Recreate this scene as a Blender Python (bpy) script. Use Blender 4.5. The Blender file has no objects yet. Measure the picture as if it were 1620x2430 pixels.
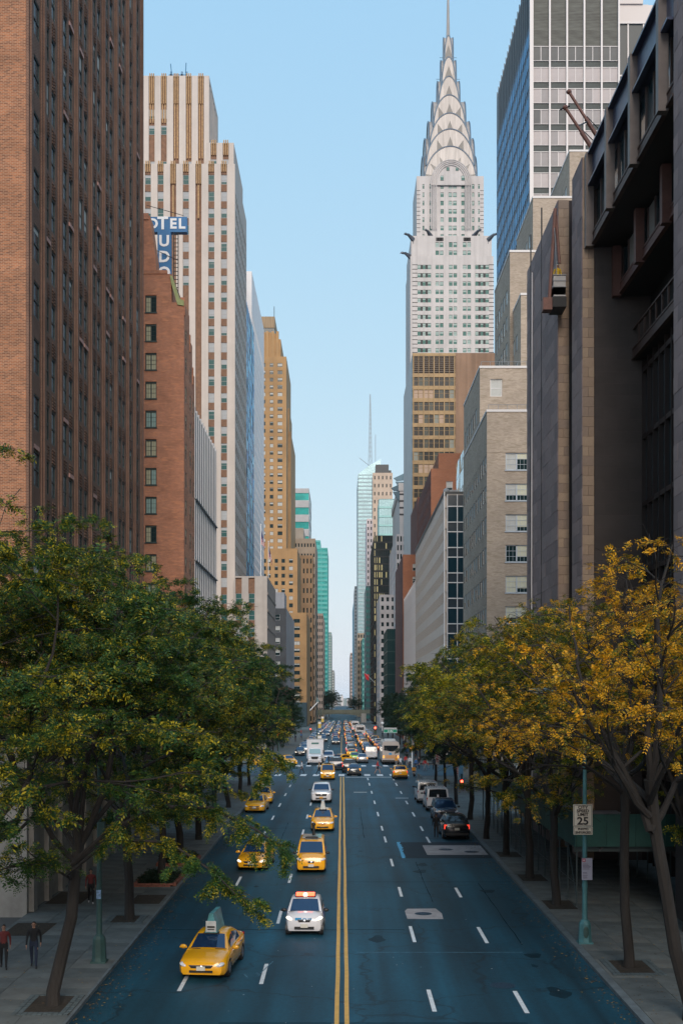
import bpy, math, random
import numpy as np
from mathutils import Vector, Matrix
R = math.radians
random.seed(7)
SC = bpy.context.scene
COL = SC.collection

# ------------------------------------------------------------------ camera, sky, sun, exposure
cam_d = bpy.data.cameras.new('camera')
cam = bpy.data.objects.new('camera', cam_d)
COL.objects.link(cam)
cam.location = (0, 0, 10.8)
cam.rotation_euler = (R(90), 0, 0)
cam_d.sensor_fit = 'VERTICAL'
cam_d.sensor_height = 36.0
cam_d.sensor_width = 24.0
cam_d.lens = 36.0 * 2800 / 2430
cam_d.shift_y = (1665 - 1215) / 2430
cam_d.shift_x = -1.8 / 2430
cam_d.clip_start = 0.5
cam_d.clip_end = 30000
SC.camera = cam

SUN_EL, SUN_AZ = R(40), R(180)
w = bpy.data.worlds.new('World')
SC.world = w
w.use_nodes = True
wn = w.node_tree
bg = wn.nodes['Background']
sky = wn.nodes.new('ShaderNodeTexSky')
sky.sky_type = 'NISHITA'
sky.sun_disc = False
sky.sun_elevation = SUN_EL
sky.sun_rotation = SUN_AZ
sky.altitude = 0
sky.air_density = 1.0
sky.dust_density = 1.0
sky.ozone_density = 1.0
# hazy bright morning: the same tone curve over the whole dome
sp_ = wn.nodes.new('ShaderNodeSeparateColor')
cb_ = wn.nodes.new('ShaderNodeCombineColor')
wn.links.new(sky.outputs[0], sp_.inputs[0])
for i_, (g_, k_) in enumerate(((.452, .362), (.226, .574), (.046, .868))):
    pw_ = wn.nodes.new('ShaderNodeMath')
    pw_.operation = 'POWER'
    pw_.inputs[1].default_value = g_
    ml_ = wn.nodes.new('ShaderNodeMath')
    ml_.operation = 'MULTIPLY'
    ml_.inputs[1].default_value = k_ * 5.6
    wn.links.new(sp_.outputs[i_], pw_.inputs[0])
    wn.links.new(pw_.outputs[0], ml_.inputs[0])
    wn.links.new(ml_.outputs[0], cb_.inputs[i_])
wn.links.new(cb_.outputs[0], bg.inputs[0])
bg.inputs[1].default_value = 0.15

sd = bpy.data.lights.new('sun', 'SUN')
sd.energy = 2.4
sd.angle = R(28)
sd.color = (1.0, 0.89, 0.79)
sun = bpy.data.objects.new('sun', sd)
COL.objects.link(sun)
to_sun = Vector((0.08, -0.88, 0.44)).normalized()
sun.rotation_euler = to_sun.to_track_quat('Z', 'Y').to_euler()
sun.location = (-40, -80, 120)

vs = SC.view_settings
vs.view_transform = 'Standard'
vs.look = 'None'
vs.exposure = 0.25
vs.gamma = 1.0
vs.use_curve_mapping = False

# ------------------------------------------------------------------ materials
MATS = {}

def nodes(m):
    m.use_nodes = True
    nt = m.node_tree
    return nt, nt.nodes['Principled BSDF']

def M(name, col, rough=0.6, metal=0.0, var=0.0, vs=1.0, bump=0.0, bs=20.0, streak=0.0, spec=0.5, emit=None, es=1.0, stretch=(1, 1, 1), col2=None):
    if name in MATS:
        return MATS[name]
    m = bpy.data.materials.new(name)
    nt, p = nodes(m)
    N, Lk = nt.nodes, nt.links
    p.inputs['Base Color'].default_value = (*col, 1)
    p.inputs['Roughness'].default_value = rough
    p.inputs['Metallic'].default_value = metal
    p.inputs['Specular IOR Level'].default_value = spec
    if emit:
        p.inputs['Emission Color'].default_value = (*emit, 1)
        p.inputs['Emission Strength'].default_value = es
    if var > 0 or bump > 0 or streak > 0:
        tc = N.new('ShaderNodeTexCoord')
        mp = N.new('ShaderNodeMapping')
        mp.inputs['Scale'].default_value = stretch
        Lk.new(tc.outputs['Object'], mp.inputs[0])
        src = None
        if var > 0:
            nz = N.new('ShaderNodeTexNoise')
            nz.inputs['Scale'].default_value = vs
            nz.inputs['Detail'].default_value = 6
            nz.inputs['Roughness'].default_value = 0.65
            Lk.new(mp.outputs[0], nz.inputs['Vector'])
            cr = N.new('ShaderNodeValToRGB')
            cr.color_ramp.elements[0].position = 0.3
            cr.color_ramp.elements[1].position = 0.7
            c2 = col2 or tuple(min(1, c * (1 + var)) for c in col)
            cr.color_ramp.elements[0].color = (*[c * (1 - var) for c in col], 1)
            cr.color_ramp.elements[1].color = (*c2, 1)
            Lk.new(nz.outputs['Fac'], cr.inputs[0])
            src = cr.outputs[0]
        if streak > 0:
            mp2 = N.new('ShaderNodeMapping')
            mp2.inputs['Scale'].default_value = (1.6, 1.6, 0.06)
            Lk.new(tc.outputs['Object'], mp2.inputs[0])
            n2 = N.new('ShaderNodeTexNoise')
            n2.inputs['Scale'].default_value = 0.5
            n2.inputs['Detail'].default_value = 5
            Lk.new(mp2.outputs[0], n2.inputs['Vector'])
            mr = N.new('ShaderNodeMapRange')
            mr.inputs[1].default_value = 0.42
            mr.inputs[2].default_value = 0.68
            mr.inputs[3].default_value = 0.0
            mr.inputs[4].default_value = streak
            Lk.new(n2.outputs['Fac'], mr.inputs[0])
            mx = N.new('ShaderNodeMix')
            mx.data_type = 'RGBA'
            Lk.new(mr.outputs[0], mx.inputs[0])
            if src is not None:
                Lk.new(src, mx.inputs[6])
            else:
                mx.inputs[6].default_value = (*col, 1)
            mx.inputs[7].default_value = (*[c * 0.45 for c in col], 1)
            src = mx.outputs[2]
        if src is not None:
            Lk.new(src, p.inputs['Base Color'])
        if bump > 0:
            nb = N.new('ShaderNodeTexNoise')
            nb.inputs['Scale'].default_value = bs
            nb.inputs['Detail'].default_value = 4
            Lk.new(mp.outputs[0], nb.inputs['Vector'])
            b = N.new('ShaderNodeBump')
            b.inputs['Strength'].default_value = bump
            b.inputs['Distance'].default_value = 0.02
            Lk.new(nb.outputs['Fac'], b.inputs['Height'])
            Lk.new(b.outputs[0], p.inputs['Normal'])
    MATS[name] = m
    return m

def brickM(name, c1, c2, mortar, bw=0.22, bh=0.075, ms=0.012, var=0.25, vsc=0.3, rough=0.85, bumpd=0.01, patch=None, off=0.5):
    """brick or stone courses laid along whichever wall plane the face lies in"""
    if name in MATS:
        return MATS[name]
    m = bpy.data.materials.new(name)
    nt, p = nodes(m)
    N, Lk = nt.nodes, nt.links
    tc = N.new('ShaderNodeTexCoord')
    sep = N.new('ShaderNodeSeparateXYZ')
    Lk.new(tc.outputs['Object'], sep.inputs[0])
    add = N.new('ShaderNodeMath')
    add.operation = 'ADD'
    Lk.new(sep.outputs[0], add.inputs[0])
    Lk.new(sep.outputs[1], add.inputs[1])
    cb = N.new('ShaderNodeCombineXYZ')
    Lk.new(add.outputs[0], cb.inputs[0])
    Lk.new(sep.outputs[2], cb.inputs[1])
    br = N.new('ShaderNodeTexBrick')
    br.inputs['Scale'].default_value = 1
    br.inputs['Brick Width'].default_value = bw
    br.inputs['Row Height'].default_value = bh
    br.inputs['Mortar Size'].default_value = ms
    br.inputs['Mortar Smooth'].default_value = 0.2
    br.inputs['Bias'].default_value = 0
    br.offset = off
    br.inputs['Color1'].default_value = (*c1, 1)
    br.inputs['Color2'].default_value = (*c2, 1)
    br.inputs['Mortar'].default_value = (*mortar, 1)
    Lk.new(cb.outputs[0], br.inputs['Vector'])
    nz = N.new('ShaderNodeTexNoise')
    nz.inputs['Scale'].default_value = vsc
    nz.inputs['Detail'].default_value = 7
    nz.inputs['Roughness'].default_value = 0.7
    mpn = N.new('ShaderNodeMapping')
    mpn.inputs['Scale'].default_value = (1, 1, 1.8)
    Lk.new(tc.outputs['Object'], mpn.inputs[0])
    Lk.new(mpn.outputs[0], nz.inputs['Vector'])
    mr = N.new('ShaderNodeMapRange')
    mr.inputs[1].default_value = 0.3
    mr.inputs[2].default_value = 0.7
    mr.inputs[3].default_value = 1 - var
    mr.inputs[4].default_value = 1 + var
    Lk.new(nz.outputs['Fac'], mr.inputs[0])
    mul = N.new('ShaderNodeMix')
    mul.data_type = 'RGBA'
    mul.blend_type = 'MULTIPLY'
    mul.inputs[0].default_value = 1
    Lk.new(br.outputs['Color'], mul.inputs[6])
    Lk.new(mr.outputs[0], mul.inputs[7])
    out = mul.outputs[2]
    if patch:
        n2 = N.new('ShaderNodeTexNoise')
        n2.inputs['Scale'].default_value = 2.2
        n2.inputs['Detail'].default_value = 6
        mp2 = N.new('ShaderNodeMapping')
        mp2.inputs['Scale'].default_value = (0.5, 0.5, 2.4)
        Lk.new(tc.outputs['Object'], mp2.inputs[0])
        Lk.new(mp2.outputs[0], n2.inputs['Vector'])
        m2 = N.new('ShaderNodeMapRange')
        m2.inputs[1].default_value = 0.54
        m2.inputs[2].default_value = 0.66
        Lk.new(n2.outputs['Fac'], m2.inputs[0])
        mx = N.new('ShaderNodeMix')
        mx.data_type = 'RGBA'
        mx.inputs[7].default_value = (*patch, 1)
        Lk.new(m2.outputs[0], mx.inputs[0])
        Lk.new(out, mx.inputs[6])
        out = mx.outputs[2]
    Lk.new(out, p.inputs['Base Color'])
    p.inputs['Roughness'].default_value = rough
    p.inputs['Specular IOR Level'].default_value = 0.3
    b = N.new('ShaderNodeBump')
    b.inputs['Strength'].default_value = 0.6
    b.inputs['Distance'].default_value = bumpd
    b.invert = True
    Lk.new(br.outputs['Fac'], b.inputs['Height'])
    Lk.new(b.outputs[0], p.inputs['Normal'])
    MATS[name] = m
    return m

# ------------------------------------------------------------------ mesh building
class MB:
    def __init__(s):
        s.v, s.f, s.m = [], [], []

    def quad(s, a, b, c, d, mi=0):
        n = len(s.v)
        s.v += [a, b, c, d]
        s.f.append((n, n + 1, n + 2, n + 3))
        s.m.append(mi)

    def poly(s, pts, mi=0):
        n = len(s.v)
        s.v += list(pts)
        s.f.append(tuple(range(n, n + len(pts))))
        s.m.append(mi)
        return s

    def box(s, x0, x1, y0, y1, z0, z1, mi=0):
        n = len(s.v)
        s.v += [(x0, y0, z0), (x1, y0, z0), (x1, y1, z0), (x0, y1, z0), (x0, y0, z1), (x1, y0, z1), (x1, y1, z1), (x0, y1, z1)]
        for f in ((0, 3, 2, 1), (4, 5, 6, 7), (0, 1, 5, 4), (1, 2, 6, 5), (2, 3, 7, 6), (3, 0, 4, 7)):
            s.f.append(tuple(n + i for i in f))
            s.m.append(mi)
        return s

    def prism(s, pts, axis, a0, a1, mi=0):
        """extrude a closed outline of 2-D points along an axis ('x': pts are (y,z); 'y': (x,z); 'z': (x,y))"""
        def P(p, a):
            return {'x': (a, p[0], p[1]), 'y': (p[0], a, p[1]), 'z': (p[0], p[1], a)}[axis]
        n, k = len(s.v), len(pts)
        s.v += [P(p, a0) for p in pts] + [P(p, a1) for p in pts]
        s.f.append(tuple(n + i for i in range(k)))
        s.f.append(tuple(n + k + i for i in reversed(range(k))))
        s.m += [mi, mi]
        for i in range(k):
            j = (i + 1) % k
            s.f.append((n + i, n + k + i, n + k + j, n + j))
            s.m.append(mi)
        return s

    def tube(s, pts, rad, seg=6, mi=0, cap=True):
        pts = [Vector(p) for p in pts]
        if not hasattr(rad, '__len__'):
            rad = [rad] * len(pts)
        n = len(s.v)
        ref = None
        for i, p in enumerate(pts):
            d = (pts[min(i + 1, len(pts) - 1)] - pts[max(i - 1, 0)]).normalized()
            if ref is None:
                ref = Vector((1, 0, 0)) if abs(d.x) < 0.8 else Vector((0, 1, 0))
            u = (ref - d * ref.dot(d)).normalized()
            ref = u
            v = d.cross(u)
            for k in range(seg):
                a = 2 * math.pi * k / seg
                s.v.append(tuple(p + (u * math.cos(a) + v * math.sin(a)) * rad[i]))
        for i in range(len(pts) - 1):
            for k in range(seg):
                k2 = (k + 1) % seg
                s.f.append((n + i * seg + k, n + i * seg + k2, n + (i + 1) * seg + k2, n + (i + 1) * seg + k))
                s.m.append(mi)
        if cap:
            s.f.append(tuple(n + k for k in reversed(range(seg))))
            s.f.append(tuple(n + (len(pts) - 1) * seg + k for k in range(seg)))
            s.m += [mi, mi]
        return s

    def ball(s, c, r, mi=0, seg=8, rings=5):
        if not hasattr(r, '__len__'):
            r = (r, r, r)
        n = len(s.v)
        for i in range(1, rings):
            t = math.pi * i / rings
            for k in range(seg):
                a = 2 * math.pi * k / seg
                s.v.append((c[0] + r[0] * math.sin(t) * math.cos(a), c[1] + r[1] * math.sin(t) * math.sin(a), c[2] + r[2] * math.cos(t)))
        s.v += [(c[0], c[1], c[2] + r[2]), (c[0], c[1], c[2] - r[2])]
        top, bot = n + (rings - 1) * seg, n + (rings - 1) * seg + 1
        for k in range(seg):
            k2 = (k + 1) % seg
            s.f.append((top, n + k, n + k2))
            s.m.append(mi)
            for i in range(rings - 2):
                s.f.append((n + i * seg + k, n + (i + 1) * seg + k, n + (i + 1) * seg + k2, n + i * seg + k2))
                s.m.append(mi)
            s.f.append((n + (rings - 2) * seg + k2, n + (rings - 2) * seg + k, bot))
            s.m.append(mi)
        return s

    def join(s, o, loc=(0, 0, 0), rot=0, mi_off=0):
        n = len(s.v)
        c, sn = math.cos(rot), math.sin(rot)
        s.v += [(loc[0] + p[0] * c - p[1] * sn, loc[1] + p[0] * sn + p[1] * c, loc[2] + p[2]) for p in o.v]
        s.f += [tuple(n + i for i in f) for f in o.f]
        s.m += [i + mi_off for i in o.m]
        return s

    def mesh(s, name, mats, smooth=False):
        me = bpy.data.meshes.new(name)
        me.from_pydata(s.v, [], s.f)
        for m in (mats if isinstance(mats, (list, tuple)) else [mats]):
            me.materials.append(m)
        if len(me.polygons) == len(s.m):
            me.polygons.foreach_set('material_index', s.m)
        if smooth:
            me.polygons.foreach_set('use_smooth', [True] * len(me.polygons))
            try:
                me.set_sharp_from_angle(angle=R(38))
            except Exception:
                pass
        me.update()
        return me

    def build(s, name, mats, parent=None, smooth=False, **kw):
        return link(name, s.mesh(name, mats, smooth), parent, **kw)

def link(name, me, parent=None, loc=None, rz=0.0, kind=None, label=None, local=False):
    """world-built meshes sit at the parent's negative offset; local=True keeps them in the parent's own frame"""
    o = bpy.data.objects.new(name, me)
    COL.objects.link(o)
    if parent is not None:
        o.parent = parent
        if not local:
            pw = Vector(parent.location)
            q = parent.parent
            while q is not None:
                pw = pw + Vector(q.location)
                q = q.parent
            o.location = (Vector(loc) if loc is not None else Vector((0, 0, 0))) - pw
        elif loc is not None:
            o.location = loc
    elif loc is not None:
        o.location = loc
    o.rotation_euler = (0, 0, rz)
    if kind:
        o['kind'] = kind
    if label:
        o['label'] = label
    return o

def tag(o, label=None, cat=None, group=None, kind=None):
    if label:
        o['label'] = label
    if cat:
        o['category'] = cat
    if group:
        o['group'] = group
    if kind:
        o['kind'] = kind
    return o

def thing(name, label, cat, loc=(0, 0, 0), rz=0, group=None):
    o = bpy.data.objects.new(name, None)
    o.empty_display_size = 0.3
    COL.objects.link(o)
    o.location = loc
    o.rotation_euler = (0, 0, rz)
    return tag(o, label, cat, group)

def copy_tree(o, parent=None):
    c = o.copy()
    COL.objects.link(c)
    c.parent = parent
    for ch in list(o.children):
        copy_tree(ch, c)
    return c

# ------------------------------------------------------------------ street profile
PROF = [(-60, -0.6), (0, 0), (147, 1.47), (178, 1.3), (340, 0.96), (690, -1.5), (1000, 1.2), (1500, 3.2), (2600, 0), (6000, -3)]

def rz(y):
    for (a, za), (b, zb) in zip(PROF, PROF[1:]):
        if y <= b:
            return za + (zb - za) * (y - a) / (b - a)
    return PROF[-1][1]

# ------------------------------------------------------------------ facades
AX = {'E': (Vector((1, 0, 0)), Vector((0, -1, 0)), 0.0),
      'L': (Vector((0, 1, 0)), Vector((1, 0, 0)), R(90)),
      'R': (Vector((0, -1, 0)), Vector((-1, 0, 0)), R(-90))}

def facade(mb, O, ax, W, H, cols, rows, depth, mi=0, mir=None, skip=None, back=None):
    """one wall plane with real recessed openings; returns the openings (u centre, v bottom, width, height)"""
    U, Nn, _ = AX[ax]
    O = Vector(O)
    mir = mi if mir is None else mir

    def P(u, v, d=0):
        return tuple(O + U * u + Vector((0, 0, v)) - Nn * d)
    holes = []
    cur = 0.0
    for ci, (a, b) in enumerate(cols):
        if a > cur + 1e-4:
            mb.quad(P(cur, 0), P(a, 0), P(a, H), P(cur, H), mi)
        cv = 0.0
        for ri, (c, d) in enumerate(rows):
            if skip and skip(ci, ri):
                continue
            if c > cv + 1e-4:
                mb.quad(P(a, cv), P(b, cv), P(b, c), P(a, c), mi)
            mb.quad(P(a, c), P(a, c, depth), P(a, d, depth), P(a, d), mir)
            mb.quad(P(b, c, depth), P(b, c), P(b, d), P(b, d, depth), mir)
            mb.quad(P(a, c), P(b, c), P(b, c, depth), P(a, c, depth), mir)
            mb.quad(P(a, d, depth), P(b, d, depth), P(b, d), P(a, d), mir)
            if back is not None:
                mb.quad(P(a, c, depth), P(b, c, depth), P(b, d, depth), P(a, d, depth), back)
            holes.append(((a + b) / 2, c, b - a, d - c))
            cv = d
        if cv < H - 1e-4:
            mb.quad(P(a, cv), P(b, cv), P(b, H), P(a, H), mi)
        cur = b
    if cur < W - 1e-4:
        mb.quad(P(cur, 0), P(W, 0), P(W, H), P(cur, H), mi)
    return holes

WINC = {}

def win_tmpl(w, h, style, var):
    """a window seen from outside: x across, z up, -y outward; slots frame, glass, blind"""
    key = (round(w, 2), round(h, 2), style, var)
    if key in WINC:
        return WINC[key]
    b = MB()
    fr = {'sash': 0.07, 'fine': 0.05, 'case': 0.09, 'plain': 0.04, 'grid': 0.06}[style]
    t = 0.06
    x0, x1 = -w / 2, w / 2
    b.box(x0, x0 + fr, -t, 0, 0, h, 0)
    b.box(x1 - fr, x1, -t, 0, 0, h, 0)
    b.box(x0 + fr, x1 - fr, -t, 0, 0, fr, 0)
    b.box(x0 + fr, x1 - fr, -t, 0, h - fr, h, 0)
    if style == 'sash':
        b.box(x0 + fr, x1 - fr, -t + .01, 0, h * .47, h * .47 + .06, 0)
    if style in ('case', 'grid'):
        b.box(-.035, .035, -t + .01, 0, fr, h - fr, 0)
    if style == 'grid':
        for q in (.25, .5, .75):
            b.box(x0 + fr, x1 - fr, -t + .03, -.004, h * q - .012, h * q + .012, 0)
        for q in (-.36, -.25, -.14, .14, .25, .36):
            b.box(w * q - .01, w * q + .01, -t + .03, -.004, fr, h - fr, 0)
    cov = (0.0, 0.3, 0.5, 0.75, 1.0, 0.15)[var % 6]
    zb = h - fr - (h - 2 * fr) * cov
    y = -.012
    if cov < 1:
        b.quad((x0 + fr, y, fr), (x1 - fr, y, fr), (x1 - fr, y, zb), (x0 + fr, y, zb), 1)
    if cov > 0:
        b.quad((x0 + fr, y - .004, zb), (x1 - fr, y - .004, zb), (x1 - fr, y - .004, h - fr), (x0 + fr, y - .004, h - fr), 2)
    WINC[key] = b
    return b

WMESH = {}

def windows(parent, O, ax, holes, depth, style, mats, name='window', limit=300, weights=(3, 2, 2, 1, 1, 1), stuff_name='far_windows', seed=1):
    rr = random.Random(seed)
    U, Nn, rot = AX[ax]
    O = Vector(O)
    items = []
    for (u, v, w, h) in holes:
        p = O + U * u + Vector((0, 0, v)) - Nn * depth
        items.append(((p - Vector((0, 0, 10.8))).length, p, w, h))
    items.sort(key=lambda q: q[0])
    rest = MB()
    n = 0
    for _, p, w, h in items:
        var = rr.choices(range(6), weights)[0]
        tp = win_tmpl(w, h, style, var)
        if n < limit:
            key = (round(w, 2), round(h, 2), style, var, tuple(m.name for m in mats))
            if key not in WMESH:
                WMESH[key] = tp.mesh(name, mats)
            link(name, WMESH[key], parent, loc=p, rz=rot)
        else:
            rest.join(tp, p, rot)
        n += 1
    if rest.v:
        rest.build(stuff_name, mats, parent, kind='stuff')
    return n

def steps(a, n, pitch, size):
    return [(a + i * pitch, a + i * pitch + size) for i in range(n)]

def text_mesh(s, size, depth=0.02, bold=0.0):
    cu = bpy.data.curves.new('lettering', 'FONT')
    cu.body = s
    cu.size = size
    cu.extrude = depth
    cu.offset = bold
    cu.align_x = 'CENTER'
    cu.align_y = 'CENTER'
    cu.resolution_u = 3
    ob = bpy.data.objects.new('lettering', cu)
    COL.objects.link(ob)
    dg = bpy.context.evaluated_depsgraph_get()
    me = bpy.data.meshes.new_from_object(ob.evaluated_get(dg))
    bpy.data.objects.remove(ob)
    me.transform(Matrix.Rotation(R(90), 4, 'X'))
    me.name = 'lettering'
    return me

def lettering(s, size, loc, parent, mat, local=False, bold=0.0, rzz=0.0, sx=1.0, name='lettering'):
    me = text_mesh(s, size, 0.012, bold)
    if sx != 1.0:
        me.transform(Matrix.Scale(sx, 4, Vector((1, 0, 0))))
    me.materials.clear()
    me.materials.append(mat)
    return link(name, me, parent, loc=loc, rz=rzz, local=local)
# ------------------------------------------------------------------ shared materials
def road_mat():
    m = M('asphalt', (0.004, 0.050, 0.080), 0.62)
    nt, p = nodes(m)
    N, Lk = nt.nodes, nt.links
    tc = N.new('ShaderNodeTexCoord')
    prev = None
    for sc, st, lo, hi, det in ((.9, (1, .03, 1), .52, 1.36, 4), (.22, (1, .6, 1), .75, 1.2, 6), (5.0, (1, 1, 1), .85, 1.15, 8), (26, (1, 1, 1), .8, 1.22, 2)):
        mp = N.new('ShaderNodeMapping')
        mp.inputs['Scale'].default_value = st
        Lk.new(tc.outputs['Object'], mp.inputs[0])
        nz = N.new('ShaderNodeTexNoise')
        nz.inputs['Scale'].default_value = sc
        nz.inputs['Detail'].default_value = det
        Lk.new(mp.outputs[0], nz.inputs['Vector'])
        mr = N.new('ShaderNodeMapRange')
        mr.inputs[1].default_value = .3
        mr.inputs[2].default_value = .7
        mr.inputs[3].default_value = lo
        mr.inputs[4].default_value = hi
        Lk.new(nz.outputs['Fac'], mr.inputs[0])
        if prev is None:
            prev = mr.outputs[0]
        else:
            mu = N.new('ShaderNodeMath')
            mu.operation = 'MULTIPLY'
            Lk.new(prev, mu.inputs[0])
            Lk.new(mr.outputs[0], mu.inputs[1])
            prev = mu.outputs[0]
    # thin tar seams and cracks
    vo = N.new('ShaderNodeTexVoronoi')
    vo.feature = 'DISTANCE_TO_EDGE'
    vo.inputs['Scale'].default_value = .16
    n3 = N.new('ShaderNodeTexNoise')
    n3.inputs['Scale'].default_value = .7
    n3.inputs['Detail'].default_value = 5
    vm = N.new('ShaderNodeVectorMath')
    vm.operation = 'MULTIPLY_ADD'
    vm.inputs[1].default_value = (2.4, 2.4, 0)
    Lk.new(tc.outputs['Object'], n3.inputs['Vector'])
    Lk.new(n3.outputs['Color'], vm.inputs[0])
    Lk.new(tc.outputs['Object'], vm.inputs[2])
    Lk.new(vm.outputs[0], vo.inputs['Vector'])
    cr = N.new('ShaderNodeMapRange')
    cr.inputs[1].default_value = .0
    cr.inputs[2].default_value = .016
    cr.inputs[3].default_value = .45
    cr.inputs[4].default_value = 1.0
    Lk.new(vo.outputs['Distance'], cr.inputs[0])
    mu = N.new('ShaderNodeMath')
    mu.operation = 'MULTIPLY'
    Lk.new(prev, mu.inputs[0])
    Lk.new(cr.outputs[0], mu.inputs[1])
    mx = N.new('ShaderNodeMix')
    mx.data_type = 'RGBA'
    mx.blend_type = 'MULTIPLY'
    mx.inputs[0].default_value = 1
    mx.inputs[6].default_value = (.004, .060, .098, 1)
    Lk.new(mu.outputs[0], mx.inputs[7])
    Lk.new(mx.outputs[2], p.inputs['Base Color'])
    return m

asphalt = road_mat()
asphalt_patch = M('asphalt_patch', (0.005, 0.020, 0.034), 0.75, var=0.3, vs=1.2, bump=0.4, bs=60)
concrete = M('concrete', (0.125, 0.145, 0.145), 0.85, var=0.3, vs=0.8, bump=0.3, bs=25)
concrete_b = M('concrete_b', (0.105, 0.122, 0.122), 0.85, var=0.32, vs=0.9, bump=0.3, bs=25)
concrete_c = M('concrete_c', (0.145, 0.158, 0.152), 0.85, var=0.28, vs=0.7, bump=0.3, bs=25)
kerbstone = M('kerbstone', (0.13, 0.16, 0.175), 0.7, var=0.3, vs=1.5, bump=0.3, bs=20)
soil = M('soil', (0.035, 0.028, 0.02), 0.95, var=0.5, vs=6, bump=0.8, bs=15)
ground_m = M('ground', (0.10, 0.10, 0.10), 0.9, var=0.2, vs=0.05)
white_paint = M('white_paint', (0.72, 0.76, 0.78), 0.6, var=0.18, vs=5)
yellow_paint = M('yellow_paint', (0.72, 0.42, 0.10), 0.6, var=0.15, vs=3)
cover_iron = M('cover_iron', (0.02, 0.05, 0.085), 0.55, metal=0.3, var=0.3, vs=9, bump=0.6, bs=30)
pale_patch = M('pale_patch', (0.36, 0.35, 0.36), 0.85, var=0.25, vs=1.2, bump=0.3, bs=25)
cobble = M('cobble', (0.09, 0.12, 0.13), 0.8, var=0.3, vs=3, bump=0.3)
glass_dark = M('glass_dark', (0.012, 0.03, 0.034), 0.12, spec=0.25, var=0.5, vs=0.25)
glass_teal = M('glass_teal', (0.05, 0.17, 0.165), 0.1, metal=0.15, var=0.45, vs=0.3, spec=0.7)
glass_mirror = M('glass_mirror', (0.3, 0.5, 0.6), 0.06, metal=0.85, var=0.2, vs=0.2)
blind_pale = M('blind_pale', (0.46, 0.47, 0.45), 0.9, spec=.1, var=0.12, vs=0.8)
blind_cream = M('blind_cream', (0.42, 0.41, 0.29), 0.9, spec=.1, var=0.15, vs=0.7)
blind_teal = M('blind_teal', (0.28, 0.40, 0.37), 0.9, spec=.1, var=0.25, vs=0.6)
white_trim = M('white_trim', (0.66, 0.66, 0.66), 0.5, var=0.1, vs=2)
dark_trim = M('dark_trim', (0.025, 0.03, 0.032), 0.5)
green_trim = M('green_trim', (0.014, 0.032, 0.03), 0.5)
grey_trim = M('grey_trim', (0.25, 0.26, 0.27), 0.5)
roof_m = M('roofing', (0.09, 0.085, 0.08), 0.9, var=0.3, vs=0.5)
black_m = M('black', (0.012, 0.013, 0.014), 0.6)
steel_m = M('steel', (0.55, 0.56, 0.58), 0.3, metal=0.9)
copper_green = M('copper_green', (0.30, 0.33, 0.14), 0.7, var=0.3, vs=1)
white_m = M('white_enamel', (0.78, 0.78, 0.77), 0.45)
blue_sign = M('blue_sign', (0.012, 0.14, 0.34), 0.5, var=0.12, vs=1)
letter_white = M('letter_white', (0.8, 0.82, 0.84), 0.5)
letter_black = M('letter_black', (0.02, 0.02, 0.02), 0.5)

XL, XR = -8.83, 9.65          # kerb lines
BL, BR = -15.0, 15.6          # building lines
AV0, AV1 = 149.0, 176.0       # the cross avenue

# ------------------------------------------------------------------ ground, road, kerbs, pavements
YS = [-60, -30, 0, 20, 40, 60, 80, 100, 120, 135, 147, 160, 178, 200, 230, 260, 300, 340, 390, 440, 500, 560, 620, 690, 760, 850, 1000, 1200, 1500, 2000, 2600, 4000, 6000]

def strip(name, x0, x1, ys, dz, mat, parent=None, kind=None):
    b = MB()
    for a, c in zip(ys, ys[1:]):
        b.quad((x0, a, rz(a) + dz), (x1, a, rz(a) + dz), (x1, c, rz(c) + dz), (x0, c, rz(c) + dz))
    return b.build(name, mat, parent, kind=kind)

strip('ground', -4000, 4000, YS, -0.05, ground_m, kind='structure')
road = strip('road', XL, XR, [y for y in YS if y <= 2600], 0.0, asphalt, kind='structure')
cross = MB()
for xa, xb in ((-300, XL), (XR, 300)):
    cross.quad((xa, AV0, rz(AV0) - .004), (xb, AV0, rz(AV0) - .004), (xb, AV1, rz(AV1) - .004), (xa, AV1, rz(AV1) - .004))
cross.build('cross_road', asphalt, kind='structure')

def yrange(a, b):
    return [a] + [y for y in YS if a < y < b] + [b]

def pavement(x0, x1, a, b, m=concrete):
    o = strip('pavement', x0, x1, yrange(a, b), 0.13, m, kind='structure')
    return o

pav_l = pavement(BL, XL - .3, -60, AV0 - 4)
pav_r = pavement(XR + .3, BR + 4, -60, AV0 - 4)
pavement(BL - 8, XL - .3, AV1 + 4, 690)
pavement(XR + .3, BR + 8, AV1 + 4, 690)
pavement(BL - 8, XL - .3, 690, 2600)
pavement(XR + .3, BR + 8, 690, 2600)

def kerb(x0, x1, a, b):
    m = MB()
    ys = yrange(a, b)
    for p, q in zip(ys, ys[1:]):
        n = max(1, int((q - p) / 3.0)) if q < 120 else 1
        for i in range(n):
            s, e = p + (q - p) * i / n, p + (q - p) * (i + 1) / n - (0.015 if q < 120 else 0)
            zs, ze = rz(s), rz(e)
            k = len(m.v)
            m.v += [(x0, s, zs - .05), (x1, s, zs - .05), (x1, e, ze - .05), (x0, e, ze - .05), (x0, s, zs + .14), (x1, s, zs + .14), (x1, e, ze + .14), (x0, e, ze + .14)]
            for f in ((4, 5, 6, 7), (0, 1, 5, 4), (1, 2, 6, 5), (2, 3, 7, 6), (3, 0, 4, 7)):
                m.f.append(tuple(k + j for j in f))
                m.m.append(0)
    m.build('kerb', kerbstone, kind='structure')

for x0, x1 in ((XL - .3, XL), (XR, XR + .3)):
    kerb(x0, x1, -60, AV0 - 4)
    kerb(x0, x1, AV1 + 4, 1500)

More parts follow.
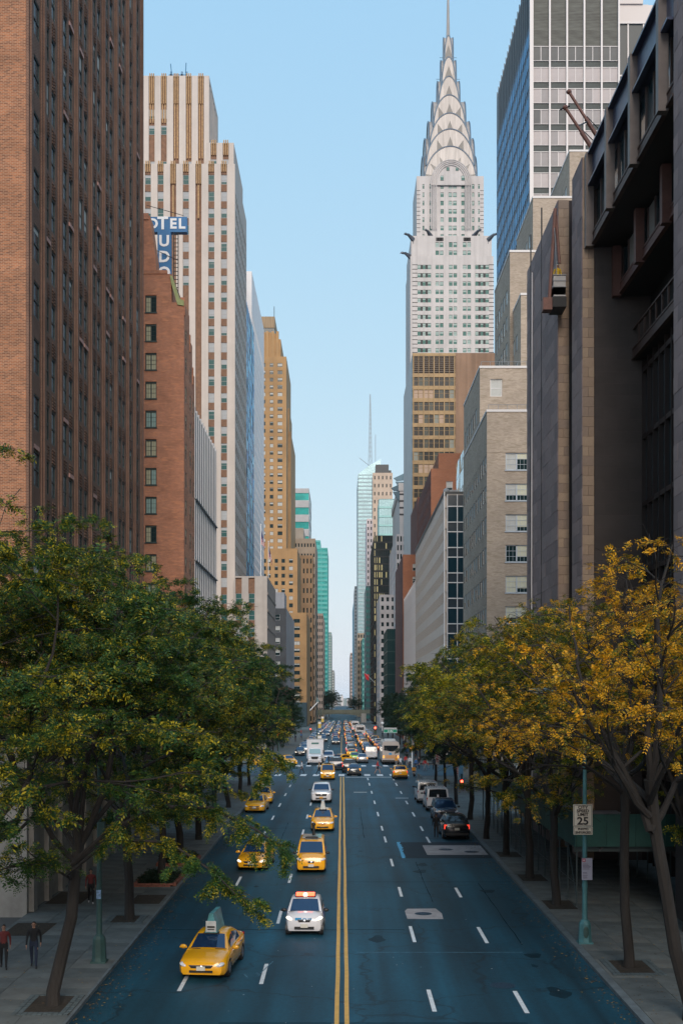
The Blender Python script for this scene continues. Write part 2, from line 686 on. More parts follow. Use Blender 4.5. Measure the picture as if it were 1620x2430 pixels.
# pavement flags one by one where they can be told apart
def flags(parent, x0, n, a, rows, pitch=1.52):
    mats = [concrete, concrete_b, concrete_c]
    tilt = math.atan(.01)
    mes = []
    for m in mats:
        b = MB().box(-pitch / 2 + .012, pitch / 2 - .012, -pitch / 2 + .012, pitch / 2 - .012, -.02, .012)
        mes.append(b.mesh('flag', m))
    rr = random.Random(int(a) + n)
    for r in range(rows):
        for c in range(n):
            y = a + (r + .5) * pitch
            o = link('flag', rr.choice(mes), parent, loc=(x0 + (c + .5) * pitch, y, rz(y) + .13 + rr.uniform(0, .004)))
            o.rotation_euler = (tilt, 0, 0)

flags(pav_l, BL, 3, 30, 46)
flags(pav_l, BL + 3 * 1.52, 1, 30, 46, 1.31 * 1.16)
flags(pav_r, XR + .32, 4, 30, 46)

# ------------------------------------------------------------------ painted markings
def mark(x0, x1, a, b, mat, name, dz=.004, skew=0.0):
    m = MB()
    m.quad((x0, a, rz(a) + dz), (x1, a, rz(a) + dz), (x1 + skew, b, rz(b) + dz), (x0 + skew, b, rz(b) + dz))
    return m.build(name, mat, road)

def longline(x0, x1, ys, mat, name):
    m = MB()
    rr = random.Random(3)
    js = [rr.uniform(-.012, .012) for _ in ys]
    for i, (a, c) in enumerate(zip(ys, ys[1:])):
        m.quad((x0 + js[i], a, rz(a) + .004), (x1 + js[i], a, rz(a) + .004), (x1 + js[i + 1], c, rz(c) + .004), (x0 + js[i + 1], c, rz(c) + .004))
    return m.build(name, mat, road)

ly = [10 + 3.5 * i for i in range(40)] + [146.6]
longline(-.25, -.10, ly, yellow_paint, 'yellow_line')
longline(.08, .23, ly, yellow_paint, 'yellow_line')
for a, b in ((28, 31), (39.6, 42.5), (50.5, 53.9), (61.6, 64.6), (72.2, 75.4), (83.5, 86.9), (90.5, 93.6), (100.8, 104.3), (111.6, 115), (122.7, 126), (133, 137), (141, 144.5)):
    mark(3.02, 3.17, a, b, white_paint, 'lane_dash')
    if not 71 < a < 82:
        mark(6.09, 6.25, a - .2, b - .2, white_paint, 'lane_dash')
for a in (31.5, 43.3, 54.5, 66, 77, 88, 99, 110, 121, 132):
    mark(-3.05, -2.90, a, a + 3.2, white_paint, 'lane_dash')
    mark(-5.92, -5.77, a - 1, a + 2.2, white_paint, 'lane_dash')
mark(.4, XR - 3, 145.6, 146.1, white_paint, 'stop_line')
mark(XL + .3, -.4, 178.6, 179.1, white_paint, 'stop_line')
for x in [-8.2 + 1.62 * i for i in range(11)]:
    if abs(x) > .2 or True:
        mark(x - .38, x + .38, 148.2, 152.2, white_paint, 'crossing_bar', skew=.05)
        mark(x - .36, x + .36, 172.5, 176, white_paint, 'crossing_bar')
for x in [-8.2 + 1.62 * i for i in range(11)]:
    mark(x - .36, x + .36, 338, 342, white_paint, 'crossing_bar')
for a in range(186, 330, 12):
    mark(-.25, -.1, a, a + 11.9, yellow_paint, 'yellow_line')
    mark(3.05, 3.17, a, a + 3, white_paint, 'lane_dash')
    mark(-3.05, -2.9, a, a + 3, white_paint, 'lane_dash')
mark(-5.6, -5.45, 182, 330, white_paint, 'edge_line')
mark(7.4, 7.55, 182, 330, white_paint, 'edge_line')
# utility chalk lines and scribbles
faint = M('faint_paint', (0.10, 0.22, 0.30), 0.7, var=0.5, vs=4)
mark(.6, 7.4, 48.5, 48.56, faint, 'chalk_line')
mark(1.2, 2.6, 124.2, 124.7, white_paint, 'chalk_line')
mark(5.3, 6.6, 117.5, 117.9, white_paint, 'chalk_line')
mark(-3.9, -2.6, 73.2, 73.6, faint, 'chalk_line')
sc_ = MB()
rr = random.Random(5)
for k in range(3):
    pts = []
    for i in range(20):
        t = i / 19
        a = t * 12 + k
        pts.append((-3.75 + t * .75 + .12 * math.sin(a), 44.2 + t * .7 + k * .22 + .12 * math.cos(a * 1.3), rz(44.5) + .006))
    for p, q in zip(pts, pts[1:]):
        sc_.quad((p[0] - .012, p[1], p[2]), (p[0] + .012, p[1], p[2]), (q[0] + .012, q[1], q[2]), (q[0] - .012, q[1], q[2]))
p, q = (-3.1, 45.0), (-2.75, 46.9)
sc_.quad((p[0] - .02, p[1], rz(45) + .006), (p[0] + .02, p[1], rz(45) + .006), (q[0] + .02, q[1], rz(46.9) + .006), (q[0] - .02, q[1], rz(46.9) + .006))
sc_.build('chalk_scribble', faint, road)

# patches and covers
mark(3.9, XR, 75.6, 83.6, asphalt_patch, 'dark_patch', .003)
mark(5.55, XR - .1, 77.2, 81.9, pale_patch, 'pale_patch', .006)
b_ = MB()
for i in range(14):
    y = 75.7 + i * .57
    j = random.uniform(0, .18)
    b_.quad((3.85 - j * .3, y, rz(y) + .007), (4.0 + j, y, rz(y) + .007), (4.0 + random.uniform(0, .18), y + .6, rz(y + .6) + .007), (3.84, y + .6, rz(y + .6) + .007))
b_.build('blue_utility_mark', M('utility_blue', (0.10, 0.42, 0.68), 0.7, var=0.3, vs=5), road)
b_ = MB()
b_.poly([(3.06, 55.6, rz(55.6) + .004), (4.75, 55.55, rz(55.6) + .004), (4.8, 57.0, rz(57) + .004), (4.6, 58.3, rz(58) + .004), (3.2, 58.2, rz(58) + .004), (3.05, 57.6, rz(57.5) + .004)])
b_.build('pale_patch', pale_patch, road)

tar = M('tar_seam', (.004, .018, .028), .9, spec=.1, var=.3, vs=3)
rr = random.Random(44)
for x, a, q in ((4.6, 60, 74), (-4.4, 78, 96), (7.6, 50, 66), (1.6, 86, 108)):
    m = MB()
    ys_ = [a + (q - a) * i / 14 for i in range(15)]
    xs__ = [x + rr.uniform(-.025, .025) for _ in ys_]
    for i in range(14):
        wq = rr.uniform(.010, .024)
        m.quad((xs__[i] - wq, ys_[i], rz(ys_[i]) + .003), (xs__[i] + wq, ys_[i], rz(ys_[i]) + .003), (xs__[i + 1] + wq, ys_[i + 1], rz(ys_[i + 1]) + .003), (xs__[i + 1] - wq, ys_[i + 1], rz(ys_[i + 1]) + .003))
    m.build('tar_seam', tar, road)
for y, x0, x1 in ((53.1, -8.5, 2.8), (66.3, .3, 9.4), (92.0, -6, 3), (38.2, -4, 6)):
    mark(x0, x1, y, y + .07, tar, 'tar_seam', .0025)
stain = M('oil_stain', (.005, .026, .040), .6, spec=.2, var=.4, vs=2)
for i in range(14):
    x, y = rr.choice((-4.4, -1.5, 1.6, 4.6, 7.8)) + rr.uniform(-.4, .4), rr.uniform(36, 90)
    r0 = rr.uniform(.12, .4)
    MB().poly([(x + r0 * (1 + .3 * math.sin(3 * a + i)) * math.cos(a), y + 1.8 * r0 * (1 + .3 * math.cos(2 * a + i)) * math.sin(a), rz(y) + .0022 + .018 * r0 * math.sin(a)) for a in [2 * math.pi * k / 14 for k in range(14)]]).build('oil_stain', stain, road)

def cover(x, y, r, dz=.008):
    b = MB()
    n = 22
    b.poly([(x + r * math.cos(2 * math.pi * i / n), y + r * math.sin(2 * math.pi * i / n), rz(y + r * math.sin(2 * math.pi * i / n)) + dz) for i in range(n)])
    for k in range(8):
        a = math.pi * 2 * k / 8
        px, py = x + .6 * r * math.cos(a), y + .6 * r * math.sin(a)
        b.box(px - .07, px + .07, py - .07, py + .07, rz(py), rz(py) + dz + .006)
    b.build('manhole_cover', cover_iron, road)

for x, y, r in ((3.9, 56.9, .42), (5.85, 43.1, .48), (7.0, 79.8, .5), (8.6, 78.6, .5), (1.0, 92, .4), (-2.1, 96, .42)):
    cover(x, y, r)
    if False:
        pass
# ------------------------------------------------------------------ buildings
def Zp(py, D):
    return 10.8 + (1665 - py) / 2800 * D

def Xp(px, D):
    return (px - 811.8) / 2800 * D

WIN = [dark_trim, glass_dark, blind_pale]
WIN_G = [M('sash_grey', (.30, .30, .30), .5), M('glass_sea', (.03, .095, .092), .3, spec=.12, var=.4, vs=.3), M('blind_grey', (.36, .375, .385), .9, spec=.1, var=.2, vs=.5)]
WIN_T = [grey_trim, glass_teal, blind_teal]

def bldg(name, label, x, y, group=None):
    return thing(name, label, 'building', (x, y, rz(y)), 0, group)

# ---- brown brick apartment tower at the left edge
brown_brick = brickM('brown_brick', (0.16, 0.078, 0.056), (0.105, 0.052, 0.04), (0.23, 0.16, 0.115), var=0.25)
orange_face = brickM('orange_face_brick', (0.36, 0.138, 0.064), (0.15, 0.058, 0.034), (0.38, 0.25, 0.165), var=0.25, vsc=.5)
t = bldg('brick_tower', 'tall dark brown brick tower filling the left edge, behind the leafy trees', -30, 72)
b = MB()
X0, D0, D1, ZT = BL, 56.4, 89.0, 74.0
Z0 = 9.0
cols = [(.6, 2.2), (3.3, 4.1), (4.6, 5.4), (7.2, 8.0), (8.5, 9.3), (11, 11.8), (12.3, 13.1), (14.7, 15.5), (16, 16.8), (18.6, 19.4), (19.9, 20.7), (23, 23.8), (24.3, 25.1), (27.0, 27.8), (29.8, 30.6)]
rows = steps(1.3, 23, 2.76, 1.75)
h1 = facade(b, (X0, D0, Z0), 'L', D1 - D0, ZT - Z0, cols, rows, .12)
b.box(-45, X0 - .24, D0, D1, Z0, ZT)          # core behind the openings
b.quad((X0 - .3, D0, Z0), (X0, D0, Z0), (X0, D0, ZT), (X0 - .3, D0, ZT))
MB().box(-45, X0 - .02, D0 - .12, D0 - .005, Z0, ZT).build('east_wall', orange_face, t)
b.quad((X0, D1, Z0), (X0 - .3, D1, Z0), (X0 - .3, D1, ZT), (X0, D1, ZT))
for y in (2.75, 6.3, 10.15, 13.9, 17.7, 21.8, 26.0, 28.8, 31.7, .25):
    b.box(X0 - .05, X0 + .16, D0 + y - .2, D0 + y + .2, Z0, ZT)
    b.box(X0 - .05, X0 + .09, D0 + y + .3, D0 + y + .42, Z0, ZT)
    b.box(X0 - .05, X0 + .09, D0 + y - .42, D0 + y - .3, Z0, ZT)
b.build('wall', brown_brick, t)
windows(t, (X0, D0, Z0), 'L', h1, .08, 'sash', [green_trim, M('glass_unlit', (.012, .026, .035), .2, spec=.25, var=.5, vs=.3), blind_pale], weights=(14, .5, .3, .2, .3, .6), seed=11)
b = MB()
for (u, v, wd, ht) in h1:                     # corbelled spandrel panels under the windows
    if wd < 1:
        for k in range(5):
            for j in range(2):
                b.box(X0 - .02, X0 + .05, D0 + u - .34 + j * .4, D0 + u - .06 + j * .4, Z0 + v - .95 + k * .16, Z0 + v - .87 + k * .16)
b.build('corbelled_brick', brown_brick, t, kind='stuff')
pinkish = M('terracotta', (0.42, 0.24, 0.20), 0.8, var=0.2, vs=2)
lint = MB().box(-.02, .07, -.5, .5, 0, .22).mesh('lintel', pinkish)
rr = random.Random(4)
for (u, v, wd, ht) in h1:
    if rr.random() < .12:
        link('lintel', lint, t, loc=(X0, D0 + u, Z0 + v + ht + .04))
lime = M('limestone_base', (0.40, 0.38, 0.35), 0.8, var=0.2, vs=1.2, streak=.35)
b = MB().box(-45, X0 - .02, D0 - .15, D1 + .1, rz(D0) - .3, Z0)
b.build('stone_base', lime, t)
pil = MB().box(-.02, .22, -.35, .35, 0, 8.2).mesh('pilaster', lime)
for k in range(12):
    y = D0 + .6 + k * 2.9
    link('pilaster', pil, t, loc=(X0, y, rz(y)))
b = MB().box(X0 - .3, X0 + .3, D0 - .2, D1 + .1, Z0 - .55, Z0 - .15)
b.build('cornice', lime, t)

# ---- red brick hotel with the blue sign
hotel_brick = brickM('hotel_brick', (0.44, 0.145, 0.072), (0.30, 0.095, 0.052), (0.42, 0.28, 0.19), var=0.25, vsc=0.5, patch=(0.50, 0.22, 0.12))
t = bldg('brick_hotel', 'red brick hotel block with a column of dark green windows, left of the white fins', -22, 116)
b = MB()
D0 = 112.0
zt = 51.4
cols = [(11.33, 12.41)]
rows = steps(47.75 - 2.73 * 17, 18, 2.73, 1.62)
h1 = facade(b, (-30, D0, 0), 'E', 13.8, zt, cols, rows, .2)
b.quad((-16.2, D0, 0), (BL, D0, 0), (BL, D0, 48.7), (-16.2, D0, 48.7))
b.box(-30, -16.2, D0 + .22, 120, 0, zt)
lc = [(1.2, 2.0), (4.2, 5.0), (6.6, 7.3)]
lr = steps(47.75 - 2.73 * 17, 17, 2.73, 1.5)
h2 = facade(b, (BL, D0, 0), 'L', 4.0, 48.7, lc[:1], lr, .1)
h3 = facade(b, (BL, D0 + 4, 0), 'L', 2.2, 46.4, [(.4, 1.2)], lr[:-1], .1)
h4 = facade(b, (BL, D0 + 6.2, 0), 'L', 1.8, 43.8, [(.5, 1.2)], lr[:-2], .1)
for y0, y1, z in ((D0 + .02, D0 + 4, 48.7), (D0 + 4, D0 + 6.2, 46.4), (D0 + 6.2, 120, 43.8)):
    b.box(-16.19, BL - .22, y0, y1, 0, z)
    b.quad((BL - .3, y0, z), (BL, y0, z), (BL, y1, z), (BL - .3, y1, z))
    b.box(BL - .35, BL + .08, y0 + .05, y0 + .4, z - 1.2, z + .5)
b.box(-30, -16.6, D0 - .06, D0 + .3, zt, zt + .35)
b.build('wall', hotel_brick, t)
wm = [green_trim, glass_dark, blind_cream]
rr = random.Random(9)
for (u, v, wd, ht) in h1:                       # casements with frame, panes and curtains as sub-parts
    x = -30 + u
    f = MB()
    for q in (-1, 1):
        f.box(q * wd / 2 - (.09 if q > 0 else 0), q * wd / 2 + (0 if q > 0 else .09), -.1, 0, 0, ht)
    f.box(-wd / 2 + .09, wd / 2 - .09, -.1, 0, 0, .08)
    f.box(-wd / 2 + .09, wd / 2 - .09, -.1, 0, ht - .16, ht)
    f.box(-.05, .05, -.09, 0, .08, ht - .16)
    f.box(-wd / 2 - .05, wd / 2 + .05, -.28, .0, -.1, -.002)
    for q in (-.27, .27):
        f.box(q - .012, q + .012, -.06, -.03, .08, ht - .16)
    for q in (.35, .6):
        f.box(-wd / 2 + .09, wd / 2 - .09, -.058, -.03, ht * q - .01, ht * q + .01)
    o = f.build('window', green_trim, t)
    o.location = Vector((x, D0 + .2, v)) - t.location
    for q in (-1, 1):
        pm = [blind_cream, blind_teal, glass_dark][rr.choices((0, 1, 2), (5, 2, 2))[0]]
        pn = MB().box(min(q * .05, q * (wd / 2 - .09)), max(q * .05, q * (wd / 2 - .09)), -.025, -.01, .08, ht - .16)
        link('pane', pn.mesh('pane', pm), o, loc=(0, 0, 0), local=True)
for hh, y0 in ((h2, D0), (h3, D0 + 4), (h4, D0 + 6.2)):
    windows(t, (BL, y0, 0), 'L', hh, .07, 'sash', wm, weights=(3, 1, 1, 1, 1, 1), seed=2)
b = MB()
b.prism([(-16.32, 51.2), (-16.12, 51.2), (-15.4, 49.0), (-15.0, 48.85), (-15.0, 48.35), (-15.6, 48.45), (-16.2, 50.5)], 'y', D0 - .12, D0 + .9)
b.build('copper_flashing', copper_green, t)
b = MB()
b.prism([(-30, 51), (-17.85, 51), (-17.95, 53.6), (-18.5, 57.6), (-30, 57.6)], 'y', 113.6, 115.8)
b.box(-30, -18.6, 113.5, 113.6, 57.2, 57.8)
b.build('penthouse', hotel_brick, t)

# ---- blue hotel sign
t = thing('hotel_sign', 'blue sign with white letters standing on the roof of the red brick hotel', 'sign', (-17.6, 116.4, 51.5))
MB().box(-21.6, -15.28, 116.2, 116.9, 57.05, 58.55).build('sign_board', blue_sign, t)
MB().box(-18.15, -16.85, 116.15, 116.85, 50.2, 57.04).build('sign_board', blue_sign, t)
for ch, x, z, s in (('H', -20.0, 57.82, 1.35), ('O', -18.66, 57.82, 1.35), ('T', -17.65, 57.86, 1.7), ('E', -16.62, 57.82, 1.35), ('L', -15.78, 57.82, 1.35), ('U', -17.5, 56.1, 1.5), ('D', -17.5, 54.55, 1.5), ('O', -17.5, 53.0, 1.5), ('R', -17.5, 51.4, 1.5)):
    lettering(ch, s, (x, 116.13 if z < 57 else 116.17, z), t, letter_white, bold=.05)
b = MB()
for x in (-16.6, -16.15):
    b.box(x - .04, x + .04, 116.3, 116.4, 49, 57)
for i in range(20):
    b.box(-16.6, -16.15, 116.32, 116.38, 49.2 + i * .4, 49.26 + i * .4)
b.tube([(-19.2, 116, 59.6), (-15.6, 116.3, 58.7)], .03, 4)
b.tube([(-18.6, 115.6, 55.2), (-16.2, 116.3, 54.3)], .03, 4)
b.build('steel_ladder', black_m, t)

# ---- white finned block
fin_w = M('fin_white', (0.62, 0.60, 0.59), 0.65, var=0.12, vs=0.6, streak=.25)
fin_back = M('fin_back', (0.16, 0.16, 0.165), 0.7, var=0.15, vs=0.6)
t = bldg('finned_building', 'white office block of tall vertical fins beside the red brick hotel', -24, 131)
MB().box(-40, BL - .07, 120.3, 141, 0, 40.6).build('wall', fin_back, t)
fm = MB().box(-.3, .0, -.19, .19, 0, 40.9).mesh('fin', fin_w)
for k in range(13):
    link('fin', fm, t, loc=(BL, 120.7 + k * 1.68, 0))
b = MB()
for z in (31.5, 25.2, 18.6):
    b.box(BL - .1, BL + .16, 120.4, 141, z, z + .12)
b.build('rail', grey_trim, t)

# ---- cream tower with brown window strips
cream = M('cream_brick', (0.50, 0.44, 0.39), 0.75, var=0.08, vs=0.25, streak=.18)
cream_side = cream
brown_pan = M('brown_spandrel', (0.17, 0.085, 0.045), 0.7, var=0.35, vs=1.4)
ochre = M('ochre_ornament', (0.36, 0.22, 0.10), 0.7, var=0.3, vs=2.5)
t = bldg('striped_tower', 'cream stepped tower with brown vertical strips and pale window blinds', -40, 252)
D0 = 238.0
b = MB()
X1 = -21.6
xs = [-41.7, -39.15, -36.6, -34.06, -31.5, -28.96, -26.37, -23.82]
W0 = -60
cw = 1.22
cols = [(x - cw / 2 - W0, x + cw / 2 - W0) for x in xs]
zt = 119.3
nrow, pitch = 34, 3.39
zr0 = 3.4
facade(b, (W0, D0, 0), 'E', X1 - W0, zt, cols, [(2.0, zt - .02)], .45, back=1)
bays = [k * 2.55 + 1.0 for k in range(11)]
hs = facade(b, (X1, D0, 0), 'L', 28.5, zt, [(u, u + 1.25) for u in bays if u < 27], steps(zr0, nrow - 1, pitch, 1.9), .1)
b.box(W0, X1 - .46, D0 + .47, D0 + 28, 0, zt - .5)
# upper blocks, each set back behind the last
D2 = 243.0
facade(b, (-28.0, D2, zt - 3), 'E', 5.7, 9.6, [(x - cw / 2 + 28.0, x + cw / 2 + 28.0) for x in (-26.45, -23.95)], [(.5, 9.5)], .4, back=1)
b.quad((-22.3, D2, zt - 3), (-22.3, D2 + 22, zt - 3), (-22.3, D2 + 22, 125.9), (-22.3, D2, 125.9))
b.box(-28.0, -22.31, D2 + .45, D2 + 22, zt - 3, 125.9)
D3 = 249.0
xs3 = [-40.15, -37.6, -35.0, -32.35, -29.77]
facade(b, (W0, D3, zt - 3), 'E', -28.05 - W0, 26.6, [(x - .62 - W0, x + .62 - W0) for x in xs3], [(.5, 26.5)], .4, back=1)
facade(b, (-28.05, D3, zt - 3), 'L', 18, 26.6, [(u, u + 1.2) for u in bays if u < 16], [(.5, 25.5)], .12, back=1)
b.box(W0, -28.06 - .35, D3 + .45, D3 + 18, zt - 3, 142.9)
b.build('wall', [cream, brown_pan], t)
rr = random.Random(21)
spm = MB().box(-cw / 2, cw / 2, -.16, 0, 0, pitch - 1.9 - .12).mesh('spandrel', brown_pan)
sill = MB().box(-cw / 2, cw / 2, -.28, 0, 0, .1).mesh('sill', ochre)
wins = []
for i, x in enumerate(xs):
    blank = i in (3, 5)
    for r in range(nrow):
        z = zr0 + r * pitch
        if z > zt - 3 or (blank and z > 30):
            continue
        if i == 4 and 60 < z < 92:
            continue
        wins.append((x - W0, z, cw, 1.9))
        if z > 22:
            link('spandrel', spm, t, loc=(x, D0 + .43, z + 1.96))
windows(t, (W0, D0, 0), 'E', wins, .42, 'sash', WIN_G, weights=(4, 3, 3, 2, 3, 2), seed=5)
windows(t, (X1, D0, 0), 'L', hs, .07, 'plain', [dark_trim, glass_dark, blind_teal], limit=0, weights=(5, 1, 1, 1, 1, 1), seed=6)
for X, D, zz, n in ((xs3[0], D3, 128.3, 3), (xs3[1], D3, 128.3, 3)):
    pass
w3 = []
for i, x in enumerate(xs3):
    for z in ((119.0, 123.0, 130.6, 134.0) if i < 2 else (119.0, 123.0) if i == 3 else ()):
        w3.append((x - W0, z, cw, 1.9))
w3 += [(x - W0, 120.7, cw, 1.9) for x in (-26.45, -23.95)]
windows(t, (W0, D3, 0), 'E', w3[:-2], .37, 'sash', WIN_G, weights=(2, 2, 3, 3, 5, 1), seed=8)
windows(t, (W0, D2, 0), 'E', w3[-2:], .37, 'sash', WIN_G, weights=(0, 0, 1, 1, 5, 1), seed=8)
b = MB()                                         # stepped ochre ornament at the strip tops
for i, x in enumerate(xs):
    for q in (-.38, 0, .38):
        b.box(x + q - .1, x + q + .1, D0 - .04, D0 + .42, zt - (1.6 if i not in (3, 5) else 4), zt + .6)
    if i in (3, 5):
        b.box(x - .14, x + .14, D0 - .05, D0 + .42, zt - 11, zt - 4.3)
for i, x in enumerate(xs3):
    for q in (-.38, 0, .38):
        b.box(x + q - .1, x + q + .1, D3 - .04, D3 + .38, 137, 143.4)
    if i >= 2:
        for q in (-.42, .14):
            b.box(x + q, x + q + .26, D3 + .1, D3 + .38, 125.5, 136.9)
    else:
        for q in (-.42, .14):
            b.box(x + q, x + q + .26, D3 + .1, D3 + .38, 133.0, 136.9)
for x in (-26.45, -23.95):
    for q in (-.38, 0, .38):
        b.box(x + q - .1, x + q + .1, D2 - .04, D2 + .38, 123.4, 126.5)
b.build('ornament', ochre, t, kind='stuff')
# low wing toward the street
DW = 236.0
zw = 35.9
b = MB()
wx = [-20.7, -18.1]
facade(b, (-21.5, DW, 0), 'E', 6.5, zw, [(x + 21.5 - .62, x + 21.5 + .62) for x in wx], [(2, zw - .3)], .4, back=1)
b.box(-21.5, BL - .02, DW + .45, 266, 0, zw)
b.quad((BL, DW, 0), (BL, 266, 0), (BL, 266, zw), (BL, DW, zw))
b.quad((BL - .1, DW, zw), (BL, DW, zw), (BL, 266, zw), (BL - .1, 266, zw))
for z in steps(5.2, 9, 3.39, .5):
    b.box(BL - .02, BL + .1, DW + 1.2, 265.6, z[0], z[1])
b.build('low_wing', [M('wing_stone', (0.40, 0.36, 0.325), 0.8, var=0.1, vs=0.4, streak=.3), brown_pan], t)
wins = [(x + 21.5, zr0 + r * pitch, 1.24, 1.95) for x in wx for r in range(1, 9)]
windows(t, (-21.5, DW, 0), 'E', wins, .37, 'sash', WIN_G, weights=(5, 3, 1, 1, 1, 3), seed=15)
for x in wx:
    for r in range(1, 9):
        link('spandrel', spm, t, loc=(x, DW + .38, zr0 + r * pitch + 1.98))
b = MB()
for x in (-36.5, -33.2, -34.2):
    b.box(x - .2, x + .2, 252, 252.3, 143, 145.4)
b.box(-37, -33, 252, 252.3, 144.4, 144.8)
b.tube([(-36.4, 252, 145), (-36.6, 252, 147)], .1, 5)
b.tube([(-33.4, 252, 145), (-33.3, 252, 147.2)], .1, 5)
b.tube([(-42.5, 252, 143), (-42.5, 252, 150)], .08, 5)
b.ball((-47.8, 251, 143.2), (1.2, 1.2, 1.0))
b.build('roof_antenna', M('antenna_blue', (0.05, 0.16, 0.28), 0.5), t)

# ---- rippled blue glass slab and white lattice slab behind it
t = bldg('blue_glass_building', 'narrow rippled blue glass slab behind the cream striped tower', -30, 280)
b = MB()
b.box(-40, -21.75, 267, 291, 0, 101.5)
b.build('wall', dark_trim, t)
rr = random.Random(31)
b = MB()
for r in range(36):
    for c in range(12):
        y0, z0 = 267 + c * 2.0, 1 + r * 2.8
        a, q = rr.gauss(0, .018), rr.gauss(0, .02)
        b.quad((-21.7 + a, y0 + .08, z0 + .1), (-21.7 - a + q, y0 + 1.92, z0 + .1), (-21.7 - a - q, y0 + 1.92, z0 + 2.7), (-21.7 + a - q, y0 + .08, z0 + 2.7), rr.choices((0, 1, 2, 3), ((3, 3, 2, 2), (2, 2, 4, 1), (1, 3, 1, 4), (3, 1, 3, 1))[(c + int(1.5 * math.sin(r * .5))) % 4])[0])
b.build('panes', [M('glass_ripple_blue_%d' % i, c, .25, spec=.08, var=.4, vs=.5) for i, c in enumerate([(.04, .38, .72), (.02, .20, .46), (.16, .55, .82), (.008, .07, .2)])], t, kind='stuff')  # mixed blues paint wavy reflections onto the panes
lat_w = M('lattice_white', (0.80, 0.78, 0.78), 0.6, var=0.06, vs=0.3)
t = bldg('lattice_building', 'pale slab with a fine lattice of small openings, left of the ochre tower', -34, 314)
b = MB()
b.box(-48, -22.6, 291.2, 337, 0, 117)
b.quad((-22.6, 291.2, 0), (-22.3, 291.2, 0), (-22.3, 291.2, 117), (-22.6, 291.2, 117))
facade(b, (-22.3, 291.2, 0), 'L', 45.8, 117, steps(1.0, 20, 2.25, .9), steps(2, 40, 2.55, .8) + [(104.5, 107.0)], .07, back=1)
b.build('wall', [lat_w, glass_dark], t)

# ---- ochre brick tower
ochre_w = M('ochre_brick', (0.36, 0.215, 0.095), 0.8, var=0.2, vs=0.12, streak=.25)
t = bldg('ochre_tower', 'ochre brick stepped tower with a dark crown far down the left side', -34, 566)
D0 = 545.0
b = MB()
c3 = [(u, u + 1.7) for u in (2.6, 6.2)] + [(9.6, 11.6)]
hA = facade(b, (-39.0, D0, 60), 'E', 13.2, 110.2, [(2.0, 3.6), (5.6, 7.2), (9.2, 11.4)], steps(4, 31, 3.38, 1.75), .3)
b.box(-39, -25.8, D0 + .3, 593, 0, 170.2)
b.quad((-25.8, D0, 60), (-25.8, D0 + .3, 60), (-25.8, D0 + .3, 170.2), (-25.8, D0, 170.2))
b.box(-39, -28.4, D0 + 1, 585, 170.2, 178.5)
b.box(-39, -29.8, D0 + 1.5, 580, 178.5, 181.3)
for x in (-37.5, -35.2, -32.6, -30.5):
    b.box(x, x + 1.2, D0 + .4, D0 + 2, 168, 182)
b.box(-39.5, -31.4, D0 + 2, 570, 175, 182.0)
for x in (-38.8, -36.5, -34.4, -32.4):
    b.box(x, x + .9, D0 + 1.6, D0 + 2.2, 174, 182)
b.box(-27.5, -25.2, D0 + 15, 592, 60, 150)
b.box(-25.6, -24.6, D0 + 20, 620, 60, 140)
# lower blocks
hB = facade(b, (-39, D0 - 8, 0), 'E', 18.6, 80.5, [(3.0, 4.4), (5.1, 6.5), (8.3, 9.8), (11.4, 13.0), (14.8, 16.6)], steps(3, 22, 3.38, 1.8), .3)
b.box(-39, -20.4, D0 - 7.7, D0 + 40, 0, 80.5)
b.quad((-20.4, D0 - 8, 0), (-20.4, D0 - 7.7, 0), (-20.4, D0 - 7.7, 80.5), (-20.4, D0 - 8, 80.5))
hC = facade(b, (-24, D0 - 20, 0), 'E', 8.2, 50.4, [(2.4, 5.2)], steps(3, 14, 3.3, 1.7), .3)
b.box(-24, -15.9, D0 - 19.7, D0 + 36, 0, 50.4)
b.quad((-15.8, D0 - 20, 0), (-15.8, D0 + 36, 0), (-15.8, D0 + 36, 50.4), (-15.8, D0 - 20, 50.4))
b.build('wall', ochre_w, t)
MB().box(-39.3, -31.35, D0 + 2, 569, 182.0, 184.0).build('dark_band', glass_dark, t)
MB().box(-39.8, -31.2, D0 + 1.6, 570, 184.0, 189.2).build('crown', M('crown_brown', (0.24, 0.17, 0.10), 0.7, var=0.5, vs=0.9, stretch=(1, 1, .05)), t)
MB().tube([(-31.5, D0 + 2, 189), (-31.5, D0 + 2, 194)], .15, 5).build('mast', black_m, t)
wmat = [dark_trim, glass_dark, blind_pale]
windows(t, (-39, D0, 60), 'E', hA, .27, 'case', wmat, weights=(2, 2, 3, 2, 3, 1), seed=3)
windows(t, (-39, D0 - 8, 0), 'E', hB, .27, 'case', wmat, weights=(4, 2, 2, 1, 2, 1), seed=4)
windows(t, (-24, D0 - 20, 0), 'E', hC, .27, 'case', wmat, weights=(4, 2, 2, 1, 1, 1), seed=5)

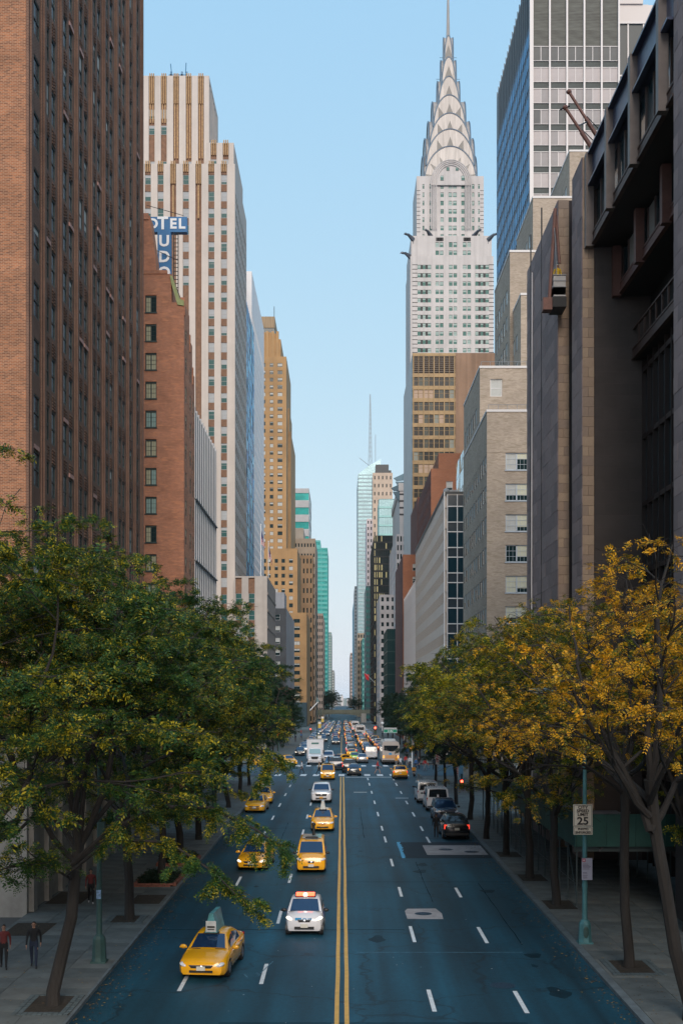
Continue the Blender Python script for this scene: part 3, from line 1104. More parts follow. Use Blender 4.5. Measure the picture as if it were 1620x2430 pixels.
# ---- small dark grey block past the second avenue
t = bldg('grey_building', 'charcoal low-rise with one column of white windows in front of the ochre tower', -20, 400)
dk = M('charcoal_wall', (0.055, 0.06, 0.068), 0.7, var=0.2, vs=0.3)
b = MB()
hD = facade(b, (-23, 372, 15.5), 'E', 5.4, 24.7, [(1.2, 3.4)], steps(2.4, 6, 3.72, 1.9), .25, mi=0)
b.box(-23, -17.6, 372.26, 434, 15.5, 40.2)
b.quad((-17.59, 372, 15.5), (-17.59, 434, 15.5), (-17.59, 434, 40.2), (-17.59, 372, 40.2), 1)
b.box(-23, -17.5, 371.9, 434, 0, 15.4, 2)
b.box(-21.5, -18.6, 380, 395, 40.2, 46, 1)
b.build('wall', [dk, M('pale_side', (0.36, 0.36, 0.38), 0.8, var=0.15, vs=0.2, streak=.3), hotel_brick], t)
windows(t, (-23, 372, 15.5), 'E', hD, .22, 'sash', [white_trim, glass_dark, blind_pale], weights=(1, 1, 3, 2, 2, 1), seed=3)

# ---- generic far towers: floors as recessed bands or punched windows
def far_tower(name, label, px0, px1, py, D, wall, glass, side=0, cols=None, rows=None, cw=.55, rh=.55, depth=.5, step=None, z0=0, group=None):
    """front face spans the two picture columns at distance D; the flank runs back 'side' metres toward the street"""
    x0, x1, zt = Xp(px0, D), Xp(px1, D), Zp(py, D)
    t = bldg(name, label, (x0 + x1) / 2, D + side / 2, group)
    b = MB()
    nc, nr = cols or 4, rows or 14
    pc, pr = (x1 - x0) / nc, (zt - z0) / nr
    C = [(pc * (i + (1 - cw) / 2), pc * (i + (1 + cw) / 2)) for i in range(nc)]
    RR = [(pr * (i + .18), pr * (i + .18 + rh)) for i in range(nr)]
    facade(b, (x0, D, z0), 'E', x1 - x0, zt - z0, C, RR, depth, back=1)
    left = x1 < 0
    b.box(x0 + (.3 if not left else 0), x1 - (.3 if left else 0), D + depth + .02, D + side, 0, zt - .05)
    sx = x1 if left else x0
    ns = max(2, int(side / max(pc, 2.5)))
    ps = side / ns
    CS = [(ps * (i + (1 - cw) / 2), ps * (i + (1 + cw) / 2)) for i in range(ns)]
    if left:
        facade(b, (sx, D, z0), 'L', side, zt - z0, CS, RR, .1, back=1)
    else:
        facade(b, (sx, D + side, z0), 'R', side, zt - z0, CS, RR, .1, back=1)
    b.quad((x0, D, zt), (x1, D, zt), (x1, D + side, zt), (x0, D + side, zt))
    b.build('wall', [wall, glass], t)
    return t

def W(n, c, **k):
    return M(n, c, 0.8, var=.15, vs=.15, **k)
teal_g = M('far_teal', (0.03, 0.30, 0.28), 0.15, metal=.4, var=.45, vs=.12)
pale_teal = M('far_pale_teal', (0.25, 0.38, 0.41), 0.25, metal=.3, var=.2, vs=.05)
far_tower('grey_block', 'tan stone block with a row of dark attic windows behind the ochre tower', 684, 748, 1278, 620, W('far_tan', (.33, .27, .21)), glass_dark, 60, 9, 18, cw=.5, rh=.35)
far_tower('penthouse_block', 'plain tan block stepping up behind the ochre tower', 684, 720, 1253, 640, W('far_tan2', (.36, .30, .24)), glass_dark, 30, 3, 3, cw=.1, rh=.1)
far_tower('old_brown_building', 'old brown brick building with dark fire stairs right of the ochre tower', 708, 742, 1318, 600, W('far_brown', (.27, .175, .10)), glass_dark, 46, 4, 17, cw=.4, rh=.5)
far_tower('banded_tower', 'tower of white bands and teal glass behind the ochre tower', 684, 733, 1159, 760, W('far_white', (.40, .39, .39)), teal_g, 60, 1, 16, cw=.985, rh=.5)
far_tower('teal_tower', 'bright teal glass tower far down the left side', 748, 777, 1300, 1150, W('far_teal_wall', (.09, .36, .335)), teal_g, 93, 2, 36, cw=.9, rh=.5)
far_tower('teal_annex', 'narrow teal shaft stepping above the teal glass tower', 748, 760, 1282, 1165, W('far_teal_wall', (.09, .36, .335)), teal_g, 40, 1, 30, cw=.8, rh=.5)
far_tower('pink_low_building', 'pinkish low-rise below the teal glass tower', 752, 766, 1456, 750, W('far_pink', (.42, .32, .26)), glass_dark, 90, 3, 16, cw=.5, rh=.5)
far_tower('grey_far_tower', 'thin grey tower with a stepped top beyond the teal tower', 776, 786, 1500, 1500, W('far_grey', (.33, .37, .36)), teal_g, 120, 3, 30)
far_tower('grey_far_slab', 'low hazy slab at the far left end of the street', 784, 792, 1590, 2050, W('far_grey2', (.40, .42, .40)), glass_dark, 260, 4, 14)
# right-hand far end
bt = far_tower('crystal_tower', 'pale glass skyscraper with a slanted top and a tall mast', 849, 886, 1126, 1400, W('crystal_wall', (.33, .42, .44)), pale_teal, 110, 3, 62, cw=.93, rh=.62)
b = MB()
b.prism([(Xp(849, 1400), 280.3), (Xp(903, 1400), 280.3), (Xp(903, 1400), 298.5), (Xp(880, 1400), 292.5), (Xp(849, 1400), 280.6)], 'y', 1400, 1440)
b.build('slanted_crown', pale_teal, bt)
b = MB()
xm = Xp(878.5, 1400)
for k in range(8):
    z0, z1 = 290 + k * 11, 301 + k * 11
    r0 = 2.2 * (1 - k / 9)
    b.tube([(xm - r0, 1410, z0), (xm - r0 * .86, 1410, z1)], .35, 4)
    b.tube([(xm + r0, 1410, z0), (xm + r0 * .86, 1410, z1)], .35, 4)
    b.tube([(xm - r0, 1410, z0), (xm + r0 * .86, 1410, z1)], .22, 4)
    b.tube([(xm + r0, 1410, z0), (xm - r0 * .86, 1410, z1)], .22, 4)
b.tube([(xm, 1410, 300), (xm, 1410, 376)], [.5, .25], 5)
b.tube([(Xp(853, 1400), 1410, 302), (Xp(878, 1400), 1410, 292)], .4, 4)
b.tube([(Xp(891, 1400), 1410, 292), (Xp(891, 1400), 1410, 330)], .4, 4)
b.build('mast', M('mast_grey', (.35, .42, .46), .6), bt)
ft = far_tower('peach_tower', 'peach stone tower with gothic windows and a dark water tank roof', 884, 931, 1122, 1080, W('far_peach', (.46, .36, .28)), glass_dark, 30, 5, 30, cw=.3, rh=.45)
b = MB()
z0 = Zp(1122, 1080)
b.box(Xp(890, 1080), Xp(928, 1080), 1081, 1100, z0, z0 + 2.5)
b.box(Xp(891, 1080), Xp(922, 1080), 1082, 1098, z0 + 2.5, z0 + 8)
b.build('water_tanks', dark_trim, ft)
far_tower('teal_glass_block', 'teal glass block in front of the peach stone tower', 899, 946, 1184, 850, W('far_teal_w2', (.30, .52, .50)), pale_teal, 40, 8, 24, cw=.9, rh=.8)
bgt = far_tower('black_glass_tower', 'black gloss glass tower with pale gold reflections painted as strips', 887, 935, 1271, 590, black_m, M('black_gloss', (.035, .05, .05), .06, metal=.35, spec=1), 82, 9, 26, cw=.86, rh=.8, depth=.3)
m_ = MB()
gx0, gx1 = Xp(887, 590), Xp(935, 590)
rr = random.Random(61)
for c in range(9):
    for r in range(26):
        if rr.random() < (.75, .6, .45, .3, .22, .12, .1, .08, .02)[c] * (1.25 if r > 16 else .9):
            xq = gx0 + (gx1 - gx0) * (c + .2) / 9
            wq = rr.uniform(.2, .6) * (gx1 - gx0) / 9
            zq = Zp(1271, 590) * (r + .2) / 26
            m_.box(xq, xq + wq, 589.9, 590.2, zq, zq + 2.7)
m_.build('painted_reflection', M('reflection_gold', (.62, .52, .24), .3), bgt, kind='stuff')  # gold boxes paint the reflections of a sunlit facade
far_tower('dark_teal_tower', 'dark narrow glass tower left of the black glass tower', 868, 880, 1390, 720, M('far_dark', (.02, .06, .07), .4), teal_g, 60, 3, 24)
far_tower('pink_slab', 'pale pink slab with a column of black square windows', 870, 884, 1231, 900, W('far_pinkw', (.62, .52, .52)), glass_dark, 60, 2, 32, cw=.4, rh=.5)
far_tower('small_teal_building', 'small teal glass low-rise under the red flag', 860, 879, 1514, 800, W('far_teal_w3', (.20, .48, .45)), teal_g, 70, 5, 14, cw=.7, rh=.6)
far_tower('brown_low_building', 'brown stone low-rise left of the small teal building', 848, 866, 1502, 850, W('far_br', (.36, .28, .21)), glass_dark, 120, 3, 14)
far_tower('grey_slab', 'grey far slab with one dark window column left of the crystal tower', 841, 851, 1391, 1500, W('far_gr3', (.34, .36, .37)), glass_dark, 120, 2, 36, cw=.5)
far_tower('blue_slab', 'narrow blue glass slab at the far right end of the street', 838, 845, 1432, 1700, W('far_bl', (.10, .30, .42)), teal_g, 150, 2, 34)
far_tower('brown_far_block', 'brown hazy block closing the right end of the street', 831, 842, 1549, 2050, W('far_br2', (.38, .30, .27)), glass_dark, 250, 4, 16)
far_tower('tan_spire_block', 'tan block with square windows right of the grey far slab', 870, 880, 1430, 1000, W('far_tan4', (.48, .38, .28)), glass_dark, 60, 2, 22)
far_tower('white_office', 'white stone office block with pairs of dark windows near the red brick', 901, 938, 1411, 490, W('far_wh2', (.50, .46, .45)), glass_dark, 48, 3, 16, cw=.5, rh=.5)
far_tower('green_glass_block', 'small dark green glass block right of the white office', 918, 938, 1495, 402, M('far_dkgreen', (.015, .055, .055), .3), M('dk_green_glass', (.006, .04, .045), .12, spec=.8), 34, 4, 9, cw=.94, rh=.92, depth=.1)
far_tower('striped_white_block', 'white stone block with one dark window column beside the brown grid tower', 940, 962, 1268, 465, W('far_wh3', (.50, .46, .45)), glass_dark, 70, 3, 22, cw=.5, rh=.62)
# ------------------------------------------------------------------ art-deco spire tower
ch_w = M('pale_brick', (0.50, 0.468, 0.45), 0.75, var=0.09, vs=0.12, streak=.3)
ch_side = ch_w
dkbrick = M('dark_brick_band', (0.045, 0.042, 0.042), 0.8)
ch_steel = M('spire_steel', (0.36, 0.335, 0.315), 0.5, metal=0.2, var=0.22, vs=0.5, stretch=(2.5, 2.5, .25), streak=.25)
steel_dk = M('spire_dark_steel', (0.20, 0.24, 0.28), 0.35, metal=0.8)  # darker blue-grey steel for the rims and aerial
t = bldg('spire_tower', 'pale skyscraper with tiers of steel arches rising to a needle spire', 44.5, 497)
CX, CY = 44.5, 497.0
S = 480.0 / 2800

def cz(py, D=480.0):
    return 10.8 + (1665 - py) * D / 2800
b = MB()
D0 = 480.0
xl, xr = Xp(973, D0), Xp(1170, D0)
zl = cz(608)
rowz = [cz(628.5 + 19.75 * i) for i in range(24)]
rows = sorted([(z - 1.75, z) for z in rowz])

def cx_(c):
    return Xp(900 + c * .3657, D0) - xl
tri = [(246, 268), (279, 299), (312, 334), (620, 642), (654, 673), (686, 709)]
pairs = [(363, 386), (391, 414), (450, 473), (479, 502), (540, 563), (569, 592)]
cols = sorted([(cx_(a), cx_(c)) for a, c in tri + pairs])
zb0 = 60.0
H1 = facade(b, (xl, D0, zb0), 'E', xr - xl, zl - zb0, cols, [(z0 - zb0, z1 - zb0) for z0, z1 in rows if z0 > zb0 + 1], .3)
b.box(xl + .02, xr, D0 + .32, CY + 17, 0, zl)
Hs = facade(b, (xl, CY + 17, zb0), 'R', CY + 17 - D0, zl - zb0, steps(2, 10, 3.2, 1.2), [(z0 - zb0, z1 - zb0) for z0, z1 in rows if z0 > zb0 + 1], .2)
# shoulder storeys
x2l, x2r = Xp(975, D0), Xp(1166, D0)
z2 = cz(559)
c2 = [(a, c) for a, c in ((363, 386), (391, 414), (450, 473), (479, 502), (540, 563), (569, 592))]
off2 = x2l - xl
H2 = facade(b, (x2l, D0 + .3, zl), 'E', x2r - x2l, z2 - zl, [(cx_(a) - off2, cx_(c) - off2) for a, c in c2], [(cz(605) - zl + .1, cz(594) - zl), (cz(586) - zl, cz(574) - zl)], .3)
H2b = []
b.box(x2l + .02, x2r, D0 + .62, CY + 16.6, zl, z2)
# central raised bay
b2_holes = []
# upper tower
x3l, x3r = Xp(988, 484), Xp(1147, 484)
zc = cz(418, 484)
uc = [(a, c) for a, c in ((279, 290), (324, 338), (395, 416), (447, 470), (476, 500), (530, 551), (600, 614), (639, 650))]
ur = [cz(437 + 19.75 * i, 484) for i in range(7)]
xo = Xp(900, 484)

def ux(c):
    return Xp(900 + c * .3657, 484) - x3l
ucols = [(ux(a), ux(c)) for a, c in uc]
H3 = facade(b, (x3l, 484, z2), 'E', x3r - x3l, zc - z2, ucols, sorted([(z - 1.9 - z2, z - z2) for z in ur if z - 1.9 > z2]), .3)
b.box(x3l + .02, x3r, 484.32, CY + 13, z2, zc)
b.quad((x3l, 484, z2), (x3l, 484.4, z2), (x3l, 484.4, zc), (x3l, 484, zc))
# the front stone bay runs up into the first arch
x4l, x4r = Xp(1022, 483), Xp(1117, 483)

def arch(cx, hw, zs, za, n=22, p=1.0):
    return [(cx + hw * math.cos(a), zs + (za - zs) * (abs(math.sin(a)) ** p)) for a in [math.pi * i / n for i in range(n + 1)]]
stone_arch = arch((x4l + x4r) / 2, (x4r - x4l) / 2, cz(436, 483), cz(379, 483))
b.prism([(x4r, zc - 4)] + stone_arch + [(x4l, zc - 4)], 'y', 483.1, 490)
# street-side base with bulging corner
b.box(Xp(949, 470), 64, 474, 540, 0, cz(1150, 474))
bx = Xp(949, 470)
b.box(bx - .5, bx + 4, 473.6, 541, cz(1165, 474), cz(1150, 474) + .6)
b.build('wall', ch_w, t)
bands = MB()                                   # black brick bands at the corners and between the windows
for z0, z1 in rows:
    if z0 < zb0 + 1:
        continue
    for (a, c) in ((212, 246), (334, 335), (709, 741)):
        if c - a > 5:
            for z in (z0 - .16, z1 - .1):
                bands.box(xl + cx_(a), xl + cx_(c), D0 - .04, D0 + .1, z, z + .27)
    for (a, c) in ((268, 279), (299, 312), (642, 654), (673, 686)):
        bands.box(xl + cx_(a), xl + cx_(c), D0 - .03, D0 + .1, z0, z1)
for i in range(14):
    for x0, x1 in ((x3l, x3l + 1.5), (x3r - 1.5, x3r)):
        z = z2 + 3 + i * 1.69
        if z < zc - 6:
            bands.box(x0, x1, 483.96, 484.1, z, z + .2)
for q in (0, 1, 2, 3):
    z = cz(1175 + q * 16, 474)
    bands.box(bx - .1, bx + 3, 473.95, 474.1, z, z + .7)
for a, c in ((366, 408), (543, 585)):
    for k in range(4):
        x = xl + cx_(a + (c - a) * (k + .1) / 4)
        bands.box(x, x + 1.0, D0 + .02, D0 + .4, cz(571), cz(563.5))
bands.build('dark_bands', dkbrick, t, kind='stuff')
ww = [green_trim, M('glass_sage', (0.035, 0.14, 0.12), .3, spec=.12, var=.3, vs=.2), M('blind_sage', (.34, .43, .40), .9, spec=.1, var=.15, vs=.3)]
windows(t, (xl, D0, zb0), 'E', H1, .26, 'sash', ww, weights=(2, 3, 3, 2, 2, 2), seed=41)
windows(t, (xl, CY + 17, zb0), 'R', Hs, .18, 'plain', ww, limit=0, seed=42)
windows(t, (x2l, D0 + .3, zl), 'E', H2, .26, 'sash', ww, weights=(2, 3, 3, 2, 2, 2), seed=43)
windows(t, (x3l, 484, z2), 'E', H3, .26, 'sash', ww, weights=(2, 3, 3, 2, 2, 2), seed=44)
# stone arch windows and ribs
hb = []
for i in range(7):
    for a, c in ((395, 416), (447, 470), (476, 500), (530, 551)):
        hb.append((Xp(900 + (a + c) / 2 * .3657, 483) - x4l, cz(437 + 19.75 * i, 483) - 1.9, (c - a) * .3657 * 483 / 2800, 1.9))
for a in (443, 503):
    hb.append((Xp(900 + a * .3657, 483) - x4l, cz(405, 483), 1.2, 1.4))
for a in (405, 541):
    hb.append((Xp(900 + a * .3657, 483) - x4l, cz(428, 483), 1.3, 1.9))
b = MB()
wcent = MB()
b.prism([(x4r, z2)] + arch((x4l + x4r) / 2, (x4r - x4l) / 2 - 1.6, cz(436, 483), cz(386, 483)) + [(x4l, z2)], 'y', 482.6, 483.05) if False else None
windows(t, (x4l, 483.0, 0), 'E', [(u, v, wd, ht) for u, v, wd, ht in hb if v > zc - 3.5], -.02, 'sash', ww, weights=(2, 3, 3, 2, 2, 2), seed=45)
ribs = MB()
for k, ins in enumerate((0.0, .7, 1.4, 2.2)):
    pts = arch((x4l + x4r) / 2, (x4r - x4l) / 2 - ins, cz(436, 483), cz(379, 483) - ins)
    ribs.tube([((x4r) - ins, 483, zc - 22)] + [(p[0], 483.0 - .05 * k, p[1]) for p in pts] + [(x4l + ins, 483, zc - 22)], .2, 5)
ribs.build('arch_moulding', ch_w, t)

# tiers of steel arches
tiers = [(60, 347, 432), (55, 306, 392), (46.5, 268, 350), (36.5, 225, 300), (24, 181, 255), (16, 135, 205), (9.5, 84, 155)]
S9 = CY / 2800
for k, (hwp, pa, ps) in enumerate(tiers):
    hw = hwp * S9
    d = hw + .2
    za, zs = 10.8 + (1665 - pa) * (CY - d) / 2800, 10.8 + (1665 - ps) * (CY - d) / 2800
    zb = zs - 14 if k else zc - 2
    out = [(CX + hw, zb)] + arch(CX, hw, zs, za) + [(CX - hw, zb)]
    b = MB()
    b.prism(out, 'y', CY - d, CY + d)
    out2 = [(CY + hw, zb)] + arch(CY, hw, zs, za) + [(CY - hw, zb)]
    b.prism(out2, 'x', CX - d, CX + d)
    st = b.build('arch_tier', ch_steel, t)
    rim = MB()
    pts = arch(CX, hw, zs, za, 26)
    rim.tube([(p[0], CY - d - .08, p[1]) for p in pts], .26, 5, cap=False)
    pts = arch(CY, hw, zs, za, 26)
    for sx in (-1, 1):
        rim.tube([(CX + sx * (d + .08), p[0], p[1]) for p in pts], .32, 5, cap=False)
    rim.build('rim', steel_dk, st)
    # fluting: thin radial ribs
    fl = MB()
    for i in range(-9, 10):
        x = CX + hw * i / 10
        sinv = math.sqrt(max(0, 1 - (i / 10) ** 2))
        fl.box(x - .05, x + .05, CY - d - .09, CY - d + .02, zs - 12 if k else zs, zs + (za - zs) * sinv - .25)
    fl.build('flutes', ch_steel, st)
    # triangular windows fanned above the tier in front
    if k < len(tiers) - 1:
        tw = MB()
        n_hw, n_pa, n_ps = tiers[k + 1]
        nh = n_hw * S9
        nd = nh + .2
        nza, nzs = 10.8 + (1665 - n_pa) * (CY - nd) / 2800, 10.8 + (1665 - n_ps) * (CY - nd) / 2800
        gap = (nza - za)
        for ang in ((90, 67, 113, 45, 135) if k < 4 else (90,)):
            a = R(ang)
            cxp, czp = CX + hw * .99 * math.cos(a), zs + (za - zs) * math.sin(a) + .1
            nx, nz = math.cos(a) * .75, math.sin(a)
            ln = math.hypot(nx, nz)
            nx, nz = nx / ln, nz / ln
            tx, tz = -nz, nx
            hgt, wd = gap * .56, gap * .19
            if abs(cxp + nx * hgt - CX) > nh * .9:
                continue
            yq = CY - nd - .12
            tri3 = [(cxp + tx * wd, czp + tz * wd), (cxp - tx * wd, czp - tz * wd), (cxp + nx * hgt, czp + nz * hgt)]
            tw.prism([(p[0], p[1]) for p in tri3], 'y', yq, yq + .2)
        tw.build('triangle_window', M('tri_glass', (.055, .053, .048), .4), st)
tw = MB()                                        # fan between the stone arch and the first steel arch
hw0, pa0, ps0 = (x4r - x4l) / 2 / S9, 381, 436
for ang in (24, 46, 68, 112, 134, 156, 6, 174):
    a = R(ang)
    cxp = (x4l + x4r) / 2 + (x4r - x4l) / 2 * math.cos(a)
    czp = cz(436, 483) + (cz(379, 483) - cz(436, 483)) * math.sin(a)
    nx, nz = math.cos(a), math.sin(a)
    tx, tz = -nz, nx
    q = CY - 60 * S9 - .42
    tw.prism([(cxp + tx * .9, czp + tz * .9), (cxp - tx * .9, czp - tz * .9), (cxp + nx * 3.4, czp + nz * 3.4)], 'y', q, q + .2)
tw.build('triangle_window', M('tri_glass2', (.12, .115, .105), .4), t)
b = MB()
b.tube([(CX, CY, 10.8 + (1665 - 150) * S9), (CX, CY, 10.8 + (1665 - 80) * S9), (CX, CY, 10.8 + (1665 - 40) * S9), (CX, CY, 10.8 + (1665 + 60) * S9)], [1.5, .75, .6, .25], 8)
b.build('needle', ch_steel, t)
b = MB()
for z, r in ((10.8 + (1665 - 137) * S9, 3.6), (10.8 + (1665 - 188) * S9, 5.0)):
    b.tube([(CX - r, CY, z), (CX + r, CY, z)], .1, 4)
b.build('aerial', steel_dk, t)
gar = MB()                                      # eagle-head gargoyle: neck, head, beak
gar.tube([(0, 1.2, -1.4), (0, 0, -.5), (0, -1.3, .3), (0, -2.2, .2)], [1.0, .8, .55, .4], 7)
gar.ball((0, -2.4, .35), (.5, .8, .5))
gar.prism([(-3.6, .0), (-2.9, .5), (-2.9, .1)], 'x', -.16, .16)
gar.box(-.35, .35, 1.0, 1.8, -3.0, -.3)
gm = gar.mesh('gargoyle', M('gargoyle_steel', (.10, .11, .13), .4, metal=.7), True)
for px, py, D, rot in ((974, 560, 480, -60), (1164, 560, 480, 60), (1018, 552, 481, -40), (1128, 552, 481, 40), (968, 603, 482, -80)):
    o = link('gargoyle', gm, t, loc=(Xp(px, D), D, cz(py, D)), rz=R(rot))
for px, py, D in ((938, 1170, 474), (944, 1146, 490)):
    x, z = Xp(px, D), cz(py, D)
    orn = MB()                                   # winged radiator-cap ornaments at the setback
    orn.prism([(x - 1.8, z + 2.0), (x + 3, z + 4.2), (x + 3, z + 1.2), (x - .6, z + .9)], 'y', D, D + .9)
    orn.prism([(x - 1.0, z + .6), (x + 3.4, z + .6), (x + 3.4, z - 7), (x + 1.0, z - 3)], 'y', D + .1, D + 1.6)
    orn.build('cap_ornament', M('ornament_steel', (.05, .09, .12), .4, metal=.6), t)

# ------------------------------------------------------------------ brown grid tower
bronze = M('bronze', (0.23, 0.15, 0.065), 0.5, metal=.2, var=.2, vs=.4)
tanwall = M('tan_blank_brick', (0.25, 0.155, 0.10), 0.85, var=.2, vs=.08, streak=.45)
t = bldg('brown_grid_tower', 'brown tower with a bronze window grid and a blank tan brick flank', 36, 398)
D0 = 372.0
x0, x1, x2, zt = Xp(978, D0), Xp(1080, D0), Xp(1180, D0), Zp(838, D0)
b = MB()
b.box(x0 + .3, x1, D0 + .5, 425, 0, zt - .1)
b.box(x1, x2, D0 - .2, 425, 0, zt)
b.quad((x0, D0, zt), (x1, D0, zt), (x1, 425, zt), (x0, 425, zt))
b.quad((x0, 425, 0), (x0, D0, 0), (x0, D0, zt), (x0, 425, zt), 1)
b.build('wall', [tanwall, M('silver_flank', (.40, .39, .38), .5, metal=.1, var=.1, vs=.2)], t)
rr = random.Random(12)
nr, p = 27, 3.92
ztop = Zp(893, D0)
bw = (x1 - x0 - .6) / 8
pm = [M('pane_brown_dark', (.022, .022, .020), .3, spec=.15), M('pane_brown_mid', (.06, .066, .055), .3, spec=.15), M('pane_peach', (.42, .31, .235), .6, spec=.15), M('pane_pale', (.24, .25, .22), .6, spec=.15)]
pmesh = [MB().box(.1, bw - .1, 0, .05, .0, 2.7).mesh('pane', m) for m in pm]
for r in range(nr):
    z = ztop - (r + 1) * p + 1.0
    for c in range(8):
        wts = (6, 5, .6, .6) if r not in (1, 7, 8) else (3, 2, 5 if c < 6 else 0, 1)
        link('pane', rr.choices(pmesh, wts)[0], t, loc=(x0 + .3 + c * bw, D0 + .3, z))
b = MB()
for r in range(nr + 1):
    z = ztop - r * p
    b.box(x0, x1, D0 + .02, D0 + .5, z - .25, z + .95)
for c in range(9):
    x = x0 + .3 + c * bw
    wq = .16 if c % 2 == 0 else .07
    b.box(x - wq, x + wq, D0 - .12, D0 + .4, 0, zt - 1)
for r in range(nr):
    z = ztop - (r + 1) * p + 1.0 + 1.5
    b.box(x0 + .3, x1, D0 + .24, D0 + .34, z, z + .08)
b.box(x0, x1 + .01, D0 - .1, D0 + .5, zt - .9, zt)
b.build('grid_frame', bronze, t)
lv = MB()
for k in range(9):
    z = Zp(888, D0) + k * .66
    lv.box(x0 + .3, x1 - .1, D0 + .1, D0 + .28, z, z + .4)
lv.build('louvre', M('louvre_brown', (.075, .055, .04), .6), t)
b = MB()
b.box(Xp(1000, D0), Xp(1035, D0), D0 + 12, D0 + 20, zt, zt + 2.2)
b.box(Xp(1012, D0), Xp(1030, D0), D0 + 10, D0 + 12, zt, zt + 2.8)
b.build('roof_plant', grey_trim, t)

# ------------------------------------------------------------------ orange brick pair
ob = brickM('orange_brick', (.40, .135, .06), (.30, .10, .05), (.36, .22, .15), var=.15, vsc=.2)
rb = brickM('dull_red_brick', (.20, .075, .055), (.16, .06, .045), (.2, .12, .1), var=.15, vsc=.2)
t = bldg('orange_brick_block', 'orange brick apartment block stepping up behind the white ribbed building', 22, 280)
b = MB()
D0 = 256.0
xa, za = Xp(1022, D0), Zp(1112, D0)
H = facade(b, (xa, D0, 30), 'E', 9, za - 30, [(3.3, 4.7), (6.2, 7.5)], steps(3.6, 8, 3.3, 1.9), .25)
b.box(xa + .3, xa + 9, D0 + .27, 300, 0, za)
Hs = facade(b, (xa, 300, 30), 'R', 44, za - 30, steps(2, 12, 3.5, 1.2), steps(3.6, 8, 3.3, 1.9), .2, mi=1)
b.box(xa + 2.1, xa + 9, D0 + 6, 298, za, za + 4.6)
b.quad((xa, D0, za), (xa + 9, D0, za), (xa + 9, 300, za), (xa, 300, za))
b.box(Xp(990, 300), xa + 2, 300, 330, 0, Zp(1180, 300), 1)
b.build('wall', [ob, rb], t)
windows(t, (xa, D0, 30), 'E', H, .2, 'sash', [white_trim, glass_dark, blind_pale], weights=(1, 1, 3, 3, 2, 1), seed=3)
windows(t, (xa, 300, 30), 'R', Hs, .16, 'plain', [white_trim, glass_dark, blind_pale], limit=0, seed=4)
t = bldg('red_brick_block', 'narrow red brick block between the white office and the pale ribbed wall', 17, 330)
b = MB()
D0 = 305.0
xa, za = BR + .05, Zp(1316, D0)
H = facade(b, (xa, D0, 0), 'E', 6, za, [(2.5, 3.7)], steps(5, 13, 3.3, 1.8), .25)
b.box(xa + .3, xa + 6, D0 + .27, 349, 0, za)
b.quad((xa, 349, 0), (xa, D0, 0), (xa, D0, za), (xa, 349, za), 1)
b.quad((xa, D0, za), (xa + 6, D0, za), (xa + 6, 349, za), (xa, 349, za))
b.build('wall', [ob, rb], t)
windows(t, (xa, D0, 0), 'E', H, .2, 'sash', [white_trim, glass_dark, blind_pale], weights=(1, 1, 3, 3, 1, 1), seed=5)

# ------------------------------------------------------------------ pale ribbed building with a dark glass end
rib_w = M('rib_stone', (.52, .46, .41), .75, var=.08, vs=.3)
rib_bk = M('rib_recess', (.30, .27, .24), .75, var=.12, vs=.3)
t = bldg('ribbed_building', 'long pale ribbed office wall with a dark glass stair end beyond the avenue', 18, 216)
D0, D1, zt = 181.0, 252.0, 43.0
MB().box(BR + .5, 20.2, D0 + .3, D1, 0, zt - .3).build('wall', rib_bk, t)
MB().box(BR + .1, 20.2, D1 + .05, 299, 0, 36.8).build('annex', M('annex_white', (.60, .57, .56), .75, var=.06, vs=.2, streak=.12), t)
rm = MB().box(-.015, .42, -.12, .12, 0, zt).mesh('rib', rib_w)
for k in range(56):
    link('rib', rm, t, loc=(BR, D0 + .9 + k * 1.27, 0))
am = MB().box(-.06, .14, -.3, .3, 0, 36.7).mesh('rib', M('annex_white', (.6, .57, .56)))
for k in range(18):
    link('rib', am, t, loc=(BR, D1 + 1.5 + k * 2.6, 0))
b = MB()
for r in range(13):
    z = 2.0 + r * 3.22
    b.box(BR + .014, BR + .52, D0 + .5, D1, z, z + 1.5)
b.build('spandrel_band', rib_w, t)
b = MB()
for r in range(12):
    z = 3.6 + r * 3.22
    for k in range(55):
        y = D0 + 1.25 + k * 1.27
        b.quad((BR + .022, y + .8, z), (BR + .022, y - .1, z), (BR + .022, y - .1, z + 1.62), (BR + .022, y + .8, z + 1.62))
b.build('panes', glass_dark, t, kind='stuff')
MB().box(BR - .1, 20.25, D0 + .4, D1 + .02, zt - .35, zt + .1).build('roof_edge', dark_trim, t)
dkg = M('stair_glass', (.006, .028, .042), .15, spec=.25)
pw = MB().box(.05, 1.45, 0, .06, .06, 2.35).mesh('pane', dkg)
for r in range(11):
    z = 38.35 - r * 3.9 + (0.0 if r < 3 else .0)
    for c in range(2):
        link('pane', pw, t, loc=(BR + .55 + c * 1.5, D0 + .12, z))
b = MB()
for r in range(12):
    z = 38.35 - r * 3.9
    for q in (0, 2.42):
        b.box(BR + .5, 18.7, D0, D0 + .28, z + q - .07, z + q + .07)
for x in (BR + .5, BR + 2.02, 18.62):
    b.box(x - .06, x + .06, D0 - .01, D0 + .28, 0, zt - .4)
b.box(BR - .02, BR + .12, D0 - .05, D0 + .35, 0, zt)
b.build('mullion_frame', white_trim, t)
MB().box(BR + .5, 18.7, D0 + .2, D0 + .29, 0, zt - .5).build('spandrel_glass', M('spandrel_navy', (.004, .02, .034), .25), t)
b = MB()
b.box(16, 18, D0 + 4, D0 + 7, zt + .1, zt + 1.0)
b.ball((16.2, D0 + 3, zt + .6), .5)
b.build('roof_plant', grey_trim, t)
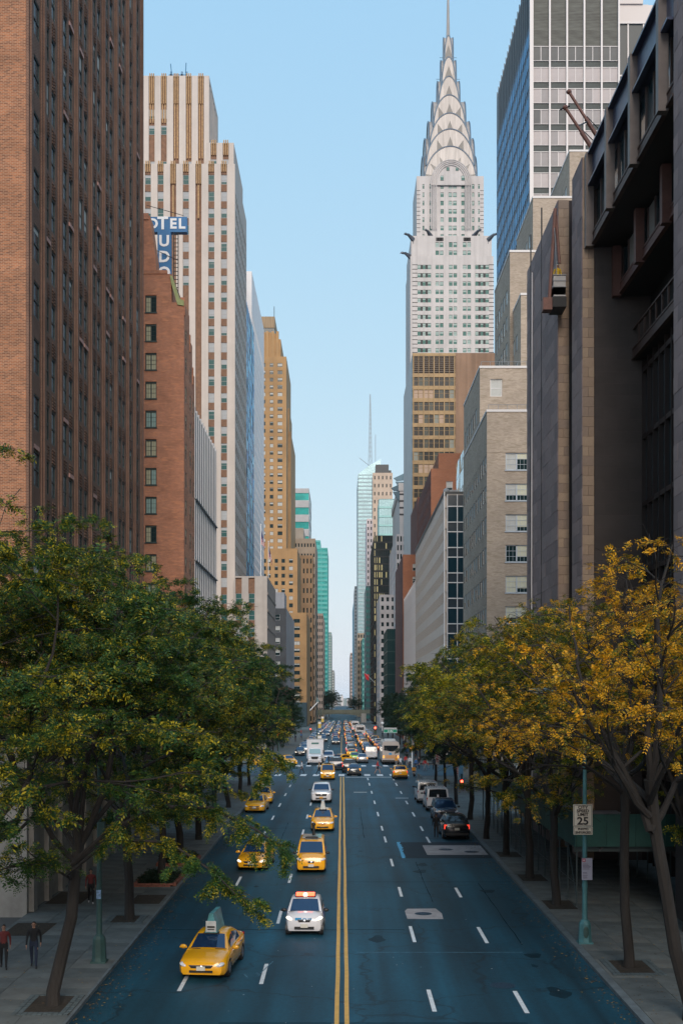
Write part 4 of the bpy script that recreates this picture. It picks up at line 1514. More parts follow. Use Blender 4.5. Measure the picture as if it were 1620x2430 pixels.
# glass wedge beside it
t = bldg('sloping_glass_building', 'strip of mottled mirror glass between the tan brick steps and the orange block', 25, 200)
b = MB()
b.box(20.75, 30, 183.3, 215, 0, 53.9)
b.build('wall', dark_trim, t)
b = MB()
rr = random.Random(77)
for r in range(17):
    for c in range(12):
        y0, z0 = 183.3 + c * 2.6, 3 + r * 3.0
        a, q = rr.gauss(0, .012), rr.gauss(0, .012)
        b.quad((20.7 + a, y0 + 2.5, z0), (20.7 - a + q, y0 + .05, z0), (20.7 - a - q, y0 + .05, z0 + 2.9), (20.7 + a, y0 + 2.5, z0 + 2.9))
b.build('panes', glass_mirror, t, kind='stuff')

# ------------------------------------------------------------------ blue glass and steel tower upper right
t = bldg('steel_mullion_tower', 'tall tower of white mullions with a bright blue glass flank', 42, 216)
D0 = 195.0
x0, x1, zt = Xp(1259, D0), Xp(1471, D0), 134.0
b = MB()
b.box(x0 + .3, x1, D0 + .5, 239, 0, zt)
b.box(x1 + .4, x1 + 14, D0 + 12, 239, 0, Zp(56, 207))
b.build('wall', M('tower_dark', (.03, .04, .042), .5), t)
band_g = M('spandrel_green', (.028, .042, .042), .5, var=.5, vs=.6, stretch=(1, 1, 3), spec=.3)
top_g = M('louvre_green', (.055, .06, .052), .5, var=.7, vs=.5, stretch=(.6, .6, 6), spec=.3)
bay = (x1 - x0 - .5) / 5
bl = [M('blind_pink', (.44, .40, .39), .8, spec=.15, var=.08, vs=.5), M('blind_mid', (.32, .30, .295), .8, spec=.15, var=.1, vs=.5), M('blind_dim', (.15, .15, .145), .8, spec=.15, var=.1, vs=.5), glass_dark]
bm = [MB().box(.07, bay / 2 - .05, 0, .06, 0, 2.3).mesh('pane', m) for m in bl]
sp = MB().box(.07, bay - .07, .06, .12, 0, 1.12).mesh('spandrel', band_g)
rr = random.Random(19)
zf = Zp(142, D0)
pf = 3.49
for r in range(12):
    z = zf - r * pf
    for c in range(5):
        for h in range(2):
            wts = (0, 0, 5, 1.2 if c == 0 else 0) if r == 0 else (6, 2, .8, 0)
            link('pane', rr.choices(bm, wts)[0], t, loc=(x0 + .25 + c * bay + h * bay / 2, D0 + .3, z))
        link('spandrel', sp, t, loc=(x0 + .25 + c * bay, D0 + .3, z - 1.16))
tp = MB().box(.07, bay - .07, .06, .12, 0, 24).mesh('top_panel', top_g)
for c in range(5):
    link('top_panel', tp, t, loc=(x0 + .25 + c * bay, D0 + .3, zf + 2.4))
b = MB()
for c in range(6):
    x = x0 + .25 + c * bay
    b.box(x - .14, x + .14, D0 - .1, D0 + .5, 0, zt)
b.box(x0 - .2, x0 + .12, D0 - .1, D0 + .5, 0, zt)
for r in range(12):
    z = zf - r * pf
    b.box(x0 + .3, x1 - .2, D0 + .2, D0 + .4, z + 2.3, z + 2.4)
    b.box(x0 + .3, x1 - .2, D0 + .2, D0 + .4, z - .06, z)
    for c in range(5):
        x = x0 + .25 + c * bay + bay / 2
        b.box(x - .05, x + .05, D0 + .22, D0 + .38, z, z + 2.3)
b.build('mullion', M('mullion_white', (.56, .53, .52), .45), t)
b = MB()
rr = random.Random(23)
for r in range(36):
    for c in range(20):
        y0, z0 = 195.8 + c * 2.14, 2 + r * 3.49
        if z0 > zf - 3 + 9:
            continue
        a, q = rr.gauss(0, .006), rr.gauss(0, .006)
        b.quad((x0 + .1 + a, y0 + 2.0, z0 + .1), (x0 + .1 - a + q, y0 + .1, z0 + .1), (x0 + .1 - a - q, y0 + .1, z0 + 2.35), (x0 + .1 + a, y0 + 2.0, z0 + 2.35), 0)
        b.quad((x0 + .13, y0 + 2.0, z0 + 2.4), (x0 + .13, y0 + .1, z0 + 2.4), (x0 + .13, y0 + .1, z0 + 3.45), (x0 + .13, y0 + 2.0, z0 + 3.45), 1)
b.build('flank_panes', [M('flank_blue', (.02, .24, .50), .3, var=.35, vs=.3, spec=.08), M('flank_blue_dark', (.006, .05, .12), .3, spec=.1)], t, kind='stuff')
b = MB()
for c in range(21):
    y = 195.75 + c * 2.14
    b.box(x0 + .04, x0 + .2, y - .05, y + .05, 0, zt)
b.build('flank_fin', M('fin_dark', (.02, .05, .08), .4), t)
# annex to the right
b = MB()
x3 = x1 + .5
for k in range(5):
    b.box(x3 + k * 2.7 + .8, x3 + k * 2.7 + 1.05, D0 + 11.8, D0 + 12.2, 0, Zp(56, 207))
b.box(x3, x3 + 14, D0 + 11.7, D0 + 12.3, Zp(58, 207), Zp(53, 207))
b.box(x3, x3 + 14, D0 + 11.9, D0 + 12.3, Zp(182, 207), Zp(178, 207))
b.build('annex_mullion', MATS['mullion_white'], t)
b = MB()
z0 = Zp(53, 207)
b.box(x3 + .2, x3 + 8.6, D0 + 14, D0 + 24, z0 + 2.2, z0 + 4.2)
b.box(x3 + 1.4, x3 + 7.6, D0 + 13.5, D0 + 25, z0, z0 + 4.0)
b.box(x3 + 1.6, x3 + 6.6, D0 + 13.2, D0 + 25, z0 + 4.0, z0 + 5.6)
b.build('roof_house', M('roof_house_white', (.62, .57, .54), .7), t)

# ------------------------------------------------------------------ tan brick stepped building
tan_b = brickM('tan_brick', (.42, .345, .275), (.33, .265, .21), (.38, .33, .27), bw=.30, bh=.10, var=.16, vsc=.25, patch=(.30, .25, .19))
tan_s = tan_b
cap_w = M('coping_white', (.60, .58, .57), .6)
t = bldg('tan_stepped_building', 'tan brick building rising in steps with large paired windows, left of the granite block', 20, 135)
b = MB()
caps = MB()
allw = []
X0, D0, zt = BR - .55, 123.0, 41.0
rws = [41.0 - 6.05 - 3.20 * i for i in range(11)]
H = facade(b, (X0, D0, 0), 'E', 8.2, zt, [(1.95, 4.27)], sorted([(z, z + 1.78) for z in rws]), .22)
allw.append((X0, D0, H))
b.box(X0 + .3, X0 + 8.2, D0 + .24, 146.8, 0, zt - .02)
HS = facade(b, (X0, 147, 0), 'R', 24, zt, [(1.1 + 2.1 * i, 2.35 + 2.1 * i) for i in range(11)], sorted([(z, z + 1.7) for z in rws]), .1)
allw2 = [(X0, 147, HS)]
# (corner picture column, roof picture row, D, flank length, front width, front windows, plane X)
tiers_ = [(129.5, X0 + .02, 47.4, 5.5, 17, [(1.15, 2.45)], 2), (135.0, 20.4, 57.3, 10, 12, [], 4), (141.0, 20.0, 64.5, 12, 14, [(5.2, 6.7)], 3), (150.0, 24.2, 74.8, 14, 14, [(3.4, 4.9)], 3), (156.0, 30.0, 83.5, 20, 16, [], 4)]
zprev = zt
for i, (D, X, z, wd, dep, fc, ns) in enumerate(tiers_):
    zb = 36.0
    hh = facade(b, (X, D, zb), 'E', wd, z - zb, fc, [(z - zb - 3.1, z - zb - 1.2)], .22)
    allw.append((X, D, [(u, v, a, q) for u, v, a, q in hh], zb))
    b.box(X + .3, X + wd, D + .24, D + dep, zb, z - .02)
    nr = int((z - zb) / 3.2)
    hs = facade(b, (X, D + dep, zb), 'R', dep, z - zb, [(1.2 + 2.3 * k, 2.5 + 2.3 * k) for k in range(int((dep - 1.5) / 2.3))], sorted([(z - zb - 5.4 - 3.2 * k, z - zb - 3.6 - 3.2 * k) for k in range(max(1, nr - 1)) if z - zb - 5.4 - 3.2 * k > .2]), .1)
    allw2.append((X, D + dep, hs, zb))
    caps.box(X - .06, X + wd, D - .08, D + .25, z, z + .25)
    caps.box(X - .06, X + .25, D + .25, D + dep, z, z + .25)
b.build('wall', tan_b, t)
caps.box(X0 - .06, X0 + 8, D0 - .08, D0 + .25, zt, zt + .25)
caps.box(X0 - .06, X0 + .25, D0 + .25, 147, zt, zt + .25)
caps.build('coping', cap_w, t)
MB().box(X0 - .03, X0 + 8.15, D0 - .03, D0 + .05, zt - 4.2, zt - 4.08).build('string_course', tan_b, t)
rr = random.Random(51)
fr_m = M('window_blue_grey', (.40, .45, .50), .5)
cream_bl = M('blind_yellowish', (.52, .52, .40), .5, var=.1, vs=1.5)
for (u, v, wd, ht) in allw[0][2]:                 # the large paired windows, frame and panes apart
    f = MB()
    for x in (-wd / 2, -.07, wd / 2 - .09):
        f.box(x, x + (.14 if x == -.07 else .09), -.1, 0, 0, ht)
    f.box(-wd / 2, wd / 2, -.1, -.001, 0, .08)
    f.box(-wd / 2, wd / 2, -.1, -.001, ht - .08, ht)
    for q in (.34, .66):
        f.box(-wd / 2 + .09, wd / 2 - .09, -.07, -.002, ht * q - .018, ht * q + .018)
    for k in range(1, 6):
        if k != 3:
            x = -wd / 2 + wd * k / 6
            f.box(x - .012, x + .012, -.06, -.002, .08, ht - .08)
    f.box(-wd / 2 - .1, wd / 2 + .1, -.3, -.0, -.1, -.003)
    o = f.build('window', fr_m, t)
    o.location = Vector((X0 + u, D0 + .2, v)) - t.location
    for q in (-1, 1):
        cov = rr.choice((0, .35, .7, 1, 1, 1, .75))
        zc_ = .08 + (ht - .16) * (1 - cov)
        xa_, xb_ = min(q * .07, q * (wd / 2 - .09)), max(q * .07, q * (wd / 2 - .09))
        pn = MB()
        if cov < 1:
            pn.box(xa_, xb_, -.03, -.01, .08, zc_, 0)
        if cov > 0:
            pn.box(xa_, xb_, -.032, -.01, zc_ + .002, ht - .08, 1)
        link('pane', pn.mesh('pane', [glass_dark, rr.choice((cream_bl, cream_bl, blind_pale))]), o, local=True)
for X, D, hh, zb in allw[1:]:
    windows(t, (X, D, zb), 'E', hh, .18, 'sash', [white_trim, glass_dark, blind_pale], weights=(1, 1, 1, 2, 4, 1), seed=int(D))
n_ = 0
for e in allw2:
    X, D, hh = e[:3]
    zb = e[3] if len(e) > 3 else 0
    windows(t, (X, D, zb), 'R', hh, .06, 'plain', [dark_trim, M('side_sheen_glass', (.40, .38, .33), .12, spec=.9, var=.2, vs=.3), blind_pale], limit=140 if n_ == 0 else 20, weights=(3, 1, 1, 1, 3, 1), seed=int(D))  # pale base colour paints a whitish reflection into the flank glass
    n_ += 1
b = MB()
for D, X, z, wd, dep in ((123.0, X0, zt, 7, 6), (129.5, X0, 47.4, 5, 8)):
    for k in range(6):
        b.tube([(X + .3 + k, D + 1, z), (X + .3 + k, D + 1, z + 1.0)], .025, 4)
    b.tube([(X + .3, D + 1, z + 1), (X + 5.3, D + 1, z + 1)], .025, 4)
b.build('terrace_railing', grey_trim, t)

# ------------------------------------------------------------------ granite and weathering-steel office block
gr_m = [M('granite_%d' % i, c, .75, var=.16, vs=1.5, bump=.15, bs=30) for i, c in enumerate([(.27, .205, .198), (.23, .172, .17), (.30, .225, .215), (.205, .158, .158)])]
gt_m = [M('granite_lit_tan_%d' % i, c, .75, var=.18, vs=1.2, bump=.15, bs=30) for i, c in enumerate([(.40, .285, .20), (.36, .255, .18), (.43, .31, .215), (.33, .24, .18)])]  # granite copy with the light on the east faces painted into its colour
gr_back = M('granite_joint', (.05, .04, .04), .9)
gr_shade = brickM('granite_plain', (.085, .07, .064), (.074, .061, .056), (.09, .07, .065), bw=1.6, bh=.75, ms=.012, var=.14, vsc=.4)  # stone darkened to paint the shade under the overhang
cor = M('weathering_steel', (.075, .045, .036), .55, var=.35, vs=1.2, metal=.15)
cor_r = M('weathering_steel_red', (.115, .05, .038), .6, var=.3, vs=1.0)
dglass = M('office_glass', (.02, .05, .062), .1, spec=.8, var=.4, vs=.4)
t = bldg('granite_office', 'dark granite and rust steel office block overhanging the right side of the street', 22, 75)
HZ = 45.0

def slabs(parent, O, ax, w, z0, z1, mats, sw, sh, name='granite_slab', limit=300, seed=1):
    U, Nn, rot = AX[ax]
    rr = random.Random(seed)
    O = Vector(O)
    meshes = {}
    n, r, z = 0, 0, z0
    rest = MB()
    while z < z1 - .05:
        h = min(sh, z1 - z)
        x = -(sw * .5 if r % 2 else 0)
        while x < w - .02:
            a, c = max(0, x), min(w, x + sw)
            if c - a > .08:
                key = (round(c - a, 2), round(h, 2), rr.randrange(len(mats)))
                if key not in meshes:
                    meshes[key] = MB().box(-(c - a) / 2 + .008, (c - a) / 2 - .008, -.05, .03, .008, h - .008)
                p = O + U * ((a + c) / 2) + Vector((0, 0, z)) - Nn * rr.uniform(-.004, .012)
                if n < limit:
                    if not isinstance(meshes[key], bpy.types.Mesh):
                        pass
                    k2 = (key, name)
                    if k2 not in SLABM:
                        SLABM[k2] = meshes[key].mesh(name, mats[key[2]])
                    link(name, SLABM[k2], parent, loc=p, rz=rot)
                n += 1
            x += sw
        z += sh
        r += 1

SLABM = {}
# near pier, its street face only
pierN = MB().box(15.62, 26, 40, 55.4, -.5, 70).build('near_pier', gr_back, t)
slabs(t, (15.58, 55.4, 10), 'R', 3.2, 0, 62 - 10, gr_m, 1.4, .8, 'granite_slab', 260, 3)
MB().box(15.5, 15.62, 40, 52.1, 0, 70).build('near_pier_face', gr_shade, t)
# middle pier A and slot and pier B
MB().box(15.10, 26, 74.15, 77.3, -.5, HZ).build('pier', gr_back, t)
slabs(t, (15.07, 74.1, .8), 'E', .72, 0, HZ - .8, gt_m, .72, .62, 'lit_tan_slab', 150, 4)
MB().box(15.82, 26, 74.0, 74.13, -.5, HZ).build('recess_wall', gr_shade, t)
slabs(t, (15.07, 77.3, .8), 'R', 3.2, 0, HZ - .8, gr_m, 1.6, .9, 'granite_slab', 180, 5)
MB().box(16.6, 26, 77.3, 80, -.5, HZ - 1).build('slot_wall', black_m, t)
MB().box(14.66, 26, 80.05, 93.3, -.5, HZ - .2).build('pier', gr_back, t)
slabs(t, (14.63, 80.0, .8), 'E', .72, 0, HZ - 1, gt_m, .72, .62, 'lit_tan_slab', 150, 6)
slabs(t, (14.63, 93.3, .8), 'R', 13.3, 0, HZ - 1, gr_m, 2.4, 1.0, 'granite_slab', 320, 7)
b = MB()
for y, r_ in ((86.5, .05), (91.5, .05)):
    b.box(14.55, 14.64, y - .05, y + .05, 1, HZ + 2)
b.build('joint_line', black_m, t)
rope = MB().tube([(14.5, 90.2, 43.6), (14.46, 90.3, 20), (14.5, 90.2, 4)], .05, 5).build('hanging_rope', M('rope_white', (.8, .76, .75), .7), t)
b = MB()
b.tube([(15.9, 78.6, 40), (15.9, 78.6, 3)], .12, 6)
b.tube([(15.2, 78.0, 34), (15.15, 78.1, 26), (15.2, 78.3, 24), (15.3, 78.5, 26), (15.2, 78.8, 34)], .03, 5)
b.build('cables', black_m, t)
# steel overhanging floors
YN, YF = 55.5, 74.0

def girder(x, z0, z1, mat, name, thick=.35):
    m = MB()
    m.box(x, x + .12, YN, YF, z0, z1)
    for z in (z0, z1 - .12):
        m.box(x - thick, x + .12 + thick, YN, YF, z, z + .12)
    return m.build(name, mat, t)

navy = M('girder_navy', (.05, .065, .12), .35, metal=.35, var=.3, vs=.6)
girder(15.55, 42.9, 45.0, navy, 'roof_girder', .3)
floors = [(15.6, 39.3, 42.9, cor, 3), (17.3, 36.2, 39.2, cor_r, 3), (18.2, 32.2, 36.0, cor, 0)]
for i, (x, z0, z1, m_, br) in enumerate(floors):
    s = MB()
    s.box(x - .1, x + .15, YN, YF, z0, z0 + .14)
    s.box(x - .02, x + .1, YN, YF, z0 + .14, z0 + .62)
    s.box(x - .06, x + .14, YN, YF, z0 + .62, z0 + .74)
    s.build('edge_beam', m_, t)
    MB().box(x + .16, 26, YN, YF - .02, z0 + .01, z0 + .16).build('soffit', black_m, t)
    if i < 2:
        n = 12
        for k in range(n):
            y = YN + (YF - YN) * k / n
            wy = (YF - YN) / n
            gp = MB().box(x + .3, x + .36, y + .12, y + wy - .06, z0 + .75, z1 - .02)
            gp.build('window_pane', dglass if random.random() < .75 else M('pale_glass', (.40, .40, .38), .15, spec=.8), t)  # some panes, picked at random, are pale
        s = MB()
        for k in range(n + 1):
            y = YN + (YF - YN) * k / n
            s.box(x + .22, x + .42, y - .08, y + .08, z0 + .74, z1)
        s.build('mullion', M('mullion_rust', (.12, .085, .075), .5, metal=.2), t)
        for k in range(4):
            y = YN + 1.2 + k * 5.6
            MB().box(x - .45, x + .05, y - .05, y + .42, z0 - .12, z1 + (.0 if i else 2.1)).build('bracket', M('bracket_grey', (.15, .125, .115), .5, metal=.2, var=.2, vs=1) if i == 0 else cor_r, t)
    else:
        s = MB()
        for k in range(14):
            y = YN + (YF - YN) * k / 14
            s.box(x, x + .1, y - .06, y + .06, z0 + .7, z0 + 1.9)
        s.box(x - .02, x + .12, YN, YF, z0 + 1.9, z0 + 2.0)
        s.build('balustrade', cor, t)
MB().box(19.2, 26, YN, YF - .03, 45.02, 45.3).build('roof', roof_m, t)
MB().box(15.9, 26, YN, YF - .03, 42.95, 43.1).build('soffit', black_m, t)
# atrium glazing wall
s = MB()
for k in range(15):
    y = YN + (YF - YN) * k / 14
    s.box(18.75, 19.1, y - .07, y + .07, 0, 32.2)
for k in range(8):
    s.box(18.78, 19.05, YN, YF, 2 + k * 4.2, 2.3 + k * 4.2)
s.build('atrium_frame', M('atrium_steel_shaded', (.03, .02, .018), .55, metal=.15), t)  # steel colour darkened to paint the deep shade of the recess
for k in range(14):
    y = YN + (YF - YN) * k / 14
    for j in range(7):
        MB().box(19.0, 19.04, y + .07, y + (YF - YN) / 14 - .07, 2.3 + j * 4.2, 6.2 + j * 4.2).build('window_pane', dglass, t) if k > 6 else None
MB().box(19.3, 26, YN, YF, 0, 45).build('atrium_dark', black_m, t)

# roof rig: two long booms
t2 = thing('roof_rig', 'pair of rust brown window-washing booms leaning out over the granite roof', 'crane', (18.5, 82, 46))
b = MB()
for (xa, ya, za), (xb, yb, zb) in (((17.0, 82, 45.5), (15.45, 82, 54.3)), ((18.3, 80, 45.5), (15.9, 80.5, 54.9))):
    pass
pa = [((Xp(1417, 80), 80, Zp(372, 80)), (Xp(1340, 80), 80, Zp(255, 80))), ((Xp(1430, 82), 82, Zp(346, 82)), (Xp(1349, 82), 82, Zp(218, 82)))]
rust = M('boom_rust', (.22, .10, .075), .6, var=.25, vs=1.5)
for (p, q) in pa:
    m = MB()
    pv, qv = Vector(p), Vector(q)
    lo = pv + (pv - qv) * .35
    m.tube([lo, pv + (qv - pv) * .5], .16, 6)
    m.tube([pv + (qv - pv) * .45, qv], .11, 6)
    m.ball(tuple(qv), (.2, .2, .16))
    m.build('boom', rust, t2)
m = MB()
for (p, q) in pa:
    pv, qv = Vector(p), Vector(q)
    m.tube([pv + Vector((.5, 0, .3)), pv + (qv - pv) * .52 + Vector((.1, 0, .1))], .035, 4)
m.tube([Vector(pa[0][0]) + (Vector(pa[0][1]) - Vector(pa[0][0])) * .62, Vector(pa[1][0]) + (Vector(pa[1][1]) - Vector(pa[1][0])) * .45], .05, 4)
m.tube([Vector(pa[0][1]) + Vector((-.35, 0, -.15)), Vector(pa[0][1]) + Vector((.3, 0, .1))], .06, 4)
m.build('stay', black_m, t2)
m = MB().box(17.3, 20, 79.5, 83, 45.2, 46.2).build('rig_base', rust, t2)

# hanging cradle in the slot with a worker in it
t3 = thing('work_cradle', 'pale box cradle hanging on cables in the dark slot of the granite wall', 'cradle', (14.4, 78.6, 37.8))
m = MB()
x0, x1 = 13.95, 14.75
m.box(x0, x1, 78.0, 79.6, 37.6, 38.25)
m.box(x0, x0 + .05, 78.0, 79.6, 37.7, 38.95)
m.box(x1 - .05, x1, 78.0, 79.6, 37.7, 38.95)
m.box(x0 + .05, x1 - .05, 78.0, 78.05, 37.7, 38.95)
m.box(x0 + .05, x1 - .05, 79.55, 79.6, 37.7, 38.95)
m.build('basket', M('cradle_grey', (.46, .44, .42), .6, var=.1, vs=2), t3)
m = MB()
for z in (38.2, 38.6, 38.98):
    m.box(x0 - .03, x1 + .03, 77.96, 79.64, z, z + .05)
m.build('rail', grey_trim, t3)
MB().box(x0 - .05, x1 + .05, 77.95, 79.65, 36.9, 37.55).build('motor_box', black_m, t3)
m = MB()
m.tube([(14.2, 78.2, 38.9), (14.05, 78.2, 42.2)], .03, 5)
m.tube([(14.6, 79.4, 38.9), (14.3, 79.4, 43.0)], .03, 5)
m.build('cable', grey_trim, t3)
m = MB()
m.tube([(13.75, 78.5, 37.4), (13.95, 78.5, 40.5), (14.15, 78.5, 43.6)], .12, 6)
m.tube([(14.45, 78.6, 40.0), (14.2, 78.6, 43.2)], .1, 6)
m.box(13.3, 13.9, 78.2, 79.0, 36.8, 37.6)
m.build('davit_arm', rust, t3)
# ------------------------------------------------------------------ trees
bark = M('bark', (.026, .023, .021), .9, var=.35, vs=3, bump=.8, bs=18, stretch=(1, 1, .25))

def leaf_mat(name, green, green2, yellow, bias, scale=.32, rnd=.5):
    m = bpy.data.materials.new(name)
    nt, p = nodes(m)
    N, Lk = nt.nodes, nt.links
    tc = N.new('ShaderNodeTexCoord')
    nz = N.new('ShaderNodeTexNoise')
    nz.inputs['Scale'].default_value = scale
    nz.inputs['Detail'].default_value = 5
    nz.inputs['Roughness'].default_value = .7
    Lk.new(tc.outputs['Object'], nz.inputs['Vector'])
    geo = N.new('ShaderNodeNewGeometry')
    a = N.new('ShaderNodeMath')
    a.operation = 'MULTIPLY_ADD'
    Lk.new(geo.outputs['Random Per Island'], a.inputs[0])
    a.inputs[1].default_value = rnd
    Lk.new(nz.outputs['Fac'], a.inputs[2])
    mr = N.new('ShaderNodeMapRange')
    mr.inputs[1].default_value = bias
    mr.inputs[2].default_value = bias + .22
    Lk.new(a.outputs[0], mr.inputs[0])
    g = N.new('ShaderNodeMix')
    g.data_type = 'RGBA'
    g.inputs[6].default_value = (*green, 1)
    g.inputs[7].default_value = (*green2, 1)
    Lk.new(geo.outputs['Random Per Island'], g.inputs[0])
    mx = N.new('ShaderNodeMix')
    mx.data_type = 'RGBA'
    Lk.new(g.outputs[2], mx.inputs[6])
    mx.inputs[7].default_value = (*yellow, 1)
    Lk.new(mr.outputs[0], mx.inputs[0])
    Lk.new(mx.outputs[2], p.inputs['Base Color'])
    p.inputs['Roughness'].default_value = .55
    p.inputs['Specular IOR Level'].default_value = .35
    tr = N.new('ShaderNodeBsdfTranslucent')
    Lk.new(mx.outputs[2], tr.inputs['Color'])
    ms = N.new('ShaderNodeMixShader')
    ms.inputs[0].default_value = .3
    out = N['Material Output']
    Lk.new(p.outputs[0], ms.inputs[1])
    Lk.new(tr.outputs[0], ms.inputs[2])
    Lk.new(ms.outputs[0], out.inputs[0])
    return m

leaf_green = leaf_mat('leaf_green', (.011, .058, .026), (.044, .125, .026), (.50, .38, .022), .755, .32, .40)
leaf_olive = leaf_mat('leaf_olive', (.016, .066, .024), (.068, .145, .022), (.54, .42, .022), .745, .34, .40)
leaf_deep = leaf_mat('leaf_deep', (.010, .042, .028), (.032, .068, .028), (.12, .13, .025), .98)
leaf_gold = leaf_mat('leaf_gold', (.030, .085, .018), (.13, .18, .020), (.88, .48, .018), .685, .34, .34)
leaf_amber = leaf_mat('leaf_amber', (.13, .15, .022), (.42, .28, .020), (.84, .43, .018), .60, .5)
leaf_lime = leaf_mat('leaf_lime', (.035, .095, .018), (.13, .20, .022), (.55, .45, .025), .68)

def leaf_mesh(name, P, Dr, L, mat, rng, size=1.0, pairs=4):
    """compound leaves: a drooping rachis with paired narrow leaflets, all as real faces"""
    n = len(P)
    Dr = Dr / (np.linalg.norm(Dr, axis=1, keepdims=True) + 1e-9)
    up = rng.normal(0, .45, (n, 3)) + np.array([0, 0, 1.0])
    side = np.cross(Dr, up)
    side /= (np.linalg.norm(side, axis=1, keepdims=True) + 1e-9)
    nrm = np.cross(side, Dr)
    quads = []
    for j in range(pairs):
        tpos = (j + .6) / pairs
        for sg in (-1, 1):
            droop = np.array([0, 0, -1.0]) * (tpos ** 2 * .35)
            base = P + (Dr * tpos + droop) * L[:, None]
            ld = side * sg * .9 + Dr * .55 + nrm * rng.normal(0, .28, (n, 1)) + np.array([0, 0, -.25])
            ld /= np.linalg.norm(ld, axis=1, keepdims=True)
            ll = L[:, None] * .42 * (1.1 - .35 * tpos) * size
            wv = np.cross(ld, nrm)
            wv /= (np.linalg.norm(wv, axis=1, keepdims=True) + 1e-9)
            ww = ll * .20
            a = base
            b = base + ld * ll * .5 + wv * ww
            c = base + ld * ll
            d = base + ld * ll * .5 - wv * ww
            quads.append(np.stack([a, b, c, d], 1))
    Q = np.concatenate(quads, 0)
    nq = len(Q)
    me = bpy.data.meshes.new(name)
    me.vertices.add(nq * 4)
    me.vertices.foreach_set('co', Q.reshape(-1).astype(np.float32))
    me.loops.add(nq * 4)
    me.loops.foreach_set('vertex_index', np.arange(nq * 4, dtype=np.int32))
    me.polygons.add(nq)
    me.polygons.foreach_set('loop_start', np.arange(0, nq * 4, 4, dtype=np.int32))
    me.polygons.foreach_set('loop_total', np.full(nq, 4, dtype=np.int32))
    me.materials.append(mat)
    me.update(calc_edges=True)
    return me

def grow(seed, H=16.0, fork=5.0, r0=.2, lean=(0, 0), spread=5.5, limbs=6, sparse=1.0, low=0.0, R_=7.0):
    """honey locust: tapered trunk, rising limbs, flat-layered twigs; returns branch mesh builder and twig list"""
    rr = random.Random(seed)
    b = MB()
    twigs = []
    lean = Vector((lean[0], lean[1], 0))
    pts = [Vector((0, 0, -.15)), Vector((0, 0, .0)), Vector((0, 0, .5))]
    for i in range(1, 5):
        z = .5 + (fork - .5) * i / 4
        pts.append(Vector((rr.uniform(-.1, .1), rr.uniform(-.1, .1), z)) + lean * (z / fork))
    b.tube(pts, [r0 * 1.35, r0 * 1.15, r0, r0 * .93, r0 * .88, r0 * .85, r0 * .82], 9)
    top = pts[-1]

    def branch(p, d, L, r, lvl):
        n = max(3, int(L / .7))
        q, dd = Vector(p), Vector(d).normalized()
        ps, rs = [Vector(q)], [r]
        for i in range(n):
            dd = (dd + Vector((rr.uniform(-.22, .22), rr.uniform(-.22, .22), rr.uniform(-.12, .16) - (.05 * lvl)))).normalized()
            q2 = q + dd * (L / n)
            rr2 = math.hypot(q2.x - lean.x, q2.y - lean.y) / R_
            if rr2 > 1 and i > 0:
                break
            if q2.z > H * (1 - .46 * rr2 * rr2):
                dd = Vector((dd.x, dd.y, -.1)).normalized()
                q2 = q + dd * (L / n) * .6
                if lvl > 1 and rr.random() < .4:
                    break
            q = q2
            ps.append(Vector(q))
            rs.append(max(.008, r * (1 - .82 * (i + 1) / n)))
        b.tube(ps, rs, 6 if lvl < 2 else 4 if lvl < 3 else 3, cap=False)
        if lvl >= 2:
            for i in range(1, len(ps)):
                twigs.append((ps[i - 1], ps[i], lvl))
        if lvl < 3:
            k = {0: 5, 1: 5, 2: 4}[lvl]
            for j in range(k):
                tt = .3 + .7 * (j + rr.random() * .7) / k
                idx = min(len(ps) - 1, max(1, int(tt * (len(ps) - 1))))
                base = ps[idx]
                ax = (ps[idx] - ps[idx - 1]).normalized()
                az = rr.uniform(0, 2 * math.pi)
                out = Vector((math.cos(az), math.sin(az), rr.uniform(-.15, .3)))
                nd = (ax * .65 + out * .8).normalized()
                branch(base, nd, L * rr.uniform(.42, .6), rs[idx] * .62, lvl + 1)
    for i in range(limbs):
        az = 2 * math.pi * (i + rr.uniform(-.25, .25)) / limbs
        el = rr.uniform(.35, 1.15) if i % 3 else rr.uniform(1.0, 1.4)
        d = Vector((math.cos(az) * math.cos(el), math.sin(az) * math.cos(el), math.sin(el)))
        z = top - Vector((0, 0, rr.uniform(0, fork * .22)))
        branch(z, d, (H - fork) * rr.uniform(.72, 1.0) * (1.0 if el > .8 else spread / 6.0), r0 * rr.uniform(.42, .58), 0)
    branch(top, Vector((rr.uniform(-.2, .2), rr.uniform(-.2, .2), 1)), (H - fork) * .95, r0 * .6, 0)
    for k in range(int(low)):
        az = rr.uniform(0, 2 * math.pi)
        branch(pts[5 + k % 2], Vector((math.cos(az), math.sin(az), .5)), rr.uniform(2.2, 4.2), .05, 1)
    return b, twigs

